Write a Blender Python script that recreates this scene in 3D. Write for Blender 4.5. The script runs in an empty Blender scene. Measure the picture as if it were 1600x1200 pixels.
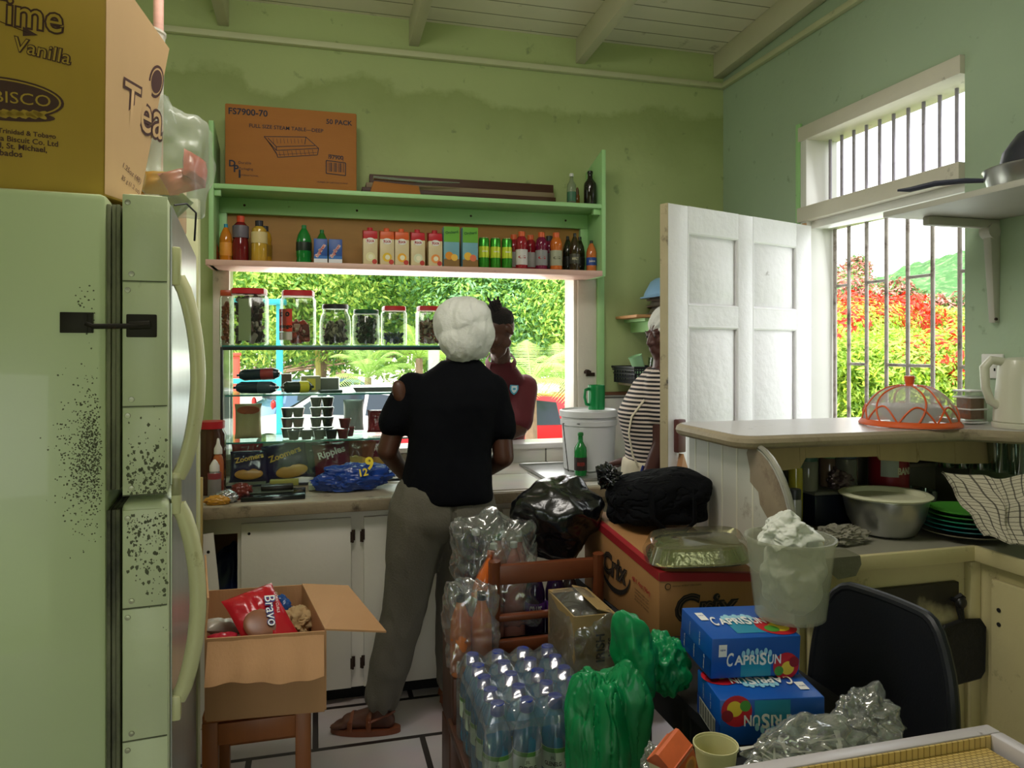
import bpy, bmesh, math, random
from mathutils import Vector, Matrix, noise, Euler
random.seed(7)
SC = bpy.context.scene
COL = SC.collection
# ------------------------------------------------------------------ camera
YAW = math.atan(.267); CA, SA = math.cos(YAW), math.sin(YAW)
FPX, HZ, CAMH = 1150.0, 545.0, 1.47
cd = bpy.data.cameras.new('camera'); cam = bpy.data.objects.new('camera', cd); COL.objects.link(cam)
cam.location = (0, 0, CAMH); cam.rotation_euler = (math.pi/2, 0, -YAW)
cd.sensor_width = 36; cd.lens = 36*FPX/1600; cd.shift_y = -(600-HZ)/1600; cd.clip_start = .05; cd.clip_end = 900
SC.camera = cam
# ------------------------------------------------------------------ light
SC.view_settings.view_transform = 'Standard'; SC.view_settings.look = 'None'
SC.view_settings.gamma = 1; SC.view_settings.exposure = 0.0
SC.cycles.use_denoising = True
SC.cycles.max_bounces = 8; SC.cycles.diffuse_bounces = 4; SC.cycles.transparent_max_bounces = 24
SC.cycles.sample_clamp_indirect = 6
wd = bpy.data.worlds.new('sky'); SC.world = wd; wd.use_nodes = True
nt = wd.node_tree; nt.nodes.clear()
wo = nt.nodes.new('ShaderNodeOutputWorld'); bg = nt.nodes.new('ShaderNodeBackground')
tc = nt.nodes.new('ShaderNodeTexCoord'); nz = nt.nodes.new('ShaderNodeTexNoise'); nz.inputs['Scale'].default_value = 2.2; nz.inputs['Detail'].default_value = 6
cr = nt.nodes.new('ShaderNodeValToRGB'); cr.color_ramp.elements[0].position = .3; cr.color_ramp.elements[0].color = (.72, .86, 1, 1)
cr.color_ramp.elements[1].position = .5; cr.color_ramp.elements[1].color = (1, 1, 1, 1)
nt.links.new(tc.outputs['Generated'], nz.inputs['Vector']); nt.links.new(nz.outputs['Fac'], cr.inputs['Fac'])
nt.links.new(cr.outputs['Color'], bg.inputs['Color']); nt.links.new(bg.outputs[0], wo.inputs[0])
bg.inputs['Strength'].default_value = 2.6
sd = bpy.data.lights.new('sun', 'SUN'); sd.energy = 8; sd.angle = math.radians(2); sd.color = (1, .96, .88)
so = bpy.data.objects.new('sun', sd); COL.objects.link(so); so.location = (-6, -2, 12)
so.rotation_euler = Vector((.75, .38, -1.15)).to_track_quat('-Z', 'Y').to_euler()
def area(name, loc, aim, sx, sy, power, colr=(1, 1, 1)):
    l = bpy.data.lights.new(name, 'AREA'); l.shape = 'RECTANGLE'; l.size = sx; l.size_y = sy; l.energy = power; l.color = colr
    o = bpy.data.objects.new(name, l); COL.objects.link(o); o.location = loc
    o.rotation_euler = (Vector(aim)-Vector(loc)).to_track_quat('-Z', 'Y').to_euler(); return o
# added fill from behind the camera, set in the unseen rear opening
area('rear_fill_light', (-.4, -1.5, 1.15), (.2, 3, 1.2), .95, 1.8, 4.5, (1, .98, .93))
area('left_fill_light', (-2.1, 2.9, 2.45), (2, 2.6, 1.6), .8, 1.0, 3, (.95, 1, .92))  # added side fill; the left wall there is closed
# daylight streaming in through the serving hatch and the barred doorway
area('daylight_hatch', (.5, 4.0, 1.5), (.5, 0, .9), 1.5, .8, 12, (1, 1, .98))
area('daylight_doorway', (2.5, 2.62, 1.6), (0, 2.2, 1.2), .8, 1.6, 8, (.97, 1, 1))

area('overhead_fill_light', (.25, 1.55, 3.0), (.25, 1.95, 0), 1.2, .35, 17, (1, .95, .88))  # added overhead fill for cabinets and floor; no fixture exists
pl = bpy.data.lights.new('overhead_fill_glow', 'POINT'); pl.energy = 19; pl.shadow_soft_size = .15; pl.color = (1, .96, .88); po_ = bpy.data.objects.new('overhead_fill_glow', pl); COL.objects.link(po_); po_.location = (-.2, 1.5, 2.78)  # added all-round fill to lift the ceiling; no lamp hangs here
# ------------------------------------------------------------------ placement helpers (metres; camera maths of the room survey)
def W(px, py, d):
    xc = (px-800)/FPX*d
    return Vector((CA*xc+SA*d, -SA*xc+CA*d, CAMH-(py-HZ)/FPX*d))
def WY(px, py, Y):
    u = (px-800)/FPX; return W(px, py, Y/(CA-SA*u))
def WX(px, py, X):
    u = (px-800)/FPX; return W(px, py, X/(CA*u+SA))
def WZ(px, py, Z):
    return W(px, py, (CAMH-Z)*FPX/(py-HZ))
# ------------------------------------------------------------------ materials
def lin(c):
    if isinstance(c, str):
        c = tuple(int(c[i:i+2], 16)/255 for i in (0, 2, 4))
    return tuple((v/12.92 if v <= .04045 else ((v+.055)/1.055)**2.4) for v in c[:3])+(1,)
MATS = {}
def mat(name, c='808080', rough=.5, metal=0, var=.12, scale=8, bump=0, bscale=40, dirt=None, alpha=1, spec=.5, emit=0, coat=0, stretch=None, sub=0):
    """procedural principled: two-tone noise variation, optional dirt (colour, amount, scale), optional bump"""
    if name in MATS: return MATS[name]
    m = bpy.data.materials.new(name); m.use_nodes = True; N = m.node_tree.nodes; L = m.node_tree.links
    b = N['Principled BSDF']; b.inputs['Roughness'].default_value = rough; b.inputs['Metallic'].default_value = metal
    b.inputs['Specular IOR Level'].default_value = spec; b.inputs['Coat Weight'].default_value = coat
    col = lin(c)
    t = N.new('ShaderNodeTexCoord'); mp = N.new('ShaderNodeMapping'); L.new(t.outputs['Object'], mp.inputs['Vector'])
    if stretch: mp.inputs['Scale'].default_value = stretch
    n = N.new('ShaderNodeTexNoise'); n.inputs['Scale'].default_value = scale; n.inputs['Detail'].default_value = 5
    L.new(mp.outputs[0], n.inputs['Vector'])
    mx = N.new('ShaderNodeMixRGB'); mx.inputs[1].default_value = tuple(max(0, v*(1-var)) for v in col[:3])+(1,)
    mx.inputs[2].default_value = tuple(min(1, v*(1+var)) for v in col[:3])+(1,); L.new(n.outputs['Fac'], mx.inputs[0])
    out = mx.outputs[0]
    if dirt:
        dc, am, ds = dirt[:3]
        n2 = N.new('ShaderNodeTexNoise'); n2.inputs['Scale'].default_value = ds; n2.inputs['Detail'].default_value = 9; n2.inputs['Roughness'].default_value = .68
        L.new(mp.outputs[0], n2.inputs['Vector'])
        r = N.new('ShaderNodeValToRGB'); r.color_ramp.elements[0].position = .70-am*.22; r.color_ramp.elements[1].position = .78-am*.12
        L.new(n2.outputs['Fac'], r.inputs['Fac']); m2 = N.new('ShaderNodeMixRGB'); m2.inputs[2].default_value = lin(dc)
        L.new(r.outputs[0], m2.inputs[0]); L.new(out, m2.inputs[1]); out = m2.outputs[0]
    L.new(out, b.inputs['Base Color'])
    if bump:
        n3 = N.new('ShaderNodeTexNoise'); n3.inputs['Scale'].default_value = bscale; n3.inputs['Detail'].default_value = 4; L.new(mp.outputs[0], n3.inputs['Vector'])
        bp = N.new('ShaderNodeBump'); bp.inputs['Strength'].default_value = bump; bp.inputs['Distance'].default_value = .01
        L.new(n3.outputs['Fac'], bp.inputs['Height']); L.new(bp.outputs[0], b.inputs['Normal'])
    if sub: b.inputs['Subsurface Weight'].default_value = sub
    if alpha < 1:
        tr = N.new('ShaderNodeBsdfTransparent'); tr.inputs[0].default_value = tuple(.55+.45*v for v in col[:3])+(1,)
        ms = N.new('ShaderNodeMixShader'); ms.inputs[0].default_value = alpha
        L.new(tr.outputs[0], ms.inputs[1]); L.new(b.outputs[0], ms.inputs[2]); L.new(ms.outputs[0], N['Material Output'].inputs[0])
    m['out'] = 1; MATS[name] = m; return m
def glass(name, c='FFFFFF', refl=.10, rough=.03, haze=0.0):
    if name in MATS: return MATS[name]
    m = bpy.data.materials.new(name); m.use_nodes = True; N = m.node_tree.nodes; L = m.node_tree.links; N.remove(N['Principled BSDF'])
    tr = N.new('ShaderNodeBsdfTransparent'); tr.inputs[0].default_value = lin(c)
    gl = N.new('ShaderNodeBsdfGlossy'); gl.inputs['Roughness'].default_value = rough
    lw = N.new('ShaderNodeLayerWeight'); lw.inputs['Blend'].default_value = .25
    ad = N.new('ShaderNodeMath'); ad.operation = 'MULTIPLY_ADD'; ad.inputs[1].default_value = .3; ad.inputs[2].default_value = refl*.35; L.new(lw.outputs['Fresnel'], ad.inputs[0])
    ms = N.new('ShaderNodeMixShader'); L.new(ad.outputs[0], ms.inputs[0]); L.new(tr.outputs[0], ms.inputs[1]); L.new(gl.outputs[0], ms.inputs[2])
    last = ms
    if haze:
        df = N.new('ShaderNodeBsdfDiffuse'); df.inputs[0].default_value = (.8, .82, .8, 1)
        n = N.new('ShaderNodeTexNoise'); n.inputs['Scale'].default_value = 7; n.inputs['Detail'].default_value = 6
        mm = N.new('ShaderNodeMath'); mm.operation = 'MULTIPLY'; mm.inputs[1].default_value = haze*.7; L.new(n.outputs['Fac'], mm.inputs[0])
        m3 = N.new('ShaderNodeMixShader'); L.new(mm.outputs[0], m3.inputs[0]); L.new(ms.outputs[0], m3.inputs[1]); L.new(df.outputs[0], m3.inputs[2]); last = m3
    L.new(last.outputs[0], N['Material Output'].inputs[0]); MATS[name] = m; return m
# ------------------------------------------------------------------ mesh builder
def frame(o, x, y):
    x = Vector(x).normalized(); y = Vector(y); y = (y-x*y.dot(x)).normalized(); z = x.cross(y)
    M = Matrix.Identity(4)
    for i in range(3): M[i][0], M[i][1], M[i][2], M[i][3] = x[i], y[i], z[i], o[i]
    return M
def fr(v): return Matrix.Translation(Vector(v))
_TXT = {}
def text_mesh(s, bold=0):
    k = (s, bold)
    if k in _TXT: return _TXT[k]
    c = bpy.data.curves.new('t', 'FONT'); c.body = s; c.size = 1; c.align_x = 'CENTER'; c.align_y = 'CENTER'; c.resolution_u = 3; c.offset = bold
    o = bpy.data.objects.new('t', c); COL.objects.link(o)
    bpy.context.view_layer.update()
    me = bpy.data.meshes.new_from_object(o.evaluated_get(bpy.context.evaluated_depsgraph_get()))
    vs = [v.co.copy() for v in me.vertices]; fs = [tuple(p.vertices) for p in me.polygons]
    bpy.data.objects.remove(o); bpy.data.curves.remove(c); bpy.data.meshes.remove(me)
    if vs:
        x0, x1 = min(v.x for v in vs), max(v.x for v in vs); y0, y1 = min(v.y for v in vs), max(v.y for v in vs)
        vs = [Vector((v.x-(x0+x1)/2, v.y-(y0+y1)/2, 0)) for v in vs]; w, h = x1-x0, y1-y0
    else: w = h = 1
    _TXT[k] = (vs, fs, w, h); return _TXT[k]
class MB:
    def __init__(s): s.v = []; s.f = []; s.mi = []; s.mats = []
    def m(s, mt):
        if mt not in s.mats: s.mats.append(mt)
        return s.mats.index(mt)
    def add(s, vs, fs, mt, M=None):
        o = len(s.v); i = s.m(mt)
        s.v += [(M @ Vector(v)) if M is not None else Vector(v) for v in vs]
        s.f += [tuple(a+o for a in f) for f in fs]; s.mi += [i]*len(fs); return s
    def addbm(s, bm, mt, M=None):
        bm.verts.index_update(); vs = [v.co.copy() for v in bm.verts]; fs = [[v.index for v in f.verts] for f in bm.faces]; bm.free(); return s.add(vs, fs, mt, M)
    def box(s, c, d, mt, bev=0, rz=0, M=None, seg=2):
        bm = bmesh.new(); bmesh.ops.create_cube(bm, size=1); bmesh.ops.scale(bm, vec=d, verts=bm.verts)
        if bev: bmesh.ops.bevel(bm, geom=bm.edges[:], offset=bev, segments=seg, profile=.5, affect='EDGES')
        T = Matrix.Translation(Vector(c)) @ Matrix.Rotation(rz, 4, 'Z')
        return s.addbm(bm, mt, (M @ T) if M is not None else T)
    def b2(s, lo, hi, mt, bev=0, M=None):
        return s.box([(a+b)/2 for a, b in zip(lo, hi)], [abs(b-a) for a, b in zip(lo, hi)], mt, bev, M=M)
    def hexa(s, p, mt, bev=0, M=None):   # p: 4 bottom ccw, 4 top ccw
        bm = bmesh.new(); vs = [bm.verts.new(Vector(q)) for q in p]
        for f in ((3, 2, 1, 0), (4, 5, 6, 7), (0, 1, 5, 4), (1, 2, 6, 5), (2, 3, 7, 6), (3, 0, 4, 7)): bm.faces.new([vs[i] for i in f])
        if bev: bmesh.ops.bevel(bm, geom=bm.edges[:], offset=bev, segments=2, profile=.5, affect='EDGES')
        return s.addbm(bm, mt, M)
    def cyl(s, p0, p1, r, mt, r1=None, seg=14, M=None, cap=True):
        p0, p1 = Vector(p0), Vector(p1); r1 = r if r1 is None else r1
        q = (p1-p0).to_track_quat('Z', 'Y'); vs = []; fs = []
        for p, rr in ((p0, r), (p1, r1)):
            for k in range(seg):
                a = 2*math.pi*k/seg; vs.append(p+q @ Vector((rr*math.cos(a), rr*math.sin(a), 0)))
        for k in range(seg): fs.append((k, (k+1) % seg, seg+(k+1) % seg, seg+k))
        if cap: fs += [tuple(range(seg-1, -1, -1)), tuple(range(seg, 2*seg))]
        return s.add(vs, fs, mt, M)
    def lathe(s, prof, mt, c=(0, 0, 0), seg=24, M=None, a0=0, a1=None, wob=None):
        full = a1 is None; n = seg if full else seg+1; a1 = 2*math.pi if full else a1
        vs = []; fs = []
        for (r, z) in prof:
            for k in range(n):
                a = a0+(a1-a0)*k/seg; rr = r*(wob(a, z) if wob else 1); vs.append((c[0]+rr*math.cos(a), c[1]+rr*math.sin(a), c[2]+z))
        for j in range(len(prof)-1):
            for k in range(seg):
                k2 = (k+1) % n; fs.append((j*n+k, j*n+k2, (j+1)*n+k2, (j+1)*n+k))
        if full:
            if prof[0][0] > 1e-5: fs.append(tuple(range(n-1, -1, -1)))
            if prof[-1][0] > 1e-5: fs.append(tuple((len(prof)-1)*n+k for k in range(n)))
        return s.add(vs, fs, mt, M)
    def open_lathe(s, prof, mt, c=(0, 0, 0), seg=24, M=None, wob=None):   # both sides listed, no caps
        p = list(prof); vs = []; fs = []; n = seg
        for (r, z) in p:
            for k in range(n):
                a = 2*math.pi*k/seg; rr = r*(wob(a, z) if wob else 1); vs.append((c[0]+rr*math.cos(a), c[1]+rr*math.sin(a), c[2]+z))
        for j in range(len(p)-1):
            for k in range(seg): k2 = (k+1) % n; fs.append((j*n+k, j*n+k2, (j+1)*n+k2, (j+1)*n+k))
        return s.add(vs, fs, mt, M)
    def tube(s, pts, r, mt, seg=8, closed=False, M=None, flat=1):
        pts = [Vector(p) for p in pts]; n = len(pts); vs = []; fs = []; up = None
        for i, p in enumerate(pts):
            a = pts[(i-1) % n] if (closed or i) else p; b = pts[(i+1) % n] if (closed or i < n-1) else p
            t = (b-a).normalized()
            if up is None: up = t.orthogonal().normalized() if abs(t.z) > .9 else Vector((0, 0, 1))
            x = t.cross(up); x = x.normalized() if x.length > 1e-6 else t.orthogonal().normalized(); y = x.cross(t).normalized(); up = y
            rr = r[i] if isinstance(r, (list, tuple)) else r
            for k in range(seg):
                an = 2*math.pi*k/seg; vs.append(p+x*rr*math.cos(an)+y*rr*flat*math.sin(an))
        m = n if closed else n-1
        for i in range(m):
            for k in range(seg):
                j = (i+1) % n; fs.append((i*seg+k, i*seg+(k+1) % seg, j*seg+(k+1) % seg, j*seg+k))
        if not closed: fs += [tuple(range(seg-1, -1, -1)), tuple((n-1)*seg+k for k in range(seg))]
        return s.add(vs, fs, mt, M)
    def prism(s, out, z0, z1, mt, M=None):
        n = len(out); vs = [(x, y, z0) for x, y in out]+[(x, y, z1) for x, y in out]
        fs = [tuple(range(n-1, -1, -1)), tuple(range(n, 2*n))]+[(k, (k+1) % n, n+(k+1) % n, n+k) for k in range(n)]
        return s.add(vs, fs, mt, M)
    def grid(s, fn, nu, nv, mt, M=None):
        vs = [fn(i/nu, j/nv) for j in range(nv+1) for i in range(nu+1)]
        fs = [(j*(nu+1)+i, j*(nu+1)+i+1, (j+1)*(nu+1)+i+1, (j+1)*(nu+1)+i) for j in range(nv) for i in range(nu)]
        return s.add(vs, fs, mt, M)
    def ell(s, c, r, mt, sub=3, M=None, fn=None, R=None):
        bm = bmesh.new(); bmesh.ops.create_icosphere(bm, subdivisions=sub, radius=1)
        for v in bm.verts:
            d = v.co.copy(); k = fn(d) if fn else 1; q = Vector((d.x*r[0], d.y*r[1], d.z*r[2]))*k
            v.co = Vector(c)+(R @ q if R else q)
        return s.addbm(bm, mt, M)
    def text(s, t, w, mt, M, h=None, bold=0, maxh=None, skew=0):   # fitted to width w, lying in M's xy plane
        vs, fs, tw, th = text_mesh(t, bold)
        kx = w/tw; ky = (h/th) if h else kx
        return s.add([(v.x*kx+v.y*ky*skew, v.y*ky, .0006) for v in vs], fs, mt, M)
    def ctext(s, t, w, mt, r, z, h=None, ang=0, c=(0, 0, 0), bold=0, M=None):   # wrapped on a cylinder
        vs, fs, tw, th = text_mesh(t, bold); kx = w/tw; ky = (h/th) if h else kx; o = []
        for v in vs:
            a = ang+v.x*kx/r; o.append((c[0]+r*math.cos(a), c[1]+r*math.sin(a), c[2]+z+v.y*ky))
        return s.add(o, fs, mt, M)
    def disc(s, rx, ry, mt, M, seg=20, dz=.0004):
        return s.add([(rx*math.cos(2*math.pi*k/seg), ry*math.sin(2*math.pi*k/seg), dz) for k in range(seg)], [tuple(range(seg))], mt, M)
    def quad(s, w, h, mt, M, dz=.0003, ox=0, oy=0):
        return s.add([(ox-w/2, oy-h/2, dz), (ox+w/2, oy-h/2, dz), (ox+w/2, oy+h/2, dz), (ox-w/2, oy+h/2, dz)], [(0, 1, 2, 3)], mt, M)
    def shake(s, amp, sc=5, off=0):
        s.v = [v+Vector(noise.noise_vector(v*sc+Vector((off, 0, 0))))*amp for v in s.v]; return s
    def build(s, name, parent=None, world=True, ang=35, loc=None):
        me = bpy.data.meshes.new(name); vs = s.v
        if parent is not None and world:
            I = PM[parent.name].inverted(); vs = [I @ v for v in vs]
        elif parent is None and loc is not None: vs = [v-Vector(loc) for v in vs]
        me.from_pydata([tuple(v) for v in vs], [], s.f)
        for mt in s.mats: me.materials.append(mt)
        me.polygons.foreach_set('material_index', s.mi); me.polygons.foreach_set('use_smooth', [True]*len(s.f))
        me.update(); me.set_sharp_from_angle(angle=math.radians(ang))
        o = bpy.data.objects.new(name, me); COL.objects.link(o)
        if parent is not None: o.parent = parent
        elif loc is not None: o.location = loc
        PM[o.name] = (PM[parent.name].copy() if parent is not None else (fr(loc) if loc is not None else Matrix.Identity(4)))
        return o
PM = {}
def thing(name, label, cat, loc=(0, 0, 0), rz=0, group=None, rot=None):
    o = bpy.data.objects.new(name, None); COL.objects.link(o); o.empty_display_size = .05
    o.location = loc; o.rotation_euler = rot if rot else (0, 0, rz); o['label'] = label; o['category'] = cat
    if group: o['group'] = group
    PM[o.name] = Matrix.Translation(Vector(loc)) @ Euler(rot if rot else (0, 0, rz)).to_matrix().to_4x4(); return o
def tag(o, label, cat, group=None, kind=None):
    o['label'] = label; o['category'] = cat
    if group: o['group'] = group
    if kind: o['kind'] = kind
    return o
def struct(name, mb, label=None, **k):
    o = mb.build(name, **k); o['kind'] = 'structure'
    if label: o['label'] = label
    return o
def dup(root, loc, rz=None, label=None, group=None, rot=None):
    r = root.copy(); COL.objects.link(r); r.location = loc
    if rz is not None: r.rotation_euler = (0, 0, rz)
    if rot is not None: r.rotation_euler = rot
    if label: r['label'] = label
    if group: r['group'] = group
    for ch in list(root.children):
        c = ch.copy(); COL.objects.link(c); c.parent = r
        for g in list(ch.children):
            d = g.copy(); COL.objects.link(d); d.parent = c
    return r
def remesh(mb, voxel, mt, smooth=4, disp=None):
    """union of closed shells -> one continuous surface; returns MB with one material"""
    me = bpy.data.meshes.new('r'); me.from_pydata([tuple(v) for v in mb.v], [], mb.f); me.update()
    bm = bmesh.new(); bm.from_mesh(me); bmesh.ops.recalc_face_normals(bm, faces=bm.faces); bm.to_mesh(me); bm.free()
    o = bpy.data.objects.new('r', me); COL.objects.link(o)
    md = o.modifiers.new('r', 'REMESH'); md.mode = 'VOXEL'; md.voxel_size = voxel
    sm = o.modifiers.new('s', 'SMOOTH'); sm.iterations = smooth; sm.factor = .5
    bpy.context.view_layer.update()
    m2 = bpy.data.meshes.new_from_object(o.evaluated_get(bpy.context.evaluated_depsgraph_get()))
    vs = [v.co.copy() for v in m2.vertices]
    if disp: vs = [v.co+v.normal*disp(v.co) for v in m2.vertices]
    fs = [tuple(p.vertices) for p in m2.polygons]
    bpy.data.objects.remove(o); bpy.data.meshes.remove(me); bpy.data.meshes.remove(m2)
    r = MB(); r.add(vs, fs, mt); return r
def cap(mb, p0, r0, p1, r1, seg=16, fl=1):
    """closed tapered limb with rounded ends"""
    p0, p1 = Vector(p0), Vector(p1); d = p1-p0; L = d.length; t = d/L; pts = []; rs = []
    for a in (-80, -55, -28): a = math.radians(a); pts.append(p0+t*r0*math.sin(a)); rs.append(r0*math.cos(a))
    pts.append(p0); rs.append(r0); pts.append(p1); rs.append(r1)
    for a in (28, 55, 80): a = math.radians(a); pts.append(p1+t*r1*math.sin(a)); rs.append(r1*math.cos(a))
    mb.tube(pts, rs, None, seg, flat=fl); return mb
def loft(mb, secs, seg=24):
    """closed loft of ellipses: (centre, rx, ry[, yaw])"""
    vs = []; fs = []; n = len(secs)
    for s_ in secs:
        c, rx, ry = s_[:3]; yw = s_[3] if len(s_) > 3 else 0
        for k in range(seg):
            a = 2*math.pi*k/seg; ca, sa = math.cos(a), math.sin(a)
            x = rx*abs(ca)**.85*(1 if ca > 0 else -1); y = ry*abs(sa)**.85*(1 if sa > 0 else -1)
            vs.append((c[0]+x*math.cos(yw)-y*math.sin(yw), c[1]+x*math.sin(yw)+y*math.cos(yw), c[2]))
    for i in range(n-1):
        for k in range(seg): fs.append((i*seg+k, i*seg+(k+1) % seg, (i+1)*seg+(k+1) % seg, (i+1)*seg+k))
    fs += [tuple(range(seg-1, -1, -1)), tuple((n-1)*seg+k for k in range(seg))]
    mb.add(vs, fs, None); return mb
def fold(co, sc=(9, 9, 3), amp=.006, off=0):
    p = Vector((co.x*sc[0]+off, co.y*sc[1], co.z*sc[2])); a = noise.noise(p); b = noise.noise(p*2.3+Vector((7, 3, 1)))
    return amp*(a*1.4+(.5-abs(b))*.8)
# ================================================================== ROOM
def add_nodes(m): return m.node_tree.nodes, m.node_tree.links
def wall_mat(name, c, stain=True):
    m = mat(name, c, rough=.75, var=.10, scale=2.2, bump=.25, bscale=18)
    N, L = add_nodes(m); b = N['Principled BSDF']; old = b.inputs['Base Color'].links[0].from_socket
    t = N.new('ShaderNodeTexCoord'); n = N.new('ShaderNodeTexNoise'); n.inputs['Scale'].default_value = 2.6; n.inputs['Detail'].default_value = 8; n.inputs['Roughness'].default_value = .6
    L.new(t.outputs['Object'], n.inputs['Vector'])
    sx = N.new('ShaderNodeSeparateXYZ'); L.new(t.outputs['Object'], sx.inputs[0])
    # old water-mark: a ragged band below the ledge
    a = N.new('ShaderNodeMath'); a.operation = 'MULTIPLY_ADD'; a.inputs[1].default_value = .45; L.new(n.outputs['Fac'], a.inputs[0]); L.new(sx.outputs['Z'], a.inputs[2])
    r = N.new('ShaderNodeValToRGB'); e = r.color_ramp.elements
    s1 = N.new('ShaderNodeMapRange'); s1.inputs['From Min'].default_value = 2.2; s1.inputs['From Max'].default_value = 3.4; L.new(a.outputs[0], s1.inputs['Value'])
    e[0].position = .12; e[0].color = (0, 0, 0, 1); e[1].position = .96; e[1].color = (0, 0, 0, 1)
    e2 = r.color_ramp.elements.new(.66); e2.color = (.6, .6, .6, 1); e3 = r.color_ramp.elements.new(.70); e3.color = (.06, .06, .06, 1); e4 = r.color_ramp.elements.new(.42); e4.color = (.12, .12, .12, 1)
    L.new(s1.outputs[0], r.inputs['Fac'])
    mx = N.new('ShaderNodeMixRGB'); mx.inputs[2].default_value = lin('7E8C4A'); L.new(old, mx.inputs[1])
    if stain: L.new(r.outputs[0], mx.inputs[0])
    else: mx.inputs[0].default_value = 0
    n2 = N.new('ShaderNodeTexNoise'); n2.inputs['Scale'].default_value = 14; n2.inputs['Detail'].default_value = 10; L.new(t.outputs['Object'], n2.inputs['Vector'])
    r2 = N.new('ShaderNodeValToRGB'); r2.color_ramp.elements[0].position = .66; r2.color_ramp.elements[1].position = .74; r2.color_ramp.elements[1].color = (.5, .5, .5, 1); L.new(n2.outputs['Fac'], r2.inputs['Fac'])
    m3 = N.new('ShaderNodeMixRGB'); m3.inputs[2].default_value = lin('5F6E4E'); L.new(r2.outputs[0], m3.inputs[0]); L.new(mx.outputs[0], m3.inputs[1])
    L.new(m3.outputs[0], b.inputs['Base Color']); return m
M_WALL = wall_mat('green wall paint', 'B0BE84')
M_WALLR = wall_mat('green wall paint cool light', 'A8BCA0', False)  # bluish cast of the light on this wall put into its colour
M_TRIM = mat('pale green trim paint', 'C6C8A2', .5, var=.1, scale=6, dirt=('6E7A55', .3, 9))
M_GTRIM = mat('mint shelf paint', 'A6D694', .45, var=.1, scale=5, dirt=('5C6848', .18, 16))
M_WHITE = mat('white gloss paint', 'E4E3DE', .42, var=.05, scale=5, dirt=('8E8579', .12, 9))
M_WHITEW = mat('worn white paint', 'D9D3C4', .5, var=.08, scale=6, dirt=('4F4336', .30, 7), bump=.15)
M_RAFT = mat('rafter paint', 'CFCBAF', .6, var=.1, scale=5, dirt=('77735C', .3, 6))
def plank_mat():
    m = mat('ceiling planks', 'E6E0CC', .6, var=.12, scale=4, dirt=('8C8468', .35, 5)); N, L = add_nodes(m); b = N['Principled BSDF']
    t = N.new('ShaderNodeTexCoord'); s = N.new('ShaderNodeSeparateXYZ'); L.new(t.outputs['Object'], s.inputs[0])
    a = N.new('ShaderNodeMath'); a.operation = 'MULTIPLY'; a.inputs[1].default_value = 1/.13; L.new(s.outputs['Y'], a.inputs[0])
    f = N.new('ShaderNodeMath'); f.operation = 'FRACT'; L.new(a.outputs[0], f.inputs[0])
    g = N.new('ShaderNodeMath'); g.operation = 'LESS_THAN'; g.inputs[1].default_value = .05; L.new(f.outputs[0], g.inputs[0])
    old = b.inputs['Base Color'].links[0].from_socket; mx = N.new('ShaderNodeMixRGB'); mx.inputs[2].default_value = lin('7F7A62'); L.new(g.outputs[0], mx.inputs[0]); L.new(old, mx.inputs[1]); L.new(mx.outputs[0], b.inputs['Base Color'])
    bp = N.new('ShaderNodeBump'); bp.inputs['Distance'].default_value = .01; bp.invert = True; L.new(g.outputs[0], bp.inputs['Height']); L.new(bp.outputs[0], b.inputs['Normal']); return m
def tile_mat(name, c1, c2, grout, w, h, mort, off=.5, rough=.3, rot=0, use='XY', sc=1):
    m = bpy.data.materials.new(name); m.use_nodes = True; N, L = add_nodes(m); b = N['Principled BSDF']; b.inputs['Roughness'].default_value = rough
    t = N.new('ShaderNodeTexCoord'); mp = N.new('ShaderNodeMapping'); L.new(t.outputs['Object'], mp.inputs[0])
    mp.inputs['Rotation'].default_value = rot if isinstance(rot, tuple) else (0, 0, rot)
    br = N.new('ShaderNodeTexBrick'); br.inputs['Scale'].default_value = 1; br.inputs['Brick Width'].default_value = w; br.inputs['Row Height'].default_value = h
    br.inputs['Mortar Size'].default_value = mort; br.offset = off; br.inputs['Color1'].default_value = lin(c1); br.inputs['Color2'].default_value = lin(c2); br.inputs['Mortar'].default_value = lin(grout); br.inputs['Mortar Smooth'].default_value = .1
    L.new(mp.outputs[0], br.inputs['Vector'])
    n = N.new('ShaderNodeTexNoise'); n.inputs['Scale'].default_value = 5; n.inputs['Detail'].default_value = 9; L.new(t.outputs['Object'], n.inputs['Vector'])
    mx = N.new('ShaderNodeMixRGB'); mx.blend_type = 'MULTIPLY'; mx.inputs[0].default_value = .35; L.new(br.outputs['Color'], mx.inputs[1]); L.new(n.outputs['Color'], mx.inputs[2])
    hs = N.new('ShaderNodeHueSaturation'); hs.inputs['Saturation'].default_value = .75; hs.inputs['Value'].default_value = 1.2; L.new(mx.outputs[0], hs.inputs['Color']); L.new(hs.outputs[0], b.inputs['Base Color'])
    bp = N.new('ShaderNodeBump'); bp.inputs['Distance'].default_value = .004; bp.invert = True; L.new(br.outputs['Fac'], bp.inputs['Height']); L.new(bp.outputs[0], b.inputs['Normal'])
    return m
M_FLOOR = tile_mat('floor tiles', 'B9AFAD', 'ADA3A2', '2A2220', .62, .31, .011, off=.37)
M_BTILE = tile_mat('splashback tiles', 'D9D8CC', 'D2D1C4', '6B675C', .24, .6, .004, off=0, rot=(math.pi/2, 0, 0))
YB, XR = 3.80, 2.28
floor = MB(); floor.b2((-2.4, -1.8, -.12), (2.45, 3.95, 0), M_FLOOR); struct('floor', floor)
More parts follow.
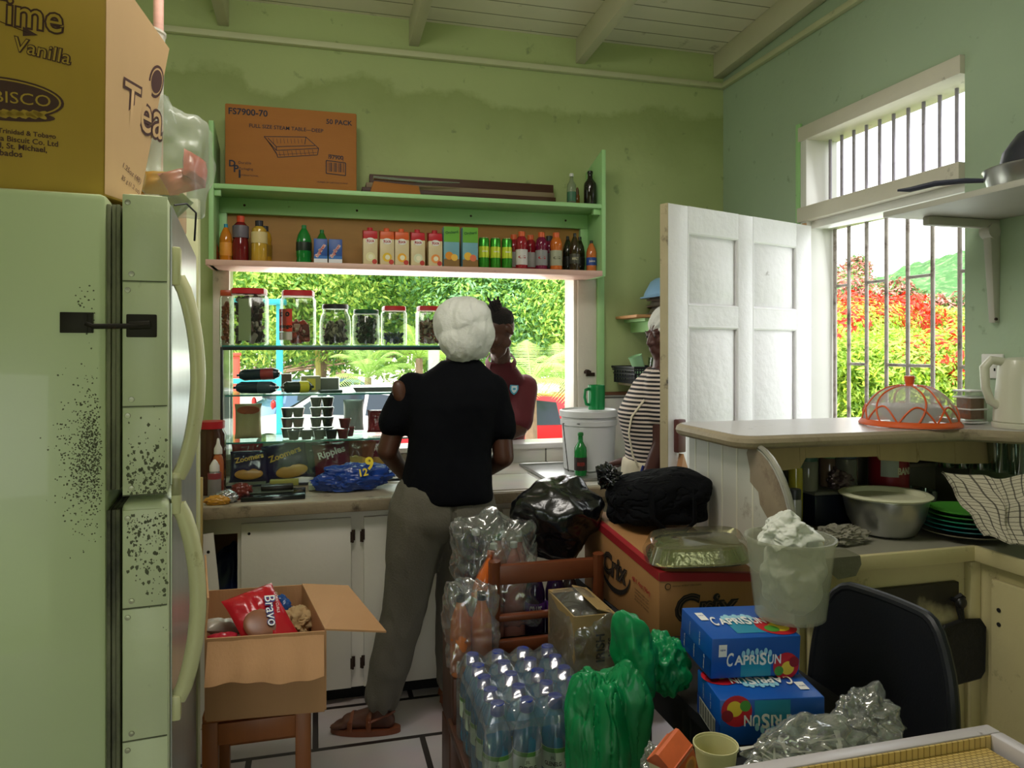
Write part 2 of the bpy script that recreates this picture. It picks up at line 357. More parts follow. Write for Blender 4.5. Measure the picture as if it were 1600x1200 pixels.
# back wall round the serving hatch
OX0, OX1, OZ0, OZ1 = -.40, 1.38, .965, 1.93
w = MB(); w.b2((-2.4, YB, 0), (OX0, YB+.13, 3.3), M_WALL); w.b2((OX1, YB, 0), (XR+.15, YB+.13, 3.3), M_WALL)
w.b2((OX0, YB, 0), (OX1, YB+.13, OZ0-.02), M_WALL); w.b2((OX0, YB, OZ1), (OX1, YB+.13, 3.3), M_WALL); struct('wall_back', w)
# right wall round the doorway
DY0, DY1, DZ = 2.16, 3.08, 2.54
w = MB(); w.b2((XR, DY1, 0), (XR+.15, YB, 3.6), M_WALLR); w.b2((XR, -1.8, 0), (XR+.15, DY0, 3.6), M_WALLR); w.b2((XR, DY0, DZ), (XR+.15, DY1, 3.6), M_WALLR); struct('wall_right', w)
w = MB(); w.b2((-2.4, -1.8, 0), (-2.2, YB, .9), M_WALL); w.b2((-2.4, -1.8, 2.1), (-2.2, YB, 3.6), M_WALL); w.b2((-2.4, -1.8, .9), (-2.2, YB, 2.1), M_WALL); struct('wall_left', w)
w = MB(); w.b2((-2.2, -1.8, 0), (-.9, -1.62, 3.6), M_WALL); w.b2((.1, -1.8, 0), (XR, -1.62, 3.6), M_WALL); w.b2((-.9, -1.8, 2.1), (.1, -1.62, 3.6), M_WALL); struct('wall_front', w)
# ceiling, gently rising towards the camera
def cz(Y): return 3.165+.05*(YB-Y)
c = MB(); c.hexa([(-2.6, -2.0, cz(-2.0)), (2.9, -2.0, cz(-2.0)), (2.9, 4.5, cz(4.5)), (-2.6, 4.5, cz(4.5)), (-2.6, -2.0, cz(-2)+.06), (2.9, -2.0, cz(-2)+.06), (2.9, 4.5, cz(4.5)+.06), (-2.6, 4.5, cz(4.5)+.06)], plank_mat()); struct('ceiling', c)
for i, X in enumerate((-1.34, -.43, .49, 1.40, 2.245)):
    r = MB(); y0, y1 = -1.6, YB-.001; hw = .025 if i < 4 else .03
    r.hexa([(X-hw, y0, cz(y0)-.135), (X+hw, y0, cz(y0)-.135), (X+hw, y1, cz(y1)-.135), (X-hw, y1, cz(y1)-.135), (X-hw, y0, cz(y0)), (X+hw, y0, cz(y0)), (X+hw, y1, cz(y1)), (X-hw, y1, cz(y1))], M_RAFT, .003)
    struct('trim_%d' % (i+1), r)
t = MB(); t.b2((-2.2, YB-.035, 2.965), (XR, YB, 2.995), M_TRIM, .004); struct('trim_6', t)
t = MB(); t.b2((XR-.03, -1.6, 2.965), (XR, YB-.035, 2.995), M_TRIM, .004); struct('trim_7', t)
# serving hatch frame, sill, outside shelf
t = MB()
t.b2((OX0-.075, YB-.03, .86), (OX0, YB+.13, 1.95), M_WHITEW, .004)
t.b2((OX1, YB-.02, .93), (OX1+.11, YB+.0, 1.95), M_WHITEW, .004); t.b2((OX1-.02, YB-.01, .965), (OX1+.0, YB+.14, 1.95), M_WHITEW, .003)
t.b2((OX1+.11, YB-.035, .86), (OX1+.15, YB, 1.95), M_GTRIM, .003)
t.b2((OX0, YB, OZ1-.03), (OX1, YB+.13, OZ1), M_WHITEW)
wf = struct('window_1', t, 'white painted frame of the serving hatch')
s = MB(); s.b2((OX0-.02, YB-.03, .935), (OX1+.11, YB+.16, .965), mat('sill paint', 'E9E6E2', .3, var=.05, dirt=('A39C90', .15, 8)), .008); sl = s.build('window_sill', wf)
l = MB(); l.b2((OX1+.035, YB-.03, 1.335), (OX1+.075, YB-.02, 1.35), mat('rusty iron', '3A2A20', .7, .5, var=.4, scale=60), .002); l.cyl((OX1+.05, YB-.05, 1.345), (OX1+.05, YB-.02, 1.345), .012, MATS['rusty iron']); l.box((OX1+.07, YB-.028, 1.33), (.05, .012, .02), MATS['rusty iron'], .003); l.build('window_latch', wf)
# tiled splashback
t = MB(); t.b2((-.9, YB-.012, .85), (OX1+.11, YB, .935), M_BTILE); t.b2((OX1+.15, YB-.012, .85), (XR, YB, 1.215), M_BTILE); struct('trim_8', t, 'pale wall tiles above the counter')
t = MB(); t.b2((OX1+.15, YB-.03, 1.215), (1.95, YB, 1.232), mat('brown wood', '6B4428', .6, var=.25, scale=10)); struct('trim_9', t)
# ---------------- doorway: frame, transom with bars, barred gate, open panel door
t = MB(); JX0, JX1 = XR-.015, XR+.16
t.b2((JX0, DY1-.045, 0), (JX1, DY1-.001, DZ-.002), M_WHITE, .003); t.b2((XR+.08, DY0+.001, 0), (JX1-.003, DY0+.012, DZ-.002), M_WHITE, .003)
t.b2((JX0-.006, DY0+.001, DZ-.07), (JX1+.004, DY1+.012, DZ-.001), M_WHITEW, .003); t.b2((JX0-.012, DY0+.001, 2.08), (JX1+.002, DY1+.012, 2.15), M_WHITEW, .004); t.b2((JX0+.03, DY0+.002, 2.045), (JX1-.004, DY1-.002, 2.0801), M_WHITE, .003)
t.b2((XR-.02, DY1, 2.0), (XR-.002, DY1+.03, DZ+.02), M_GTRIM, .003)
t.b2((JX0-.012, DY1-.05, 0), (JX0, DY1-.03, 2.07), mat('bare timber edge', 'C79C74', .6, var=.15), .002)
dfm = struct('door_1', t, 'white frame round the barred doorway')
M_BAR = mat('painted steel bar', '9A94A0', .5, .2, var=.3, scale=25, dirt=('4A3B34', .45, 18))
for k in range(11):
    yy = DY0+.05+k*(DY1-DY0-.12)/10; b = MB(); b.cyl((XR+.10, yy, 2.15), (XR+.10, yy, DZ-.07), .0075, M_BAR, seg=10); b.build('window_bar', dfm)
gate = thing('security_gate', 'white painted steel bar gate filling the doorway to the garden', 'gate', (XR+.135, 2.6, 0))
gy = [DY1-.06, 2.925, 2.81, 2.69, 2.57, 2.44, 2.31, DY0+.045]; M_GB = mat('gate paint', 'A39A94', .5, .1, var=.2, scale=20, dirt=('4A352A', .9, 12))
for k, yy in enumerate(gy):
    b = MB(); b.cyl((XR+.135, yy, .02), (XR+.135, yy, 2.045), .0085, M_GB, seg=10); b.build('gate_bar', gate)
for k in range(7):
    for z in ([1.77] if k % 2 == 0 else [])+([1.40, .75] if k in (1, 3, 4, 6) else []):
        b = MB(); b.cyl((XR+.135, gy[k], z), (XR+.135, gy[k+1], z), .007, M_GB, seg=8); b.build('gate_crossbar', gate)
# door leaf
H = Vector((2.235, 2.985, 0)); Fp = Vector((1.335, 2.66, 0)); dd = (Fp-H); DL = dd.length; ang = math.atan2(dd.y, dd.x)
dr = bpy.data.objects.new('door_2', None); COL.objects.link(dr); dr.location = H; dr.rotation_euler = (0, 0, ang); dr['kind'] = 'structure'; dr['label'] = 'open white panelled door leaf'
PM[dr.name] = Matrix.Translation(H) @ Matrix.Rotation(ang, 4, 'Z')
M_DOOR = mat('door paint', 'E6E4E8', .45, var=.05, scale=4, bump=.35, bscale=22, dirt=('6A5D4E', .10, 14))
d = MB(); th = .04; st = .115; zt = 2.045; rails = [(.02, .24), (.85, .99), (1.56, 1.645), (1.94, zt)]; cm = .10
for x0, x1 in ((0, st), (DL-st, DL), ((DL-cm)/2, (DL+cm)/2)): d.b2((x0, -th/2, .02), (x1, th/2, zt), M_DOOR, .003)
for z0, z1 in rails:
    for x0, x1 in ((st, (DL-cm)/2), ((DL+cm)/2, DL-st)): d.b2((x0, -th/2, z0), (x1, th/2, z1), M_DOOR)
for (z0, z1) in ((.24, .85), (.99, 1.56), (1.645, 1.94)):
    for x0, x1 in ((st, (DL-cm)/2), ((DL+cm)/2, DL-st)):
        d.b2((x0, -.006, z0), (x1, .006, z1), M_DOOR)
        for sg in (-1, 1):
            e = .012; i2 = .045; yb, yt = sg*.006, sg*.017
            o = [(x0+e, yb, z0+e), (x1-e, yb, z0+e), (x1-e, yb, z1-e), (x0+e, yb, z1-e)]; q = [(x0+i2, yt, z0+i2), (x1-i2, yt, z0+i2), (x1-i2, yt, z1-i2), (x0+i2, yt, z1-i2)]
            d.add(o+q, [(4, 5, 6, 7), (0, 1, 5, 4), (1, 2, 6, 5), (2, 3, 7, 6), (3, 0, 4, 7)], M_DOOR)
            # ogee bead round the panel
            for a_, b_ in (((x0, z0), (x1, z0)), ((x0, z1), (x1, z1)), ((x0, z0), (x0, z1)), ((x1, z0), (x1, z1))):
                d.cyl((a_[0], sg*.012, a_[1]), (b_[0], sg*.012, b_[1]), .009, M_DOOR, seg=8)
d.build('door_panel', dr, world=False)
e = MB(); e.b2((DL, -th/2, .02), (DL+.004, th/2, zt), mat('grubby door edge', 'B3A684', .6, var=.2, scale=9, dirt=('3A2F24', .55, 12))); e.build('door_edge', dr, world=False)
e = MB(); e.b2((DL-.075, th/2, 1.06), (DL-.03, th/2+.025, 1.19), mat('oxide brown', '5A2F2A', .6, var=.2), .004); e.build('bolt_plate', dr, world=False)
e = MB(); mw = mat('raw softwood', 'B98A62', .6, var=.2, scale=14)
e.b2((DL-.10, th/2, .93), (DL-.02, th/2+.03, .985), mw, .003); e.b2((DL-.10, th/2, .86), (DL-.075, th/2+.03, .93), mw, .003); e.b2((DL-.045, th/2, .86), (DL-.02, th/2+.03, .93), mw, .003)
e.add([(DL-.085, th/2+.005, .985), (DL-.04, th/2+.005, .985), (DL-.055, th/2+.005, 1.055), (DL-.085, th/2+.03, .985), (DL-.04, th/2+.03, .985), (DL-.055, th/2+.03, 1.055)], [(0, 1, 2), (5, 4, 3), (0, 3, 4, 1), (1, 4, 5, 2), (2, 5, 3, 0)], mw); e.build('wooden_lock_block', dr, world=False)
e = MB(); e.lathe([(.0, .05), (.016, .048), (.022, .035), (.018, .02), (.01, .015), (.01, 0), (.022, 0)], mat('dull brass', '8A7A50', .4, .8), M=Matrix.Translation((DL-.06, th/2, .895)) @ Matrix.Rotation(-math.pi/2, 4, 'X')); e.build('door_knob', dr, world=False)
# ================================================================== OUTSIDE
M_ROAD = mat('pale dusty ground', 'CFC8BC', .9, var=.15, scale=1.5)
g = MB(); g.b2((-120, YB+.13+1.6, -.9), (160, 260, -.75), M_ROAD); g.b2((XR+.16, -120, -1.2), (160, YB+1.7, -.95), mat('rough grass', '6E8A3A', .9, var=.3, scale=3)); g.b2((-120, -120, -1.2), (160, -1.9, -.95), MATS['rough grass'])
struct('ground', g)
g = MB(); g.b2((-3, YB+.13, -.3), (3.2, YB+1.75, -.02), mat('porch concrete', 'B9B2A4', .8, var=.15), .01); struct('porch_floor', g)
def leafm(name, c, var=.45): return mat(name, c, .45, var=var, scale=1.3, spec=.4)
def leaf_nodes(m, c):  # let light through the leaves
    N, L = add_nodes(m); b = N['Principled BSDF']; tl = N.new('ShaderNodeBsdfTranslucent'); tl.inputs[0].default_value = lin(c); ms = N.new('ShaderNodeMixShader'); ms.inputs[0].default_value = .35
    L.new(b.outputs[0], ms.inputs[1]); L.new(tl.outputs[0], ms.inputs[2]); L.new(ms.outputs[0], N['Material Output'].inputs[0]); return m
LF = {k: leaf_nodes(leafm('leaf '+k, c), c) for k, c in dict(bright='A2C85A', mid='76A852', lime='C2DA68', dark='5A8C4E', blue='86B884', flam='BEE048', flamd='4E9236', palm='B2D67C').items()}
M_FLW = mat('flame blossom', 'EE4630', .6, var=.2, scale=3); M_PNK = mat('pink blossom', 'D98A80', .7, var=.3, scale=3); M_BARK = mat('bark', '8A7460', .9, var=.3, scale=12, bump=.5)
def leaves(mb, cs, n, size, mts, flat=.5, rnd=random):
    """n small bent leaves scattered in the shells of the ellipsoids cs = [(centre, radii)]"""
    vol = [r[0]*r[1]*r[2] for c, r in cs]; tot = sum(vol)
    for (c, r), vv in zip(cs, vol):
        for _ in range(int(n*vv/tot)):
            d = Vector((rnd.gauss(0, 1), rnd.gauss(0, 1), rnd.gauss(0, 1))).normalized(); k = rnd.uniform(.55, 1.0)
            k *= 1+.22*noise.noise(d*2.5+Vector(c))
            p = Vector(c)+Vector((d.x*r[0], d.y*r[1], d.z*r[2]))*k
            nrm = (d+Vector((rnd.uniform(-1, 1), rnd.uniform(-1, 1), rnd.uniform(-.3, 1.2)))*flat*1.6).normalized(); t = nrm.orthogonal().normalized(); t = Matrix.Rotation(rnd.uniform(0, 6.28), 3, nrm) @ t; s_ = nrm.cross(t)
            sz = size*rnd.uniform(.6, 1.3); a, b_ = t*sz, s_*sz*.36; q = nrm*sz*.12
            mb.add([p-a, p-b_+q, p+a, p+b_+q], [(0, 1, 2), (0, 2, 3)], mts[rnd.randrange(len(mts))])
def tree(name, label, base, h, cs, n, size, mts, cat='tree', trunk=.12, flowers=None, group=None):
    t = thing(name, label, cat, base, 0, group); R = random.Random(hash(label) % 1000 if False else len(label)*7+int(abs(base[0])*10))
    f = MB(); leaves(f, cs, n, size, mts, rnd=R); f.build('foliage', t)
    b = MB(); top = Vector(cs[0][0]); b.tube([Vector(base), Vector(base).lerp(top, .5)+Vector((.12, 0, 0)), top], [trunk, trunk*.75, trunk*.3], M_BARK, 8)
    for c_, r_ in cs[1:]: b.tube([Vector(base).lerp(top, .45)+Vector((.1, 0, 0)), (Vector(base).lerp(top, .6)).lerp(Vector(c_), .5), Vector(c_)], [trunk*.5, trunk*.35, trunk*.15], M_BARK, 6)
    b.build('trunk', t)
    if flowers:
        fl = MB(); leaves(fl, flowers[0], flowers[1], flowers[2], flowers[3], flat=1.2, rnd=R); fl.build('blossoms', t)
    return t
GZ = -.75
def cl(px, py, d, rx, ry, rz): p = W(px, py, d); return ((p.x, p.y, p.z), (rx, ry, rz))
specs = [
 ('broad leafy tree filling the left of the hatch view', 'broadleaf_tree', 330, 19.5, [(330, 400, 2.6), (420, 470, 2.2), (250, 480, 2.2)], ['bright', 'mid', 'lime']),
 ('yellow-green tree behind the second sweet jar', 'broadleaf_tree', 500, 20.5, [(500, 380, 2.5), (540, 470, 2.0), (450, 490, 1.6)], ['bright', 'lime', 'mid']),
 ('leafy tree with a forked pale trunk left of the bonnet', 'broadleaf_tree', 700, 21.5, [(660, 370, 2.5), (640, 470, 2.0), (560, 500, 1.5)], ['mid', 'bright', 'blue']),
 ('tree spreading behind the young man, sky gap beside it', 'broadleaf_tree', 770, 20.5, [(765, 400, 1.5), (750, 490, 1.7), (830, 510, 1.6), (800, 380, 1.1)], ['mid', 'bright', 'blue']),
 ('tree reaching in from the right edge of the hatch', 'broadleaf_tree', 930, 19.5, [(930, 400, 1.9), (900, 470, 1.4), (960, 500, 1.9)], ['bright', 'mid', 'lime'])]
for lab, nm, bx, d0, ccs, lm in specs:
    b0 = W(bx, 545, d0); cs = [cl(px, py, d0+random.uniform(-.6, .6), r*1.12, r, r*.9) for px, py, r in ccs]
    tree(nm, lab, (b0.x, b0.y, GZ), 5, cs, 19000, .085, [LF[k] for k in lm], group=None)
# far hedge bank that closes the view under the crowns
b0 = W(560, 545, 24); cs = [cl(px, 520, 26.5, 3.2, 1.5, 1.8) for px in (200, 340, 480, 620, 760, 900, 1040)]
tree('hedge', 'long dark hedge far behind the parked cars', (b0.x, b0.y, GZ), 3, cs, 14000, .2, [LF['dark'], LF['mid'], LF['bright']], cat='hedge', trunk=.1)
b0 = W(600, 545, 33); cs = [cl(px, 400, 34, 5, 2, 4.2) for px in (200, 400, 600, 740, 1010)]
tree('tree_line', 'distant tall line of trees above the hedge', (b0.x, b0.y, GZ), 3, cs, 15000, .33, [LF['dark'], LF['mid'], LF['bright']], cat='trees', trunk=.2)
def frond(mb, p0, dirv, L_, droop, mt, n=26, lw=.32):
    pts = []; d = Vector(dirv).normalized()
    for i in range(13):
        s_ = i/12; pts.append(Vector(p0)+d*L_*s_+Vector((0, 0, -droop*L_*s_*s_)))
    mb.tube(pts, [.012*(1-.7*i/12) for i in range(13)], mt, 5)
    for i in range(n):
        s_ = .12+.86*i/n; k = s_*12; a = int(k); p = pts[a].lerp(pts[min(12, a+1)], k-a); t = (pts[min(12, a+1)]-pts[a]).normalized(); sd_ = t.cross(Vector((0, 0, 1))).normalized(); l_ = lw*math.sin(math.pi*min(1, s_*.9+.08))
        for sg in (-1, 1):
            e_ = p+sd_*sg*l_+t*l_*.5+Vector((0, 0, -l_*.35)); mb.add([p-t*.012, p+t*.012, e_], [(0, 1, 2)], mt)
def fern(label, px, py, d, n, L_, mt, name='palm', cat='palm'):
    p = W(px, py, d); t = thing(name, label, cat, (p.x, p.y, GZ)); f = MB(); R = random.Random(px)
    for i in range(n):
        a = 2*math.pi*i/n+R.uniform(-.2, .2); el = R.uniform(.25, 1.2); frond(f, p, (math.cos(a)*math.cos(el), math.sin(a)*math.cos(el), math.sin(el)), L_*R.uniform(.75, 1.1), R.uniform(.3, .7), mt)
    f.build('fronds', t); s_ = MB(); s_.tube([(p.x, p.y, GZ), (p.x, p.y, (GZ+p.z)/2), p], [.12, .1, .08], M_BARK, 8); s_.build('stem', t)
fern('feathery palm low on the right of the hatch view', 880, 600, 15.5, 24, 2.0, LF['palm'])
fern('bushy palm between the young man and the hatch frame', 830, 600, 11.5, 22, 1.45, LF['palm'])
fern('arching palm behind the upper glass shelf', 575, 590, 17.6, 24, 2.0, LF['palm'])
fern('pale palm left of the bonnet beyond the display case', 655, 560, 17, 20, 1.8, LF['bright'])
# ---- cars
def car(label, paint, p0, ang_, L_=3.7, W_=1.6, H_=1.5, name='hatchback_car', wheels=True):
    t = thing(name, label, 'car', p0, ang_)
    mp_, mg, mk, ms_ = mat(paint[0], paint[1], .25, .0, var=.03, coat=1), mat('car glass', '2E3A44', .08, .2, var=.05), mat('tyre', '1A1A1C', .8), mat('alloy', 'B9BBC0', .3, .8)
    side = [(-1.0, .35), (-1.0, .62), (-.97, .84), (-.86, .95), (-.80, 1.35), (-.72, 1.44), (-.2, 1.5), (.12, 1.46), (.5, 1.0), (.9, .86), (1.0, .66), (1.0, .35)]
    sc = L_/2; b = MB(); vs = []; nn = len(side)
    for yy, k in ((-1, 0), (-.9, 1), (.9, 1), (1, 0)):
        for x, z in side:
            tp = max(0, (z-.9))*.28; zz = z*H_/1.5; xx = x*sc
            y_ = yy*(W_/2)*(1-tp) if k else yy*(W_/2)*(1-tp*.9); vs.append((xx*(1 if k else .985), y_, zz if k else (zz if z < .9 else zz-.02)))
    fs = []
    for j in range(3):
        for i in range(nn): i2 = (i+1) % nn; fs.append((j*nn+i, j*nn+i2, (j+1)*nn+i2, (j+1)*nn+i))
    fs += [tuple(range(nn)), tuple(3*nn+i for i in range(nn-1, -1, -1))]; b.add(vs, fs, mp_)
    b.box((-.82*sc, 0, 1.42*H_/1.5), (.28, W_*.72, .035), mp_, .01); b.build('body', t, world=False)
    for sg in (-1, 1):
        g_ = MB(); y0 = sg*(W_/2*.935)
        def wq(pts_):
            n_ = len(pts_); vs_ = [(x*sc, sg*(W_/2)*(1-max(0, z-.9)*.28*.9)+sg*.006, z*H_/1.5) for x, z in pts_]+[(x*sc, sg*(W_/2)*(1-max(0, z-.9)*.28*.9)-sg*.02, z*H_/1.5) for x, z in pts_]
            g_.add(vs_, [tuple(range(n_)), tuple(range(2*n_-1, n_-1, -1))], mg)
        wq([(-.70, .98), (-.66, 1.34), (-.38, 1.4), (-.36, .98)]); wq([(-.33, .98), (-.34, 1.41), (.02, 1.39), (.02, .98)]); wq([(.05, .98), (.05, 1.38), (.12, 1.36), (.40, .98)])
        g_.build('side_windows', t, world=False)
        if wheels:
            for x in (-.64, .64):
                q = MB(); M_ = Matrix.Translation((x*sc, sg*(W_/2-.09), .31)) @ Matrix.Rotation(math.pi/2, 4, 'X')
                q.lathe([(.19, -.1), (.29, -.1), (.31, -.07), (.31, .07), (.29, .1), (.19, .1)], mk, M=M_, seg=28); q.lathe([(0, -.085), (.19, -.08), (.2, .08), (0, .085)], ms_, M=M_, seg=20); 
                for a in range(5): q.box((.1*math.cos(a*1.257), .1*math.sin(a*1.257), sg*-.09), (.17, .03, .012), ms_, rz=a*1.257, M=M_)
                q.build('wheel', t, world=False)
    g_ = MB(); g_.add([(.13*sc, -W_*.36, 1.45*H_/1.5), (.13*sc, W_*.36, 1.45*H_/1.5), (.50*sc+.01, W_*.44, 1.02*H_/1.5), (.50*sc+.01, -W_*.44, 1.02*H_/1.5)], [(0, 1, 2, 3)], mg, Matrix.Translation((.012, 0, .012))); g_.build('windscreen', t, world=False)
    g_ = MB(); g_.add([(-.805*sc, -W_*.38, 1.36*H_/1.5), (-.805*sc, W_*.38, 1.36*H_/1.5), (-.862*sc, W_*.42, 1.0*H_/1.5), (-.862*sc, -W_*.42, 1.0*H_/1.5)], [(3, 2, 1, 0)], mg, Matrix.Translation((-.012, 0, 0))); g_.build('rear_window', t, world=False)
    for sg in (-1, 1):
        g_ = MB(); g_.ell((.955*sc, sg*W_*.38, .72*H_/1.5), (.09, .13, .07), mat('headlamp', 'E9E4DA', .15, .2), 2); g_.build('headlight', t, world=False)
        g_ = MB(); g_.ell((-.965*sc, sg*W_*.42, .9*H_/1.5), (.06, .09, .12), mat('tail lamp', 'B81C1C', .2), 2); g_.build('tail_light', t, world=False)
    return t
rc = W(745, 545, 12.6); car('red hatchback parked beyond the hatch behind the young man', ('red car paint', 'D5162A'), (rc.x, rc.y, GZ), math.pi-.12, L_=3.75)
rc = W(545, 545, 14.6); car('pale silver car parked left of the red one', ('silver car paint', 'D6D8DC'), (rc.x, rc.y, GZ), math.pi-.5, L_=4.0)
rc = W(528, 545, 19); car('blue car far back under the palms', ('blue car paint', '5878A8'), (rc.x, rc.y, GZ), .4, L_=4.0)
rc = W(481, 545, 44); vb = thing('minibus', 'small white van far off behind the teal post', 'van', (rc.x, rc.y, GZ), -1.5)
b = MB(); b.box((0, 0, 1.05), (1.8, 1.7, 1.7), mat('van white', 'F0F0F0', .3), .15); b.build('body', vb, world=False)
b = MB(); b.box((0, 0, 1.35), (1.84, 1.5, .45), MATS['car glass'], .05); b.box((0, 0, 1.35), (1.5, 1.74, .45), MATS['car glass'], .05); b.build('windows', vb, world=False)
b = MB()
for x in (-.6, .6):
    for y in (-.75, .75): b.cyl((x, y-.08, .3), (x, y+.08, .3), .3, MATS['tyre'], seg=18)
b.build('wheels', vb, world=False)
# ---- teal shelter, red post, yellow post
M_TEAL = mat('teal paint', '2FA6B0', .5, var=.1); M_REDP = mat('red post paint', 'E0503C', .5, var=.1)
rc = W(437, 545, 11.5); sh = thing('roadside_shelter', 'teal painted timber shelter frame beyond the display case', 'shelter', (rc.x, rc.y, GZ))
b = MB(); b.box((0, 0, 1.5), (.10, .1, 3.0), M_TEAL, .01); b.build('post', sh, world=False)
b = MB(); b.box((-1.3, .1, 1.5), (.10, .1, 3.0), M_TEAL, .01); b.build('post', sh, world=False)
b = MB(); b.box((-.65, .05, 1.72), (1.3, .06, .08), M_TEAL, .01); b.build('rail', sh, world=False)
b = MB(); b.box((-.65, .05, 2.95), (1.5, .3, .08), M_TEAL, .01); b.build('top_beam', sh, world=False)
rc = W(369, 545, 12); b = MB(); b.box((0, 0, 1.05), (.11, .11, 2.1), M_REDP, .015); b.box((0, 0, 2.13), (.15, .15, .05), M_REDP, .01); b.box((0, 0, .06), (.2, .2, .12), M_REDP, .01)
for v in range(len(b.v)): b.v[v] = b.v[v]+Vector((rc.x, rc.y, GZ))
tag(b.build('bollard_post', loc=(rc.x, rc.y, GZ)), 'red painted post outside behind the left glass shelf', 'post')
rc = W(496, 545, 20); b = MB(); b.tube([(rc.x, rc.y, GZ), (rc.x+.03, rc.y, .6), (rc.x, rc.y, 1.5)], [.08, .075, .06], mat('yellow post', 'C9BC6A', .7)); b.tube([(rc.x, rc.y, 1.5), (rc.x, rc.y, 1.56)], .09, MATS['yellow post'])
tag(b.build('marker_post', loc=(rc.x, rc.y, GZ)), 'pale yellow post standing by the white van', 'post')
# ---- garden seen through the barred doorway
def blob_tree(label, px, py, d, r, n, size, mts, flowers=None, name='flame_tree', cs=None):
    cs = cs or [cl(px, py, d, r, r, r*.7)]; p = W(px, 545, d); return tree(name, label, (p.x, p.y, -1.0), 3, cs, n, size, mts, flowers=flowers, trunk=.1)
def flam(label, pts, d, n, nf, sz=.034, fz=.045, mts=('flam', 'lime', 'bright'), fpts=None):
    cs = [cl(px, py, d+random.uniform(-.4, .4), r, r, r*.55) for px, py, r in pts]
    fc = [cl(px, py, d-.25, r, r, r*.6) for px, py, r in (fpts or pts)]
    p = W(pts[0][0], 545, d); tree('flame_tree', label, (p.x, p.y, -1.0), 3, cs, n, sz, [LF[m_] for m_ in mts], flowers=(fc, nf, fz, [M_FLW]), trunk=.1)
flam('low flame tree with lime foliage close outside the gate', [(1400, 580, .75), (1300, 560, .6), (1500, 570, .7), (1440, 620, .6), (1340, 625, .6)], 7.2, 40000, 900, fpts=[(1500, 620, .35), (1310, 500, .3), (1480, 560, .5)])
flam('flame tree covered in scarlet blossom behind the low one', [(1330, 522, .78), (1420, 526, .78), (1500, 534, .78), (1260, 522, .78)], 9.2, 26000, 3300, fpts=[(1330, 492, .52), (1400, 496, .52), (1300, 515, .42), (1462, 512, .36)])
for i, (lab, pts, d, mm) in enumerate([('pink-flushed tree left of the hill, behind scarlet blossom', [(1310, 468, .9), (1345, 480, .75)], 17, 0), ('round pinkish tree crown standing tallest against the sky', [(1340, 420, .40), (1332, 445, .50)], 21, 1), ('pink-tinged tree in the middle below the hill', [(1400, 472, .55), (1425, 486, .5)], 16, 0), ('pink-tinged tree near the right gate bar', [(1462, 490, .45), (1505, 498, .55)], 15, 0)]):
    cs = [cl(px, py, d, r, r, r) for px, py, r in pts]; p = W(pts[0][0], 545, d)
    tree('flowering_tree', lab, (p.x, p.y, -1.0), 4, cs, 2600, .07, [LF['dark'], LF['mid'], M_PNK], flowers=(cs, 1300, .07, [M_PNK]), trunk=.12)
b0 = W(1400, 640, 5.6); gr = MB(); R = random.Random(3)
for _ in range(5200):
    p = W(R.uniform(1240, 1560), 700, R.uniform(4.6, 8)); p.z = -.95; hgt = R.uniform(.9, 1.9); l = Vector((R.uniform(-.2, .2), R.uniform(-.2, .2), 0)); sd_ = Vector((R.uniform(-1, 1), R.uniform(-1, 1), 0)).normalized()*.014
    gr.add([p-sd_, p+sd_, p+l*.5+Vector((0, 0, hgt*.6))+sd_*.7, p+l*.5+Vector((0, 0, hgt*.6))-sd_*.7, p+l*1.4+Vector((0, 0, hgt))], [(0, 1, 2, 3), (3, 2, 4)], LF['flamd' if R.random() < .6 else 'mid'])
tag(gr.build('tall_grass', loc=(b0.x, b0.y, -.95)), 'tall dark green grass growing right outside the gate', 'grass', kind='stuff')
hm = mat('wooded hill', '3F6E38', .9, var=.6, scale=.15, dirt=('7FA668', .9, .35), bump=1, bscale=.6)
h = MB()
def hf(u, v):
    px = 1150+u*900; d = 150+v*120; top = 440-(px-1370)*.30; top = min(530, max(330, top)); base = 560
    hh = math.sin(min(1, v*1.0)*math.pi/2); p = W(px, base+(top-base)*hh, d*1.0); n_ = noise.noise(Vector((p.x*.06, p.y*.06, 0)))*2.5+abs(noise.noise(Vector((p.x*.22, p.y*.22, 3))))*3.0*v; return Vector((p.x, p.y, p.z+n_*(.2+v)))
h.grid(hf, 110, 60, hm); struct('hill', h, 'green wooded hill beyond the garden')
# ================================================================== WALL SHELVES OVER THE HATCH
SX0, SX1, SY = -.465, 1.45, 3.55
su = thing('wall_shelf_unit', 'mint green two-tier wall shelf unit above the serving hatch', 'shelf', (SX0, YB, 1.86))
for x in (SX0-.0, SX1-.022):
    b = MB(); b.hexa([(x, SY, 1.845), (x+.022, SY, 1.845), (x+.022, YB, 1.845), (x, YB, 1.845), (x, SY, 2.50), (x+.022, SY, 2.50), (x+.022, YB-.01, 2.43), (x, YB-.01, 2.43)], M_GTRIM, .003); b.build('side_panel', su)
b = MB(); b.b2((SX0-.012, SY-.012, 1.845), (SX1-.022, YB, 1.872), mat('pinkish shelf paint', 'DDB3A4', .4, var=.1, dirt=('6B4438', .3, 8)), .003); b.build('shelf_board', su)
b = MB(); b.b2((SX0+.022, SY, 2.195), (SX1-.022, YB, 2.217), M_GTRIM, .003); b.build('shelf_board', su)
b = MB(); b.b2((SX0+.05, YB-.02, 1.872), (SX1-.06, YB-.008, 2.12), mat('old plywood', 'A87A3A', .6, var=.2, scale=5, stretch=(1, 1, 4), dirt=('6E4C24', .35, 5))); b.build('back_board', su)
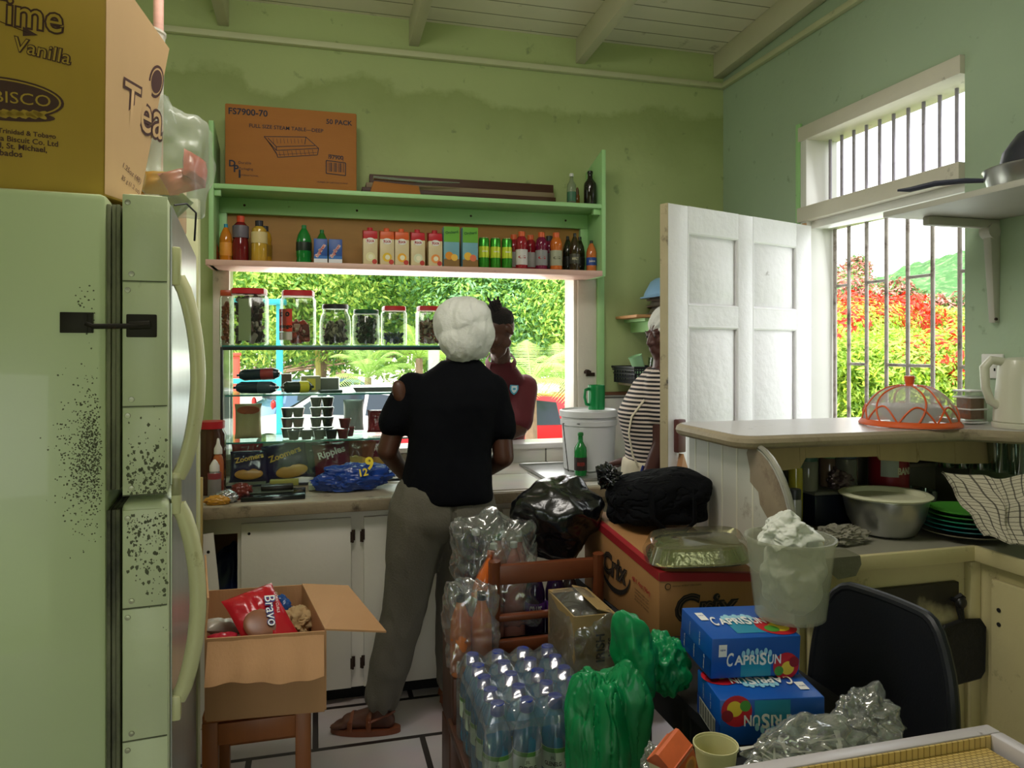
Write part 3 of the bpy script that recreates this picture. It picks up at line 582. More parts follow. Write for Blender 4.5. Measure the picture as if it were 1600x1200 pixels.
b = MB(); b.b2((SX0+.022, YB-.05, 2.12), (SX1-.022, YB-.02, 2.195), M_GTRIM, .003); b.b2((SX0+.022, YB-.05, 1.872), (SX0+.055, YB-.02, 2.12), M_GTRIM, .002); b.b2((SX1-.065, YB-.05, 1.872), (SX1-.022, YB-.02, 2.12), M_GTRIM, .002); b.build('mounting_rail', su)
b = MB(); b.b2((SX1-.06, SY+.02, 2.165), (SX1-.022, SY+.05, 2.195), M_GTRIM, .002); b.b2((SX0+.022, SY+.02, 2.165), (SX0+.05, SY+.05, 2.195), M_GTRIM, .002); b.build('cleat', su)
b = MB()
for x in (-.33, .2, .78, 1.3): b.lathe([(.006, .0), (.005, .003), (0, .004)], MATS['rusty iron'], M=Matrix.Translation((x, YB-.05, 2.16)) @ Matrix.Rotation(math.pi/2, 4, 'X'), seg=8)
b.build('screw_heads', su)
ZS, ZT = 1.8735, 2.218   # shelf tops
# ---------------- steam table carton
def txf(o, x=(1, 0, 0), y=(0, 0, 1)): return frame(Vector(o), x, y)
p0 = WY(352, 285, 3.60); p1 = WY(557, 285, 3.60); cw = p1.x-p0.x; ch = .375
t = thing('cardboard_carton', 'brown steam table carton standing at the left end of the top shelf', 'box', ((p0.x+p1.x)/2, 3.6, ZT)); M_CB = mat('cardboard brown', 'A5682C', .75, var=.08, scale=3, stretch=(1, 1, 5), bump=.1, bscale=30)
M_INK = mat('dark blue ink', '1C2238', .7, var=.05)
b = MB(); b.b2((p0.x, 3.585, ZT), (p1.x, 3.77, ZT+ch), M_CB, .006); cx = (p0.x+p1.x)/2; yf = 3.5845
def T_(s, px, py, w_, **k): q = p0.x+(px-352)/205*cw; b.text(s, w_, M_INK, txf((q, yf, ZT+(285-py)/130*ch)), **k)
T_('FS7900-70', 387, 167, .17, bold=.02); T_('50 PACK', 529, 172, .12, bold=.02); T_('FULL SIZE STEAM TABLE—DEEP', 446, 188, .33, bold=.012); T_('97900', 524, 230, .065, bold=.02); T_('Durable', 382, 248, .055); T_('Packaging', 384, 258, .06); T_('INTERNATIONAL', 388, 268, .085, bold=0)
T_('D', 363, 250, .028, bold=.03); T_('P', 369, 258, .022, bold=.03); T_('I', 374, 266, .008, bold=.03); T_('NUMBER OF CARTONS 50 PANS', 518, 272, .14)
def seg2(pts, wd=.0016):
    for a_, c_ in zip(pts, pts[1:]):
        A = Vector((p0.x+(a_[0]-352)/205*cw, yf-.0004, ZT+(285-a_[1])/130*ch)); B = Vector((p0.x+(c_[0]-352)/205*cw, yf-.0004, ZT+(285-c_[1])/130*ch)); n_ = (B-A).normalized().cross(Vector((0, 1, 0)))*wd; b.add([A-n_, B-n_, B+n_, A+n_], [(0, 1, 2, 3)], M_INK)
seg2([(411, 204), (476, 200), (496, 217), (430, 225), (411, 204)]); seg2([(414, 207), (430, 229), (432, 236), (494, 228), (496, 217)]); seg2([(417, 206), (430, 219), (490, 213)]); seg2([(476, 200), (474, 212)]); seg2([(430, 219), (430, 225)]); seg2([(416, 209), (431, 232), (493, 224)], .0008)
for q in range(9): seg2([(425+q*5.5, 206-q*.3), (426+q*5.5, 214-q*.4)], .0008); seg2([(434+q*6.5, 226-q*.8), (436+q*6.5, 234-q*.8)], .0009)
seg2([(508, 236), (539, 238), (539, 259), (508, 257), (508, 236)], .002); seg2([(512, 233), (512, 226), (535, 228), (535, 236)], .0012)
for q in range(11): seg2([(511+q*2.5, 239), (511+q*2.5, 254)], .0007+.0008*(q % 3))
b.build('carton_body', t)
b = MB(); b.b2((p0.x-.001, 3.66, ZT+ch-.0005), (p1.x+.001, 3.71, ZT+ch+.001), mat('packing tape', 'B08A52', .25, var=.05)); b.build('packing_tape', t)
# ---------------- planks, board scraps on the top shelf
xa = p1.x+.012; MDW = mat('dark stained timber', '4A2A18', .5, var=.3, scale=5, stretch=(1, 8, 8)); MPW = mat('pale grey timber', '8C7A60', .6, var=.2, scale=5, stretch=(1, 8, 8))
for k, (z0, z1, y0, y1, x1, m_, lab) in enumerate([(0, .025, 3.68, 3.78, 1.22, MPW, 'lowest pale plank lying along the top shelf'), (.026, .05, 3.69, 3.78, 1.225, MDW, 'thin dark plank between the pale ones on the top shelf'), (.051, .076, 3.70, 3.78, 1.22, MPW, 'upper pale plank lying along the top shelf'), (.077, .128, 3.745, 3.785, 1.23, MDW, 'dark brown louvre board uppermost behind the bottles')]):
    b = MB(); b.b2((xa+.02*k, y0, ZT+z0), (x1, y1, ZT+z1), m_, .002); tag(b.build('timber_plank', loc=(xa, y0, ZT)), lab, 'plank', 'planks on the top shelf')
b = MB(); b.hexa([(xa+.05, 3.58, ZT+.002), (xa+.30, 3.60, ZT+.002), (xa+.28, 3.67, ZT+.002), (xa+.05, 3.66, ZT+.002), (xa+.07, 3.60, ZT+.062), (xa+.29, 3.62, ZT+.055), (xa+.27, 3.67, ZT+.055), (xa+.07, 3.66, ZT+.062)], M_CB, .004); tag(b.build('cardboard_scrap', loc=(xa, 3.6, ZT)), 'small crushed cardboard piece lying before the planks', 'cardboard')
b = MB(); fm = mat('foil roll', 'C3C6CC', .25, .85, var=.1, scale=30); b.tube([(xa+.07, 3.63, ZT+.083), (xa+.3, 3.64, ZT+.079), (xa+.50, 3.65, ZT+.088)], [.018, .016, .004], fm, 10, flat=.5); b.tube([(xa+.36, 3.65, ZT+.082), (xa+.36, 3.665, ZT+.095)], .004, fm); tag(b.build('foil_sheet', loc=(xa, 3.63, ZT)), 'silver rolled foil sheet lying over the cardboard scrap', 'foil')
# ---------------- bottles
def bmat(name, c, a=.86): return mat(name, c, .08, var=.05, alpha=a, spec=.6)
def bottle(lab, px, yb, h, r, liq, capc, kind='soda', Y=3.64, Z=None, lb=None, group=None, a=.88, name='drink_bottle', cat='bottle', tx=None, pos=None):
    if pos is None:
        q = WY(px, yb, Y); x, y, z = q.x, Y, (ZS if Z is None else Z)
    else: x, y, z = pos
    t = thing(name, lab, cat, (x, y, z), 0, group); ml = bmat('liquid '+liq, liq, a); mc = mat('cap '+capc, capc, .35, var=.04)
    P = {'soda': [(0, .005), (.8, 0), (.98, .03), (1, .08), (.93, .14), (1, .2), (1, .34), (.96, .42), (1, .5), (.98, .6), (.8, .74), (.5, .85), (.3, .91), (.28, .95)],
         'sport': [(0, .005), (.85, 0), (.98, .03), (1, .1), (1, .5), (.9, .53), (.9, .56), (1, .6), (.98, .72), (.8, .82), (.55, .87), (.5, .89), (.5, .93)],
         'beer': [(0, .005), (.9, 0), (1, .03), (1, .56), (.93, .64), (.6, .72), (.4, .78), (.36, .93), (.42, .95), (.42, .97)],
         'jug': [(0, .005), (.85, 0), (1, .04), (1, .42), (.88, .5), (.9, .58), (1, .66), (.85, .8), (.5, .86), (.45, .9)],
         'sauce': [(0, .005), (.9, 0), (1, .03), (1, .62), (.8, .7), (.62, .74), (.6, .8)]}[kind]
    b = MB(); b.lathe([(rr*r, zz*h) for rr, zz in P], ml, (x, y, z), 20); b.build('bottle_body', t)
    zt = P[-1][1]*h; cr_ = P[-1][0]*r
    b = MB()
    if kind == 'sauce': b.lathe([(.75*r, zt-.01), (.72*r, zt+.012), (.35*r, zt+.03), (.2*r, h*1.02), (.1*r, h*1.03)], mc, (x, y, z), 14)
    elif kind == 'beer': b.lathe([(cr_*1.1, zt-.012), (cr_*1.1, zt), (cr_*.8, zt+.004), (0, zt+.004)], mc, (x, y, z), 14)
    else: b.lathe([(cr_*1.12, zt-.014), (cr_*1.12, h*.995), (cr_*.95, h), (0, h)], mc, (x, y, z), 16)
    b.build('bottle_cap', t)
    if lb:
        m_ = mat('label '+lb[0], lb[0], .45, var=.12, scale=30); b = MB(); z0, z1 = lb[1]*h, lb[2]*h
        k = 1.02; b.open_lathe([(r*k*.995, z0), (r*k, z0+.001), (r*k, z1-.001), (r*k*.995, z1)], m_, (x, y, z), 20)
        if tx: b.ctext(tx[0], r*1.3, mat('ink '+tx[1], tx[1], .5), r*k+.0006, (z0+z1)/2, h=min((z1-z0)*.4, r*.55), ang=-math.pi/2-.1+math.atan2(-x, y)*-.0-.12, c=(x, y, z), bold=.02)
        b.build('wrap_label', t)
    return t
Gs = 'bottles and cartons on the shelf over the hatch'
bottle('orange drink bottle with blue cap at the left end of the shelf', 353, 402, .175, .028, 'D8821E', '2E8FB0', 'soda', lb=('E89A3A', .15, .5), group=Gs)
bottle('tall dark red squash bottle beside the orange one', 376, 402, .215, .036, '7A1A20', 'D8492A', 'jug', lb=('6A6470', .52, .78), group=Gs)
bottle('yellow juice jug with black cap behind its twin', 414, 400, .185, .032, 'C8962A', '20202A', 'jug', Y=3.72, lb=('8A6A20', .2, .5), group=Gs)
bottle('yellow juice jug with black cap, front of two', 405, 404, .195, .036, 'D0A63C', '20202A', 'jug', Y=3.63, lb=('D9C48A', .45, .72), group=Gs)
bottle('green soda bottle, left of two, dark label', 475, 404, .185, .036, '1F8A3A', '1E7A40', 'soda', lb=('1C2A1E', .33, .55), group=Gs, a=.8)
bottle('green soda bottle, right of two, behind the blue cartons', 503, 404, .178, .032, '3E8A3A', '1E7A40', 'soda', Y=3.72, lb=('2A4A2E', .33, .55), group=Gs, a=.8)
bottle('small brown bottle standing against the left shelf panel', 337, 402, .07, .016, '7A3A18', '8A4A20', 'sauce', Y=3.66, group=Gs)
for px, Y, lab, liq, cp, kd, lbc, tt in [
 (803, 3.73, 'red drink bottle half hidden behind the last green can', 'A0202E', 'E0632E', 'sport', 'C9C4C4', None),
 (815, 3.62, 'red sports drink bottle with orange cap and pale label', 'A0202E', 'E0632E', 'sport', 'D2CECD', ('G', 'B04040')),
 (829, 3.72, 'red sports drink bottle behind the pale labelled one', 'A0202E', 'E0632E', 'sport', 'BDB9B8', None),
 (846, 3.62, 'purple-red sports drink bottle with big G label', '7A1840', 'E0632E', 'sport', '8E8E90', ('G', 'B02030')),
 (858, 3.73, 'dark capped drink bottle behind the purple-red one', '7A1840', '20242A', 'sport', '55504E', None),
 (869, 3.61, 'orange sports drink bottle with grey G label', 'D8702A', 'E0632E', 'sport', 'A4A48C', ('G', '6A6A50')),
 (887, 3.74, 'black capped malt bottle, rear left of the dark group', '2A2C1E', '1C201E', 'soda', '2A2A26', None),
 (898, 3.63, 'dark malt bottle with black cap, front of the dark group', '3E3220', '1C201E', 'soda', '4A4A40', ('MALT', 'C9C2A0')),
 (906, 3.74, 'dark bottle behind the malt bottle near the shelf end', '30301E', '1C2A24', 'soda', '26261E', None),
 (924, 3.63, 'small orange juice bottle with blue label at the right end', 'D87A40', '26302C', 'soda', '2A4A9A', ('juice', 'F0E8E0'))]:
    h = .195 if kd == 'sport' else (.2 if px != 924 else .165)
    bottle(lab, px, 415, h, .031 if kd == 'sport' else .027, liq, cp, kd, Y=Y, lb=(lbc, .12, .52) if kd == 'sport' else (lbc, .2, .45), tx=tt, group=Gs, a=.93)
bottle('clear rum bottle on the top shelf with a light cap', 893, 312, .165, .024, 'A8B49A', 'D8D8D8', 'beer', Y=3.62, Z=ZT, lb=('3A6A50', .1, .4), a=.35, name='spirit_bottle', group='bottles on the top shelf')
bottle('dark brown unlabelled bottle by the right panel, top shelf', 922, 313, .185, .033, '1E1A14', '14120E', 'beer', Y=3.62, Z=ZT, a=.97, name='spirit_bottle', group='bottles on the top shelf')
bottle('little amber bottle behind the clear rum bottle', 902, 312, .09, .013, '8A5A28', '6A4A28', 'sauce', Y=3.66, Z=ZT, a=.9, name='spirit_bottle', group='bottles on the top shelf')
# ---------------- cartons
def carton(lab, px, yb, w_, d_, h, body, top, txt, txc, Y=3.62, fruit=None, gable=True, name='juice_carton', group=Gs, diag=False, band=None):
    q = WY(px, yb, Y); x, y, z = q.x, Y, ZS; t = thing(name, lab, 'carton', (x, y, z), 0, group)
    mb_, mt_ = mat('carton '+body, body, .4, var=.06), mat('carton '+top, top, .4, var=.06)
    b = MB(); hb = h*.72 if gable else h
    b.b2((x-w_/2, y-d_/2, z), (x+w_/2, y+d_/2, z+hb), mb_, .002)
    f = txf((x, y-d_/2-.0002, z))
    if gable: b.hexa([(x-w_/2, y-d_/2, z+hb), (x+w_/2, y-d_/2, z+hb), (x+w_/2, y+d_/2, z+hb), (x-w_/2, y+d_/2, z+hb), (x-w_/2+.002, y-d_/2, z+h*.93), (x+w_/2-.002, y-d_/2, z+h*.93), (x+w_/2, y+d_/2, z+h), (x-w_/2, y+d_/2, z+h)], mt_, .002)
    if band:
        for c_, z0, z1 in band: b.quad(w_*.99, (z1-z0)*h, mat('carton '+c_, c_, .4), f @ fr((0, (z0+z1)/2*h, 0)), .0004)
    if fruit:
        for i, (c_, fx, fz, rr) in enumerate(fruit): b.disc(rr, rr, mat('print '+c_, c_, .4), f @ fr((fx, fz*h, 0)), 16, .0008+.0004*i)
    mk = mat('ink '+txc, txc, .45)
    if diag:
        b.text(txt, h*.62, mat('print white', 'F2F2EE', .4), f @ fr((0, h*.5, .0013)) @ Matrix.Rotation(1.0, 4, 'Z'), bold=.09); b.text(txt, h*.6, mk, f @ fr((0, h*.5, .0016)) @ Matrix.Rotation(1.0, 4, 'Z'), bold=.02)
    else:
        if gable: b.disc(w_*.32, h*.085, mat('print white', 'F2F2EE', .4), f @ fr((0, h*.66, 0)), 20, .0013)
        b.text(txt, w_*(.5 if gable else .8), mk, f @ fr((0, h*(.66 if gable else .86), .0018)) @ Matrix.Rotation(.12, 4, 'Z'), bold=.02)
    b.build('carton_body', t)
    if gable: c_ = MB(); c_.cyl((x, y+.002, z+h*.95), (x, y+.002, z+h*1.04), w_*.2, mat('cap '+top, top, .4), seg=14); c_.build('screw_cap', t)
    return t
for px, lab in ((501, 'blue and white nutrition drink carton, left of the pair'), (524, 'blue and white nutrition drink carton, right of the pair')):
    carton(lab, px, 404, .062, .042, .115, '1F4FA0', 'DfE6F0', 'Supligen', 'C22A2A', gable=False, diag=True, band=[('E6E9EE', .0, .18), ('2A6FC0', .18, .3)], Y=3.60)
for px, tp, lab, fc in ((578, 'C4202C', 'juice carton with red top and apple print, leftmost of five', 'E9E2B0'), (604, 'E0602A', 'juice carton with orange top and pineapple print, second of five', 'E8C030'), (627, 'E0602B', 'juice carton with orange top, middle of the five', 'F0B02A'), (652, 'C4202D', 'juice carton with red top and apple print, fourth of five', 'DCE0C0'), (679, 'C4202E', 'juice carton with red top and fruit punch print, rightmost of five', 'F09A50')):
    carton(lab, px, 412, .068, .062, .175, 'DCCBA0', tp, 'Rica', 'B02028', fruit=[(fc, 0, .22, .022), ('C03A30', .02, .09, .012), ('F4EFD0', .002, .22, .012)])
for px, lab, f1, f2 in ((704, 'tall green and blue juice carton with orange slice, left one', 'E8962A', 'F2C050'), (733, 'tall green and blue juice carton with grapefruit slice, right one', 'F0C040', 'E87A5A')):
    carton(lab, px, 414, .078, .06, .20, '7AB0C0', '5FA838', 'Orchard', '1E5A28', gable=False, band=[('6FB23C', .62, 1.0), ('8C6A3A', .0, .2)], fruit=[(f1, -.012, .28, .020), (f2, .014, .24, .017)])
def can(lab, px, yb, r, h, Y=3.62, X=None, body='2F8A30'):
    q = WY(px, yb, Y); x, y, z = q.x, Y, ZS; t = thing('drink_can', lab, 'can', (x, y, z), 0, 'green drink cans on the shelf over the hatch')
    mcn, ms_ = mat('can green', '3F9A2E', .25, .5, var=.15, scale=20), mat('can silver', 'C8C8A0', .25, .9)
    b = MB(); b.lathe([(r*.85, 0), (r, .006), (r, h-.012), (r*.86, h)], mcn, (x, y, z), 22)
    b.open_lathe([(r*1.004, h*.35), (r*1.006, h*.36), (r*1.006, h*.7), (r*1.004, h*.71)], mat('can lime', 'C9D63A', .3, .3, var=.2, scale=25), (x, y, z), 22); b.ctext('GRACE', r*1.1, mat('print white', 'F2F2EE', .4), r*1.01, h*.55, ang=-math.pi/2, c=(x, y, z), bold=.03); b.build('can_body', t)
    b = MB(); b.lathe([(r*.88, h-.004), (r*.9, h), (r*.8, h), (r*.78, h-.004), (0, h-.004)], ms_, (x, y, z), 22); b.build('can_lid', t)
can('tall green can, left of three beside the tall juice cartons', 756, 414, .027, .155); can('tall green can in the middle of three', 774, 414, .027, .155); can('tall green can, right of three beside the red bottles', 792, 414, .027, .155)
# ================================================================== COUNTER UNDER THE HATCH
CZ = .86; CYF = 3.05
M_CTOP = mat('worn counter paint', 'A69C86', .35, var=.2, scale=5, dirt=('5C5244', .45, 8), bump=.1)
ct = thing('countertop', 'long worn countertop with splintered front edge under the hatch', 'countertop', (0, CYF, .8))
b = MB(); b.b2((-1.7, CYF, CZ-.035), (1.95, YB-.013, CZ), M_CTOP, .006); b.build('slab', ct)
b = MB(); b.b2((-1.7, CYF-.012, CZ-.05), (1.95, CYF, CZ-.004), mat('splintered edging', '8A7B63', .6, var=.25, scale=12, dirt=('443628', .6, 10), bump=.4), .006); b.build('front_edging', ct)
b = MB(); b.b2((.62, CYF+.02, CZ), (1.42, YB-.013, CZ+.004), tile_mat('counter tiles', 'D9D3C4', 'D2CBBB', '6E6455', .4, .4, .004, rough=.25)); b.build('tiled_inset', ct)
b = MB(); b.b2((-.9, YB-.034, CZ), (.60, YB-.013, CZ+.075), mat('speckled stone', '8A8474', .4, var=.5, scale=60, dirt=('3E3A34', .7, 40))); b.build('stone_upstand', ct)
M_CAB = mat('cabinet paint', 'D3CDBF', .5, var=.06, scale=4, dirt=('6A5A48', .14, 9), bump=.08); M_DK = mat('dark cavity', '14130F', .9)
cb = thing('base_cabinet', 'long white painted base cabinet under the worktop with rusty hinges', 'cabinet', (0, 3.1, 0))
b = MB(); CF = 3.115
b.b2((-1.7, CF, .735), (1.95, CF+.03, CZ-.036), M_CAB); 
for x0, x1 in ((-1.7, -1.66), (-.30, -.275), (.14, .195), (.75, .79), (1.32, 1.38), (1.91, 1.95)): b.b2((x0, CF, .09), (x1, CF+.03, .735), M_CAB)
b.b2((-1.7, CF, .07), (1.95, CF+.03, .09), M_CAB); b.b2((-1.7, CF+.03, .07), (1.95, YB-.02, .085), M_CAB); b.b2((-1.7, YB-.03, .085), (1.95, YB-.02, CZ-.036), MATS['brown wood']); b.b2((-1.7, CF+.03, .085), (-1.68, YB-.03, CZ-.036), M_CAB); b.b2((1.93, CF+.03, .085), (1.95, YB-.03, CZ-.036), M_CAB); b.build('carcass', cb)  # back panel coloured dark brown to stand in for the cavity's shade
b = MB(); b.b2((-1.7, CF+.06, 0), (1.95, CF+.09, .07), M_DK); b.build('kickboard', cb)
def cdoor(x0, x1, hx, hx2=None, knob=None):
    b = MB(); b.b2((x0, CF-.02, .075), (x1, CF-.001, .775), M_CAB, .002); d_ = b.build('cabinet_door', cb)
    for z in (.18, .70):
        h = MB(); h.cyl((hx, CF-.026, z-.026), (hx, CF-.026, z+.026), .0045, MATS['rusty iron'], seg=8)
        for s_ in (-1, 1): h.box((hx+s_*.006, CF-.0225, z+.004*s_), (.007, .003, .044), MATS['rusty iron'], .001)
        h.build('hinge', d_)
    if knob: h = MB(); h.lathe([(.006, 0), (.007, .012), (.015, .018), (.013, .028), (0, .031)], mat('black knob', '17171A', .35), M=Matrix.Translation(knob) @ Matrix.Rotation(math.pi/2, 4, 'X'), seg=16); h.build('knob', d_)
cdoor(-.285, .142, .148); b = MB(); b.cyl((-.255, CF-.0205, .735), (-.255, CF-.019, .735), .006, M_DK, seg=10); b.build('knob_hole', cb); cdoor(.193, .755, .187); cdoor(.785, 1.325, 1.33, knob=(.81, CF-.02, .71)); cdoor(1.36, 1.93, 1.935)
b = MB(); Mx = Matrix.Translation((-.365, 3.048, .0)) @ Matrix.Rotation(-.10, 4, 'Y') @ Matrix.Rotation(-.035, 4, 'X'); b.b2((-.22, 0, .01), (.055, .012, .75), M_CAB, .002, M=Mx)
for z in (.68,): b.cyl((.03, -.001, z), (.03, .004, z), .006, M_DK, M=Mx)
tag(b.build('loose_panel', loc=(-.43, 3.06, 0)), 'loose white cabinet panel leaning beside the dark open cavity', 'panel')
b = MB(); b.ell((-.35, 3.4, .36), (.10, .12, .26), mat('navy plastic sack', '16245A', .35, var=.3, scale=9, bump=.5, bscale=12), 4, fn=lambda d: 1+.12*noise.noise(d*3)); tag(b.build('plastic_sack', loc=(-.35, 3.4, .1)), 'navy plastic sack inside the open cabinet cavity', 'sack')
b = MB(); b.b2((-.505, 3.0, .62), (-.415, 3.025, .98), mat('yellowed board', 'C9AE6E', .7, var=.1), .003); tag(b.build('board_strip', loc=(-.46, 3.0, .62)), 'narrow yellowed board strip propped at the counter end by the fridge', 'board')
# small mouldy patch at the cabinet top is in the paint; bucket, mug, bottle and drainer
dr_ = thing('draining_tray', 'flat stainless draining tray under the white bucket', 'tray', (1.35, 3.4, CZ)); M_SS = mat('stainless steel', 'B4B6B2', .28, .9, var=.08, scale=20)
b = MB(); b.b2((1.02, 3.16, CZ+.0045), (1.66, 3.66, CZ+.0105), M_SS, .002)
for a_, c_ in (((1.02, 3.16), (1.66, 3.16)), ((1.66, 3.16), (1.66, 3.66)), ((1.02, 3.66), (1.66, 3.66)), ((1.02, 3.16), (1.02, 3.66))): b.cyl((a_[0], a_[1], CZ+.013), (c_[0], c_[1], CZ+.013), .006, M_SS, seg=8)
b.build('tray_base', dr_)
zb = CZ+.0110; bx, by = 1.325, 3.47
bk = thing('plastic_bucket', 'big white lidded bucket standing on the draining tray', 'bucket', (bx, by, zb)); M_BK = mat('bucket white', 'D5D6D6', .4, var=.04, dirt=('9A9484', .12, 7))
b = MB(); b.lathe([(.118, 0), (.125, .004), (.135, .22), (.142, .222), (.142, .245), (.136, .247), (.138, .285)], M_BK, (bx, by, zb), 36); b.build('bucket_body', bk)
b = MB(); b.lathe([(.141, .262), (.147, .264), (.147, .292), (.135, .296), (.132, .288), (0, .286)], M_BK, (bx, by, zb), 36); b.build('bucket_lid', bk)
b = MB(); b.tube([(bx-.143, by-.02, zb+.23), (bx-.15, by-.07, zb+.15), (bx-.155, by-.12, zb+.05), (bx-.155, by-.135, zb+.012)], .0022, M_DK, 6); b.tube([(bx-.142, by-.02, zb+.23), (bx-.09, by-.115, zb+.235)], .002, M_DK, 6); b.build('wire_handle', bk)
mg = thing('plastic_mug', 'green plastic mug standing on the bucket lid', 'mug', (bx+.03, by-.03, zb+.2965)); M_GM = mat('green plastic', '158A48', .3, var=.06, alpha=.93)
b = MB(); b.lathe([(0, .004), (.036, .004), (.039, .12), (.042, .122), (.041, 0), (.037, 0)][::1], M_GM, (bx+.03, by-.03, zb+.2965), 28); b.build('mug_body', mg)
b = MB(); b.tube([(bx-.008, by-.03, zb+.40), (bx-.035, by-.045, zb+.395), (bx-.04, by-.048, zb+.36), (bx-.03, by-.043, zb+.325), (bx-.005, by-.03, zb+.32)], .006, M_GM, 8, flat=1.4); b.build('mug_handle', mg)
bottle('green beer bottle with dark label beside the bucket', 931, 745, .205, .03, '1F8A3C', '1F7A34', 'beer', pos=(1.215, 3.29, zb), lb=('2A1E1A', .12, .42), a=.85, name='beer_bottle', tx=('BEER', 'A03028'))
# ---------------- corner shelves with basins and basket
b = MB(); b.b2((1.66, 3.53, 1.615), (XR, YB, 1.632), M_GTRIM, .003); b.b2((1.70, 3.56, 1.56), (1.72, YB, 1.615), M_GTRIM); tag(b.build('corner_shelf', loc=(1.66, 3.6, 1.6)), 'pale green corner shelf carrying the washbasins', 'shelf')
b = MB(); b.b2((1.60, 3.50, 1.6325), (2.1, 3.78, 1.648), mat('chopping board wood', 'B98A58', .6, var=.15, stretch=(1, 6, 6)), .003); tag(b.build('wooden_board', loc=(1.6, 3.5, 1.63)), 'wooden board lying on the corner shelf under the basins', 'board')
def basin(lab, z, r, h, mt, rot=(0, 0, 0), c=(1.90, 3.545)):
    t = thing('washbasin', lab, 'basin', (c[0], c[1], z), rot=rot, group='upturned basins on the corner shelf')
    b = MB(); b.open_lathe([(r*1.0, .0), (r*1.02, .004), (r*1.0, .010), (r*.93, .012), (r*.9, .03), (r*.74, h*.85), (r*.62, h), (0.001, h), (.001, h-.003), (r*.6, h-.004), (r*.72, h*.83), (r*.88, .03), (r*.92, .008), (r, 0)], mt, (0, 0, 0), 40); b.build('basin_body', t, world=False); return t
MAL = mat('dull aluminium', '7E7468', .4, .75, var=.15, scale=8); basin('lowest upturned aluminium basin of the stack', 1.649, .205, .09, MAL); basin('second upturned aluminium basin from the bottom', 1.690, .20, .09, MAL); basin('third upturned aluminium basin under the blue one', 1.732, .20, .09, MAL, (.04, -.05, 0)); basin('light blue plastic basin tipped over the top of the stack', 1.762, .235, .10, mat('blue plastic', '7FA6C8', .4, var=.05), (.0, -.12, 0))
b = MB(); b.b2((1.62, 3.5, 1.272), (2.27, YB-.013, 1.288), mat('shelf wood', 'B8A888', .6, var=.15, dirt=('6A5A48', .3, 8)), .003); b.b2((1.75, 3.56, 1.22), (2.2, 3.60, 1.272), MATS['brown wood']); tag(b.build('basket_shelf', loc=(1.62, 3.5, 1.27)), 'rough wooden shelf carrying the black basket by the corner', 'shelf')
bs = thing('wire_basket', 'black plastic lattice basket on the lower corner shelf', 'basket', (1.78, 3.60, 1.289)); MBK = mat('black plastic', '15171C', .4, var=.1)
b = MB(); x0, x1, y0, y1, z0, z1 = 1.585, 1.98, 3.48, 3.74, 1.289, 1.372
for k in range(4):
    z = z0+.01+k*.02; e_ = k*.004
    for A, B in (((x0-e_, y0-e_), (x1+e_, y0-e_)), ((x1+e_, y0-e_), (x1+e_, y1+e_)), ((x1+e_, y1+e_), (x0-e_, y1+e_)), ((x0-e_, y1+e_), (x0-e_, y0-e_))): b.box(((A[0]+B[0])/2, (A[1]+B[1])/2, z), (abs(B[0]-A[0])+.005, abs(B[1]-A[1])+.005, .007), MBK)
for k in range(28):
    x = x0+(x1-x0)*k/27; b.box((x, y0-.007, (z0+z1)/2), (.005, .004, z1-z0), MBK); b.box((x, y1+.007, (z0+z1)/2), (.005, .004, z1-z0), MBK)
for k in range(16):
    y = y0+(y1-y0)*k/15; b.box((x0-.007, y, (z0+z1)/2), (.004, .005, z1-z0), MBK); b.box((x1+.007, y, (z0+z1)/2), (.004, .005, z1-z0), MBK)
b.b2((x0, y0, z0), (x1, y1, z0+.004), MBK); b.tube([(x0-.014, y0-.014, z1), (x1+.014, y0-.014, z1), (x1+.014, y1+.014, z1), (x0-.014, y1+.014, z1)], .008, MBK, 6, closed=True); b.build('basket_body', bs)
def cup(lab, pos, r0, r1, h, mt, rot, name='plastic_cup', cat='cup', group=None):
    t = thing(name, lab, cat, pos, rot=rot, group=group); b = MB(); b.open_lathe([(0.001, 0), (r0, 0), (r1, h), (r1*1.05, h), (r1*1.05, h-.004), (r1*.97, h-.004), (r0*.95, .003), (.001, .003)], mt, (0, 0, 0), 24); b.build('cup_body', t, world=False); return t
cup('pale green tumbler leaning out of the black basket', (1.68, 3.60, 1.31), .026, .036, .13, mat('pale green plastic', '9CCB9A', .4), (0, -.35, 0))
cup('white plastic beaker leaning in the black basket behind the green one', (1.81, 3.63, 1.32), .045, .06, .15, mat('white plastic', 'DCDCDA', .4), (.15, .5, 0))
cup('white bowl upright at the right of the black basket', (1.94, 3.60, 1.30), .035, .06, .16, MATS['white plastic'], (0, -.1, 0), name='plastic_tub', cat='tub')
cup('clear glass tumbler in the black basket', (1.76, 3.66, 1.30), .028, .038, .12, glass('clear cup', 'DDE6DF', .3), (0, .2, 0))
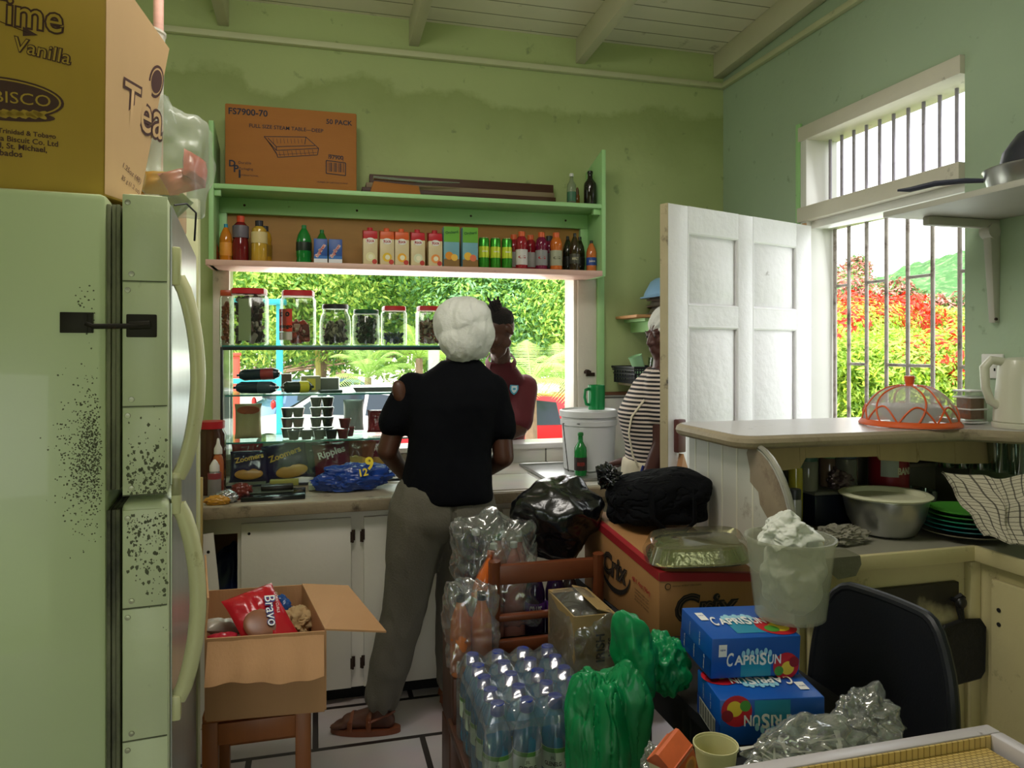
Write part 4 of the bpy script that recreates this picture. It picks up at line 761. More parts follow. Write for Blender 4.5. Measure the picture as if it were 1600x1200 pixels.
# ================================================================== DISPLAY CASE
DX0, DX1, DYF, DYB, DZ0, DZ1 = -.385, .56, 3.40, 3.755, CZ+.0045, 1.478
M_GL = glass('case glass', 'F2F8F5', .02, .04, haze=.015); M_GE = mat('green glass edge', '3E8A80', .15, var=.1, alpha=.85); M_FR = mat('case frame', '1C2226', .4, var=.1)
M_GS = glass('shelf glass', 'E2F0EA', .2, .03, haze=.05)
dc = thing('glass_display_case', 'glass display case of snacks standing on the counter in the hatch', 'display case', (DX0, DYF, CZ))
def pane(nm, lo, hi, m_=None, par=dc): b = MB(); b.b2(lo, hi, m_ or M_GL); return b.build(nm, par)
pane('glass_top', (DX0, DYF, DZ1), (DX1, DYB, DZ1+.006), M_GS); pane('side_pane', (DX0, DYF+.004, DZ0), (DX0+.005, DYB, DZ1)); pane('side_pane', (DX1-.005, DYF+.004, DZ0), (DX1, DYB, DZ1)); pane('front_pane', (DX0+.006, DYF, DZ0), (.205, DYF+.004, 1.27))
for z in (1.262, 1.055):
    s_ = pane('glass_shelf', (DX0+.006, DYF+.012, z), (DX1-.006, DYB-.01, z+.006), M_GS); b = MB(); b.b2((DX0+.006, DYF+.009, z-.0005), (DX1-.006, DYF+.0115, z+.0065), M_GE); b.build('polished_edge', s_)
b = MB(); b.b2((DX0-.006, DYF-.008, DZ1-.014), (DX1+.004, DYF-.001, DZ1+.001), M_FR, .002); b.b2((DX0-.006, DYF-.008, DZ1+.001), (DX1+.004, DYF-.001, DZ1+.007), M_GE); b.b2((DX0-.012, DYF-.008, DZ0), (DX0-.001, DYF+.006, DZ1), M_FR, .002); b.b2((DX0-.010, DYB-.004, DZ0), (DX0-.001, DYB+.004, DZ1), M_FR, .002); b.b2((DX0-.006, DYF-.006, DZ0), (DX1, DYF-.001, DZ0+.012), M_FR, .001); b.build('corner_frame', dc)
# ---- jars on top of the case
ZJ = DZ1+.0075
def lumps(mb, c, r, h, n, size, mts, seed=1, box=True):
    R = random.Random(seed)
    for i in range(n):
        a = R.uniform(0, 6.28); k = math.sqrt(R.random())*(r-size*.6); z = size*.5+(h-size*.6)*R.random()*(1-.15*R.random())
        M_ = Matrix.Translation((c[0]+k*math.cos(a), c[1]+k*math.sin(a), c[2]+z)) @ Euler((R.uniform(0, 3), R.uniform(0, 3), R.uniform(0, 3))).to_matrix().to_4x4()
        if box: mb.box((0, 0, 0), (size, size*.55, size*.28), mts[R.randrange(len(mts))], size*.08, M=M_, seg=1)
        else: mb.ell((0, 0, 0), (size*.5, size*.4, size*.35), mts[R.randrange(len(mts))], 1, M=M_)
def jar(lab, px0, px1, ytop, Y, lid, cnt, fill, size, n, square=False, extra=None, shape=None):
    pc = WY((px0+px1)/2, 537, Y); d_ = (pc.x*SA+Y*CA); r = (px1-px0)/FPX*d_/2; h = (537-ytop)/FPX*d_-.012
    x, y = pc.x, Y; t = thing('sweet_jar', lab, 'jar', (x, y, ZJ), 0, 'sweet jars on top of the display case')
    gj = glass('jar plastic', 'ECEFEA', .06, .08, haze=.03); M0 = (Matrix.Translation((x, y, ZJ)))
    wob = (lambda a, z: 1/max(abs(math.cos(a)), abs(math.sin(a)))**.55*.93) if square else None
    sh = shape or [(.92, 0), (1, .03), (1, .86), (.9, .92), (.86, .93), (.86, 1)]
    b = MB(); b.open_lathe([(k*r, z*h) for k, z in sh]+[(k*r*.97, z*h) for k, z in sh[::-1]]+[(.92*r, 0)], gj, (x, y, ZJ), 32, wob=wob); b.lathe([(0, .002), (.92*r, .001)], gj, (x, y, ZJ), 32); b.build('jar_body', t)
    b = MB(); kr = sh[-1][0]*r; b.lathe([(kr*1.04, h*.93), (kr*1.07, h*.935), (kr*1.07, h+.004), (kr*1.0, h+.009), (0, h+.008)], mat('lid '+lid, lid, .35, var=.05), (x, y, ZJ), 32, wob=wob if square else None); b.build('jar_lid', t)
    if cnt:
        b = MB(); lumps(b, (x, y, ZJ+.004), r*.88, h*fill, n, size, [mat('sweet '+c_, c_, .4, var=.2, scale=30) for c_ in cnt], seed=px0); o = b.build('sweets', t); o['kind'] = 'stuff'
    if extra: extra(t, x, y, r, h)
    return t
def ex1(t, x, y, r, h):
    b = MB(); b.b2((x-r*.42, y-r*.86, ZJ+.02), (x+r*.15, y-r*.84, ZJ+h*.84), mat('paper label pale green', 'A9B88A', .5, var=.1)); b.build('paper_label', t)
def ex2(t, x, y, r, h):
    b = MB(); a0 = math.atan2(-.8, -.6)
    for z0, z1, c_ in ((.42, .68, 'D2443A'), (.26, .42, 'E0432E'), (.1, .25, 'CFC9C0')):
        m_ = mat('label '+c_, c_, .45)
        b.add([(x+(r*1.02)*math.cos(a0+k*.12), y+(r*1.02)*math.sin(a0+k*.12), ZJ+z*h) for z in (z0, z1) for k in range(-5, 4)], [(i, i+1, i+10, i+9) for i in range(8)], m_)
    b.ctext('mango', r*.85, mat('print black', '161414', .5), r*1.03, h*.34, h=.018, ang=a0-.06, c=(x, y, ZJ), bold=.05)
    for k in (-.25, .18): b.ctext('O', .022, mat('print black', '161414', .5), r*1.03, h*.58, h=.022, ang=a0-.08+k, c=(x, y, ZJ), bold=.1)
    b.build('paper_label', t)
jar('orange-brown square jar squeezed at the left end behind the big jar', 343, 366, 450, 3.62, 'B8502E', ['A0522A', '8A3A20'], .8, .035, 60, True)
jar('big square jar packed with dark wrapped sweets, red lid', 358, 421, 448, 3.52, 'B8202A', ['3A1E22', '54302F', '2A1A1E', 'A89A94'], .9, .05, 130, True, ex1)
jar('big square jar with red sachets and mango label, red lid', 437, 495, 451, 3.52, 'C02830', ['A8382E', 'C04A3A', '7A2A28', 'C9B8A8'], .42, .055, 45, True, ex2)
jar('round jar with black lid half full of foil toffees', 500, 548, 472, 3.54, '1F2026', ['3A3634', '8E8878', '5A5048', 'B8B4A0'], .62, .028, 150, False, shape=[(.9, 0), (1, .05), (1, .6), (.9, .76), (.8, .84), (.78, 1)])
jar('dark green jar with green lid between two clear jars', 551, 593, 480, 3.54, '1E5038', ['1E4A30', '2E3A2A', '16281E'], .88, .026, 150, False)
jar('clear square jar nearly empty with green sweets, red lid', 594, 637, 475, 3.54, 'C02830', ['1E3E30', '2A4A6A', '3A5A3E'], .32, .024, 55, True)
jar('red lidded jar of brown sweets next to the white bonnet', 648, 692, 475, 3.54, 'C02830', ['5A4030', '7A6048', 'B0A088', '8A4A40'], .68, .026, 140, True)
# ---- things inside the case
GC = 'snacks inside the display case'
def roll(lab, a, b_, r, c1, c2, zlab=None):
    b = MB(); a, b_ = Vector(a), Vector(b_); m1, m2 = mat('wrap '+c1, c1, .25, var=.3, scale=25), mat('wrap '+c2, c2, .3, var=.2, scale=25); t_ = (b_-a)
    b.tube([a+t_*k/8 for k in range(9)], [r*.6, r, r*.96, r, r, r*.97, r, r, r*.6], m1, 14); b.tube([a+t_*k for k in (.55, .6, .85, .88)], [r*1.0, r*1.03, r*1.03, r*1.0], m2, 14)
    b.tube([a-t_*.05, a+t_*.03], [r*.9, r*.3], m1, 10, flat=.3); b.tube([b_-t_*.03, b_+t_*.05], [r*.3, r*.9], m1, 10, flat=.3); tag(b.build('biscuit_roll', loc=tuple(a-Vector((0, 0, r)))), lab, 'biscuits', GC)
z1_, z2_, z0_ = 1.2685, 1.0615, CZ+.004
roll('dark biscuit roll, lower left on the upper glass shelf', (-.34, 3.50, z1_+.028), (-.17, 3.46, z1_+.028), .027, '22303A', '3A4A50'); roll('dark biscuit roll resting across the lower ones', (-.33, 3.53, z1_+.082), (-.16, 3.50, z1_+.090), .027, '26343A', '8E3A38'); roll('biscuit roll with yellow band on the upper glass shelf', (-.14, 3.46, z1_+.028), (-.02, 3.50, z1_+.028), .027, '2E3A30', 'C8C83A')
def bx(lab, nm, px0, px1, y0, Y, zb, c1, h, dep=.06, c2=None, rz=0, cat='box', group=GC):
    A, B = WY(px0, y0, Y), WY(px1, y0, Y); b = MB(); b.box(((A.x+B.x)/2, Y, zb+h/2), (abs(B.x-A.x), dep, h), mat('pack '+c1, c1, .4, var=.15, scale=14), .003, rz)
    if c2: b.box(((A.x+B.x)/2, Y-.0006, zb+h*.5), (abs(B.x-A.x)*.45, dep+.001, h*.7), mat('pack '+c2, c2, .4, var=.2), 0, rz)
    tag(b.build(nm, loc=((A.x+B.x)/2, Y, zb)), lab, cat, group)
bx('small upright brown carton on the upper glass shelf', 'snack_box', 440, 456, 610, 3.6, z1_, '7A7060', .085, .05); bx('wide olive snack box on the upper glass shelf', 'snack_box', 470, 500, 612, 3.56, z1_, '8E9468', .075, .07, 'C9C84A', .1); bx('grey-green snack box at the right of the shelf', 'snack_box', 500, 530, 612, 3.58, z1_, '5E6A5C', .065, .08, None, -.1)
b = MB(); b.hexa([(.18, 3.47, z1_+.001), (.52, 3.47, z1_+.001), (.52, 3.68, z1_+.001), (.18, 3.68, z1_+.001), (.165, 3.455, z1_+.024), (.535, 3.455, z1_+.024), (.535, 3.695, z1_+.024), (.165, 3.695, z1_+.024)], M_SS, .003); tag(b.build('baking_tray', loc=(.35, 3.57, z1_)), 'flat metal tray at the right of the upper glass shelf', 'tray', GC)
b = MB(); b.hexa([(.02, 3.43, z1_), (.12, 3.45, z1_), (.11, 3.50, z1_), (.01, 3.49, z1_), (.02, 3.43, z1_+.014), (.12, 3.45, z1_+.014), (.11, 3.50, z1_+.014), (.01, 3.49, z1_+.014)], mat('pack 1E3A30', '1E3A30', .4), .003); tag(b.build('snack_box', loc=(.06, 3.46, z1_)), 'flat dark green pack lying before the olive snack box', 'box', GC)
def pouch(mb, M, w_, h, t_, mt, n=14, crimp=.06, seed=0, sag=0):
    """pillow pack: bulging sealed bag with pleated ends, in M's xy plane, thickness along z"""
    def f(sg):
        def g(u, v):
            x, y = (u-.5)*w_, (v-.5)*h; e_ = max(0, 1-abs(2*u-1)**3.2)**.6*max(0, 1-abs(2*v-1)**3.5)**.6
            k = noise.noise(Vector((u*5+seed, v*4, sg)))*.25+noise.noise(Vector((u*13, v*5+seed, sg)))*.12*(.4+abs(2*v-1)); ww = 1-.07*max(0, 1-abs(2*v-1)**4)
            return Vector((x*ww, y+sag*(u-.5)**2, sg*t_/2*e_*(1+k)))
        return g
    a = len(mb.v); mb.grid(f(1), n, n, mt, M); mb.grid(lambda u, v: f(-1)(1-u, v), n, n, mt, M)
def pouch_obj(lab, nm, M, w_, h, t_, c, txt=None, tc='F0E0C0', seed=0, group=GC, cat='snack bag', patch=None, sh=.2, tw=.7, th_=None, metal=0, parent=None):
    b = MB(); pouch(b, M, w_, h, t_, mat('bag '+c, c, sh, metal, var=.18, scale=12, bump=.25, bscale=25), 22, seed=seed)
    if patch:
        for (pc_, ox, oy, rx, ry) in patch: b.ell((0, 0, 0), (rx, ry, t_*.12), mat('print '+pc_, pc_, .35, var=.25, scale=40), 3, M @ fr((ox, oy, t_*.44)))
    if txt:
        for (s_, ox, oy, ww, rot) in txt: b.text(s_, ww, mat('ink '+tc, tc, .4), M @ fr((ox, oy, t_*.62)) @ Matrix.Rotation(rot, 4, 'Z'), bold=.03)
    p = M.to_translation(); return tag(b.build(nm, loc=(p.x, p.y, p.z)), lab, cat, group)
def stand(x, y, z, yaw=0, lean=.25, roll_=0): return Matrix.Translation((x, y, z)) @ Matrix.Rotation(yaw, 4, 'Z') @ Matrix.Rotation(math.pi/2-lean, 4, 'X') @ Matrix.Rotation(roll_, 4, 'Z')
pouch_obj('clear bag of golden chips standing on the lower glass shelf', 'snack_bag', stand(-.30, 3.6, z2_+.075, .1, .1), .12, .16, .05, 'BDA47A', patch=[('C9552F', 0, .05, .05, .02)], seed=3)
def tub(lab, x, y, z, r=.027, c='17171D', h=.045, lidc='3A4050'):
    t = thing('dessert_tub', lab, 'tub', (x, y, z), 0, 'little dessert tubs on the lower glass shelf')
    b = MB(); b.lathe([(r*.72, 0), (r*.76, .003), (r, h*.85)], mat('tub '+c, c, .2, var=.1, coat=.3), (x, y, z), 18); b.build('tub_body', t)
    b = MB(); b.lathe([(r*1.06, h*.85), (r*1.08, h*.92), (r*1.0, h), (0, h*.97)], mat('tub lid '+lidc, lidc, .12, var=.1, coat=.5), (x, y, z), 18); b.build('tub_lid', t); return t
for i, px in enumerate((459, 479, 499, 518)):
    q = WY(px, 690, 3.45); tub('black dessert tub, number %s in the front row from the left' % ('one', 'two', 'three', 'four')[i], q.x, 3.45, z2_)
for i, (px, Y, n) in enumerate(((449, 3.54, 3), (466, 3.55, 3), (494, 3.54, 4), (512, 3.54, 4))):
    q = WY(px, 690, Y)
    for k in range(n): tub('dessert tub, %s of the %s stack behind the front row' % (('lowest', 'second from bottom', 'third from bottom', 'topmost')[k], ('leftmost', 'second', 'third', 'rightmost')[i]), q.x, Y, z2_+k*.0465, c='17171D' if not (i < 2 and k == 1) else '5A2430')
for k, (px, Y, z) in enumerate(((536, 3.45, 0), (545, 3.47, 0), (539, 3.46, 1))): q = WY(px, 690, Y+k*.055*(k < 2)); tub('maroon dessert tub, %s beside the black front row' % ('left', 'right', 'upper')[k], q.x, Y+k*.055*(k < 2), z2_+z*.0465, c='6A2026', lidc='8A3038')
pouch_obj('maroon snack pouch behind the tubs on the lower glass shelf', 'snack_bag', stand(.30, 3.60, z2_+.06, -.1, .3), .12, .11, .05, '7A2A30', seed=5); pouch_obj('red snack pouch lying at the right of the lower glass shelf', 'snack_bag', stand(.37, 3.52, z2_+.045, .2, .5, .5), .11, .09, .05, '9A2A36', seed=6); pouch_obj('small navy pouch beside the woman\'s sleeve in the case', 'snack_bag', stand(.47, 3.50, z2_+.035, .2, .4), .07, .065, .04, '23243E', seed=7)
pouch_obj('clear cellophane bag behind the tub stacks', 'snack_bag', stand(.18, 3.68, z2_+.085, 0, .05), .1, .15, .05, 'B9BDBE', seed=8)
base = [(-.285, 3.485, 'purple snack bag with yellow lettering at the lower left', '2C2046', 'Zoomers', 'D8A83A', .17, .14, .35, 0, [('C98A3A', .0, -.04, .06, .025)]),
 (-.13, 3.50, 'second purple snack bag with yellow lettering and golden chips', '31244E', 'Zoomers', 'D8A83A', .2, .17, .2, .15, [('C9913F', .02, -.05, .07, .03)]),
 (-.305, 3.60, 'red snack bag in the rear left corner of the case', '8E2230', None, '', .14, .16, .1, 0, None),
 (-.17, 3.64, 'silvery green snack bag standing behind the purple ones', '8FA08A', None, '', .17, .16, .05, .05, None),
 (-.02, 3.53, 'dark cellophane snack bag in the middle of the case floor', '2E2E40', None, '', .13, .19, .15, -.1, None),
 (.075, 3.485, 'maroon ridged chip bag with white lettering, front middle', '6A2030', 'Ripples', 'D9CFC8', .17, .16, .25, .1, [('B98A5A', .01, -.05, .05, .02)]),
 (.075, 3.63, 'maroon chip bag standing behind the front ridged one', '74283A', 'Ripples', 'CFC5BE', .2, .21, .05, -.1, None),
 (.19, 3.54, 'brown chip bag with potato picture on the right', '7A4A38', None, '', .16, .17, .15, -.15, [('C9A44A', 0, -.02, .06, .03)]),
 (.29, 3.64, 'maroon chip bag at the far right of the case floor', '782A38', 'Ripples', 'D2C8C0', .18, .2, .05, .1, [('C49A4E', .0, -.04, .05, .03)])]
for i, (x, y, lab, c, tx, tc, w_, h, ln, rl, pt) in enumerate(base):
    h = min(h, .165)
    pouch_obj(lab, 'snack_bag', stand(x, y, z0_+h*.49*math.cos(ln)+.016, 0, ln, rl), w_, h, .06, c, txt=[(tx, 0, .03, w_*.72, .2)] if tx else None, tc=tc or 'F0E0C0', seed=i*3+1, patch=pt)
# ---- on the counter in front of the case
GF = 'clutter on the counter before the display case'
def slab(nm, lab, lo, hi, c, rz=0, cat='box', bev=.003, **k):
    b = MB(); b.box([(a+c_)/2 for a, c_ in zip(lo, hi)], [abs(a-c_) for a, c_ in zip(lo, hi)], mat('pack '+c, c, **k), bev, rz); return tag(b.build(nm, loc=((lo[0]+hi[0])/2, (lo[1]+hi[1])/2, lo[2])), lab, cat, GF)
q0 = WZ(375, 783, CZ+.01); q1 = WZ(477, 776, CZ+.01)
slab('tablet_case', 'flat black glossy case lying before the display case', (q0.x, 3.10, CZ+.0005), (q1.x, 3.28, CZ+.018), '15191C', 0, 'case', rough=.12)
slab('notebook', 'thin grey-green notebook lying on the black case', (q0.x+.01, 3.16, CZ+.0185), (q1.x-.05, 3.30, CZ+.026), '3E4638', .05, 'notebook', rough=.4)
slab('marker_box', 'black and red marker box on the notebook', (q0.x+.07, 3.18, CZ+.0265), (q1.x-.05, 3.23, CZ+.046), '1A1414', .02, 'box', rough=.3)
slab('notepad', 'yellowish notepad standing edge-on behind the marker box', (q0.x+.10, 3.27, CZ+.0265), (q1.x-.03, 3.31, CZ+.052), '8A8A3E', .0, 'notepad', rough=.6)
slab('soap_box', 'pale green box between the black case and the blue bag', (q1.x+.01, 3.26, CZ+.0045), (q1.x+.09, 3.33, CZ+.028), 'A9B49A', .0, 'box', rough=.5)
# blue printed carrier bag, crumpled
def crumple(lab, nm, c, r, mt, cat, amp=.22, sc=3, sub=5, seed=0, sq=1.0, group=None, base=None, fn2=None, flatb=True, rz=0, kind=None, ridg=.14):
    b = MB(); C_ = Vector(c)
    def f(d):
        s_ = (abs(d.x)**sq+abs(d.y)**sq+abs(d.z)**sq)**(-1/sq) if sq != 1.0 else 1
        p = d*sc+Vector((seed, seed*1.7, 0)); n1 = noise.noise(p); n2 = abs(noise.noise(p*2.2)); n3 = abs(noise.noise(p*4.7+Vector((3, 1, 2))))
        k = s_*(1+amp*n1+ridg*(.35-n2)*1.6+ridg*.6*(.3-n3)); return k*(fn2(d) if fn2 else 1)
    b.ell((0, 0, 0), r, mt, sub, fn=f, M=Matrix.Translation(C_) @ Matrix.Rotation(rz, 4, 'Z'))
    if flatb:
        zb_ = base if base is not None else c[2]-r[2]*.8
        for i, v in enumerate(b.v):
            if v.z < zb_: b.v[i] = Vector((v.x, v.y, zb_+(.0005*noise.noise(v*50))))
    o = b.build(nm, loc=(c[0], c[1], base if base is not None else c[2]-r[2]), ang=55); 
    if lab: tag(o, lab, cat, group, kind)
    return o
M_BLB = mat('blue printed film', '1E3F8E', .22, var=.35, scale=9, bump=.3, bscale=18, dirt=('8FA6D0', .35, 7))
bp = WZ(552, 768, CZ); 
bb = crumple('crumpled blue bread wrapper with number 12 on it', 'bread_wrapper', (bp.x-.01, 3.24, CZ+.052), (.155, .075, .062), M_BLB, 'wrapper', .25, 2.6, 5, 4, 1.6, base=CZ+.0055, fn2=lambda d: 1+.35*max(0, d.x)*(1 if d.z > 0 else .2), rz=.12)
b = MB()
for s_, ox, oz in (('12', .05, .09), ('9', .075, .125)): b.text(s_, .035 if s_ != 'POPS' else .06, mat('ink F0D83A', 'F0D83A', .4), txf((bp.x-.01+ox, 3.16+.01*(oz > .1)-.004, CZ+oz), (1, .1, .15), (0, .2, 1)), bold=.03)
b.build('printing', bb)
def facet(seed, n=46, lo=.82, hi=1.12, sharp=16):
    R = random.Random(seed); pl = []
    for _ in range(n):
        d = Vector((R.gauss(0, 1), R.gauss(0, 1), R.gauss(0, 1))).normalized(); pl.append((d, R.uniform(lo, hi)))
    def f(d):
        k = 0
        for n_, h in pl:
            c = d.dot(n_)
            if c > .25: k += (c/h)**sharp
        return k**(-1/sharp) if k > 1e-9 else 1.3
    return f
def filmbag(lab, nm, c, r, mt, cat, seed=0, n=46, base=None, group=None, crease=.05, sc=2.2, fn2=None, sub=5, rz=0, lo=.82, hi=1.12, amp=.12):
    ff = facet(seed, n, lo, hi)
    def f(d):
        p = d*sc+Vector((seed*1.3, 2, 5)); return ff(d)*(1+amp*noise.noise(p))*(1+crease*1.1*(.25-abs(noise.noise(p*.9+Vector((9, 1, 1)))))+crease*.35*(.2-abs(noise.noise(p*2.1))))*(fn2(d) if fn2 else 1)
    b = MB(); C_ = Vector(c); b.ell((0, 0, 0), r, mt, sub, fn=f, M=Matrix.Translation(C_) @ Matrix.Rotation(rz, 4, 'Z'))
    if base is not None:
        for i, v in enumerate(b.v):
            if v.z < base: b.v[i] = Vector((v.x, v.y, base+.0004))
    o = b.build(nm, loc=(c[0], c[1], base if base is not None else c[2]-r[2]), ang=50)
    return tag(o, lab, cat, group) if lab else o
# sauce bottles and jar at the left end
jq = WY(332, 770, 3.30); t = thing('pickle_jar', 'large red lidded jar at the left end of the counter', 'jar', (jq.x-.01, 3.33, CZ))
b = MB(); b.lathe([(0, .002), (.056, 0), (.06, .01), (.06, .25), (.05, .27), (.05, .28)], bmat('liquid 4A2A1E', '4A2A1E', .85), (jq.x-.01, 3.33, CZ), 26); b.build('jar_body', t); b = MB(); b.lathe([(.055, .275), (.056, .305), (0, .308)], mat('lid B8202A', 'B8202A', .35), (jq.x-.01, 3.33, CZ), 26); b.build('jar_lid', t)
jq2 = WY(335, 740, 3.16); bottle('orange sauce squeeze bottle with white nozzle before the big jar', 0, 0, .235, .022, 'B8643A', 'DAD6CC', 'sauce', pos=(jq2.x+.005, 3.235, CZ+.0005), a=.9, name='sauce_bottle', lb=('7A3020', .1, .3), group=GF)
bottle('clear squeeze bottle with red top at the counter end', 0, 0, .16, .026, 'A9A4A0', 'D8D2CC', 'sauce', pos=(jq2.x-.0, 3.165, CZ+.0005), a=.5, name='sauce_bottle', lb=('8E3A40', .55, .7), group=GF)
crumple('crumpled silver foil sheet at the left counter end', 'foil_sheet', (jq2.x+.05, 3.11, CZ+.022), (.042, .03, .026), mat('crumpled foil', 'C0C0C6', .22, .85, bump=.6, bscale=40), 'foil', .3, 4, 4, 9, group=GF, base=CZ+.0005)
crumple('red and brown wrapper heap under the foil', 'wrapper', (jq2.x+.10, 3.17, CZ+.03), (.04, .03, .034), mat('bag 6A2A20', '6A2A20', .3, var=.4, scale=20), 'wrapper', .3, 4, 4, 11, group=GF, base=CZ+.0005)
crumple('small yellow snack packet at the counter edge', 'snack_packet', (jq2.x+.02, 3.075, CZ+.016), (.045, .016, .02), mat('bag C08A30', 'C08A30', .3, var=.3, scale=20), 'packet', .25, 4, 4, 13, group=GF, base=CZ+.0005)
# ================================================================== REFRIGERATOR
M_FRB = mat('enamel fridge side', 'BCCB9E', .32, var=.06, scale=2.5, dirt=('8E9678', .10, 6), coat=.2)
M_FRE = mat('dented fridge door edge', 'C9D2AE', .4, var=.1, scale=5, dirt=('5A5640', .38, 9), bump=.2, bscale=20)
M_FRF = mat('grimy silver door skin', 'A9ADA8', .28, .55, var=.15, scale=3, dirt=('6E6A5C', .3, 6), stretch=(4, 4, 1))
M_GAS = mat('grimy rubber gasket', '7E8064', .7, var=.3, scale=8, dirt=('1E1C16', 1.3, 5), stretch=(1, 1, .4)); M_HND = mat('yellowed plastic handle', 'CFCDA0', .35, var=.12, scale=6, dirt=('8A7C4A', .25, 8))
FO = W(265, 545, 1.30); FO.z = 0; FR = math.radians(5.4)
fg = thing('refrigerator', 'old pale green refrigerator with hasp latch and bowed handles on the left', 'refrigerator', FO, FR)
LM = lambda: MB()
b = MB(); b.b2((-.76, 0, .03), (-.098, .84, 1.737), M_FRB, .012)
def chip(mb, x, z, s_, seed, mt):   # flat ragged paint-loss patch on the near side panel
    R = random.Random(seed); n = 10; mb.add([(x+s_*(.6+.6*R.random())*math.cos(k*.628), -.0006, z+s_*(.6+.6*R.random())*math.sin(k*.628)) for k in range(n)], [tuple(range(n-1, -1, -1))], mt)
RC = random.Random(5); M_CHIP = mat('paint loss', '5A5E46', .7, var=.3)
for k in range(1100):
    zc = 1.285+RC.gauss(0, .055); xc = -.104-abs(RC.gauss(0, .026))-.012*RC.random(); chip(b, xc, zc, .0006+.0011*RC.random(), k, M_CHIP)
for k in range(30): chip(b, -.13+RC.gauss(0, .01), 1.545+RC.gauss(0, .03), .001+.001*RC.random(), 900+k, M_CHIP)
b.build('cabinet_body', fg, world=False)
b = MB()
for k, x in enumerate((-.0965, -.089, -.082)): b.b2((x-.0032, .006+.003*(k == 1), 1.225), (x+.0032, .83, 1.72), M_GAS, .001); b.b2((x-.0032, .006+.003*(k == 1), .10), (x+.0032, .83, 1.19), M_GAS, .001)
b.shake(.0015, 6); b.build('door_gasket', fg, world=False)
def fdoor(z0, z1, seams):
    b = MB(); b.box((-.039, .42, (z0+z1)/2), (.074, .84, z1-z0), M_FRE, .012, seg=3); d_ = b.build('fridge_door', fg, world=False)
    s_ = MB(); s_.b2((-.001, .03, z0+.012), (.0015, .83, z1-.012), M_FRF); s_.build('door_skin', d_, world=False)
    e = MB()
    for (a, c_) in seams: e.b2((-.074, -.0022, a), (-.003, .001, c_), M_FRE, .0015)
    e.build('edge_plate', d_, world=False)
    e = MB()
    for (a, c_) in seams:
        e.b2((-.074, -.0026, a-.0012), (-.004, -.001, a+.0008), M_CHIP)
        for x, z in ((-.066, c_-.014), (-.060, a+.012)): e.lathe([(.005, 0), (.0045, .0015), (0, .002)], mat('screw', '9A9A86', .35, .6), M=Matrix.Translation((x, -.0022, z)) @ Matrix.Rotation(math.pi/2, 4, 'X'), seg=10)
    RG = random.Random(int(z0*100)+3)
    for k in range(230):
        zz = seams[-1][0]+abs(RG.gauss(0, .05)) if z0 > 1 else z1-.02-abs(RG.gauss(0, .07)); xx = -.066+.062*RG.random()
        if zz > z1-.01: continue
        r_ = .0008+.0028*RG.random()**3; n_ = 8; e.add([(xx+r_*(.5+.8*RG.random())*math.cos(q*.785), -.00245, zz+r_*(.5+1.2*RG.random())*math.sin(q*.785)) for q in range(n_)], [tuple(range(n_-1, -1, -1))], M_CHIP)
    e.build('edge_seam', d_, world=False); return d_
d1 = fdoor(1.213, 1.741, [(1.588, 1.738), (1.37, 1.586), (1.216, 1.368)]); d2 = fdoor(.09, 1.203, [(1.02, 1.19), (.79, 1.018), (.55, .788)])
def handle(z0, z1, par):
    b = MB(); pts = []; rs = []
    for k in range(17):
        s_ = k/16; pts.append((.010+.034*math.sin(math.pi*s_)**.7, .045+.0*s_, z0+(z1-z0)*s_)); rs.append(.0115)
    b.tube(pts, rs, M_HND, 12, flat=1.25); b.box((.008, .045, z1+.02), (.016, .03, .07), M_HND, .004); b.box((.008, .045, z0-.012), (.016, .03, .045), M_HND, .004); b.build('door_handle', par, world=False)
handle(1.235, 1.60, d1); handle(.83, 1.185, d2)
M_HI = mat('blackened iron', '2A2620', .55, .6, var=.3, scale=30, dirt=('5A3A22', .4, 30))
b = MB(); b.b2((-.168, -.004, 1.497), (-.118, 0, 1.532), M_HI, .001); b.build('hasp_plate', fg, world=False)
b = MB(); b.tube([(-.128, -.012, 1.513), (-.118, -.014, 1.508), (-.06, -.015, 1.509), (-.03, -.014, 1.509)], .0045, M_HI, 8); b.b2((-.126, -.014, 1.498), (-.118, -.003, 1.53), M_HI, .001); b.build('hasp_bar', fg, world=False)
b = MB(); b.b2((-.068, -.006, 1.490), (-.020, -.001, 1.530), M_HI, .002); b.tube([(-.062, -.011, 1.510), (-.03, -.013, 1.512)], .007, M_HI, 8); b.build('hasp_staple', fg, world=False)
b = MB(); b.tube([(.0, .10, 1.742), (.02, .12, 1.75), (.035, .16, 1.74), (.03, .2, 1.69)], .002, mat('black cable', '141414', .5), 6); b.build('cable', fg, world=False)
# ---- biscuit carton on the fridge
A = W(163, 293, 1.295); A.z = 1.7385; eL = Vector((-.995, -.094, 0)); B_ = W(216, 310, 1.40); B_.z = 1.7385
TN = W(166, -62, 1.27); TF = W(264, 76, 1.46)
M_TB = mat('yellowish cardboard', 'C09A3C', .7, var=.1, scale=2, stretch=(6, 6, 1), dirt=('8E7024', .2, 4)); M_TB2 = mat('tan cardboard', 'D0AA7C', .7, var=.08, scale=3, stretch=(4, 4, 1)); M_BR = mat('brown print', '4E2A26', .6, var=.05)
AL, BL = A+eL*.42, B_+eL*.42; TNL, TFL = TN+eL*.42, TF+eL*.42
t = thing('biscuit_carton', 'big biscuit carton with brown print on top of the refrigerator', 'box', (A.x-.2, A.y+.05, 1.7385))
b = MB(); b.hexa([AL, A, B_, BL, TNL, TN, TF, TFL], M_TB, .004)
b.add([A+Vector((.0008, -.0008, .004)), B_+Vector((.0008, 0, .004)), TF+Vector((.0008, 0, 0)), TN+Vector((.0008, -.0008, 0))], [(0, 1, 2, 3)], M_TB2)
nF = (A-AL).cross(TN-A).normalized(); up = (TN-A).normalized()
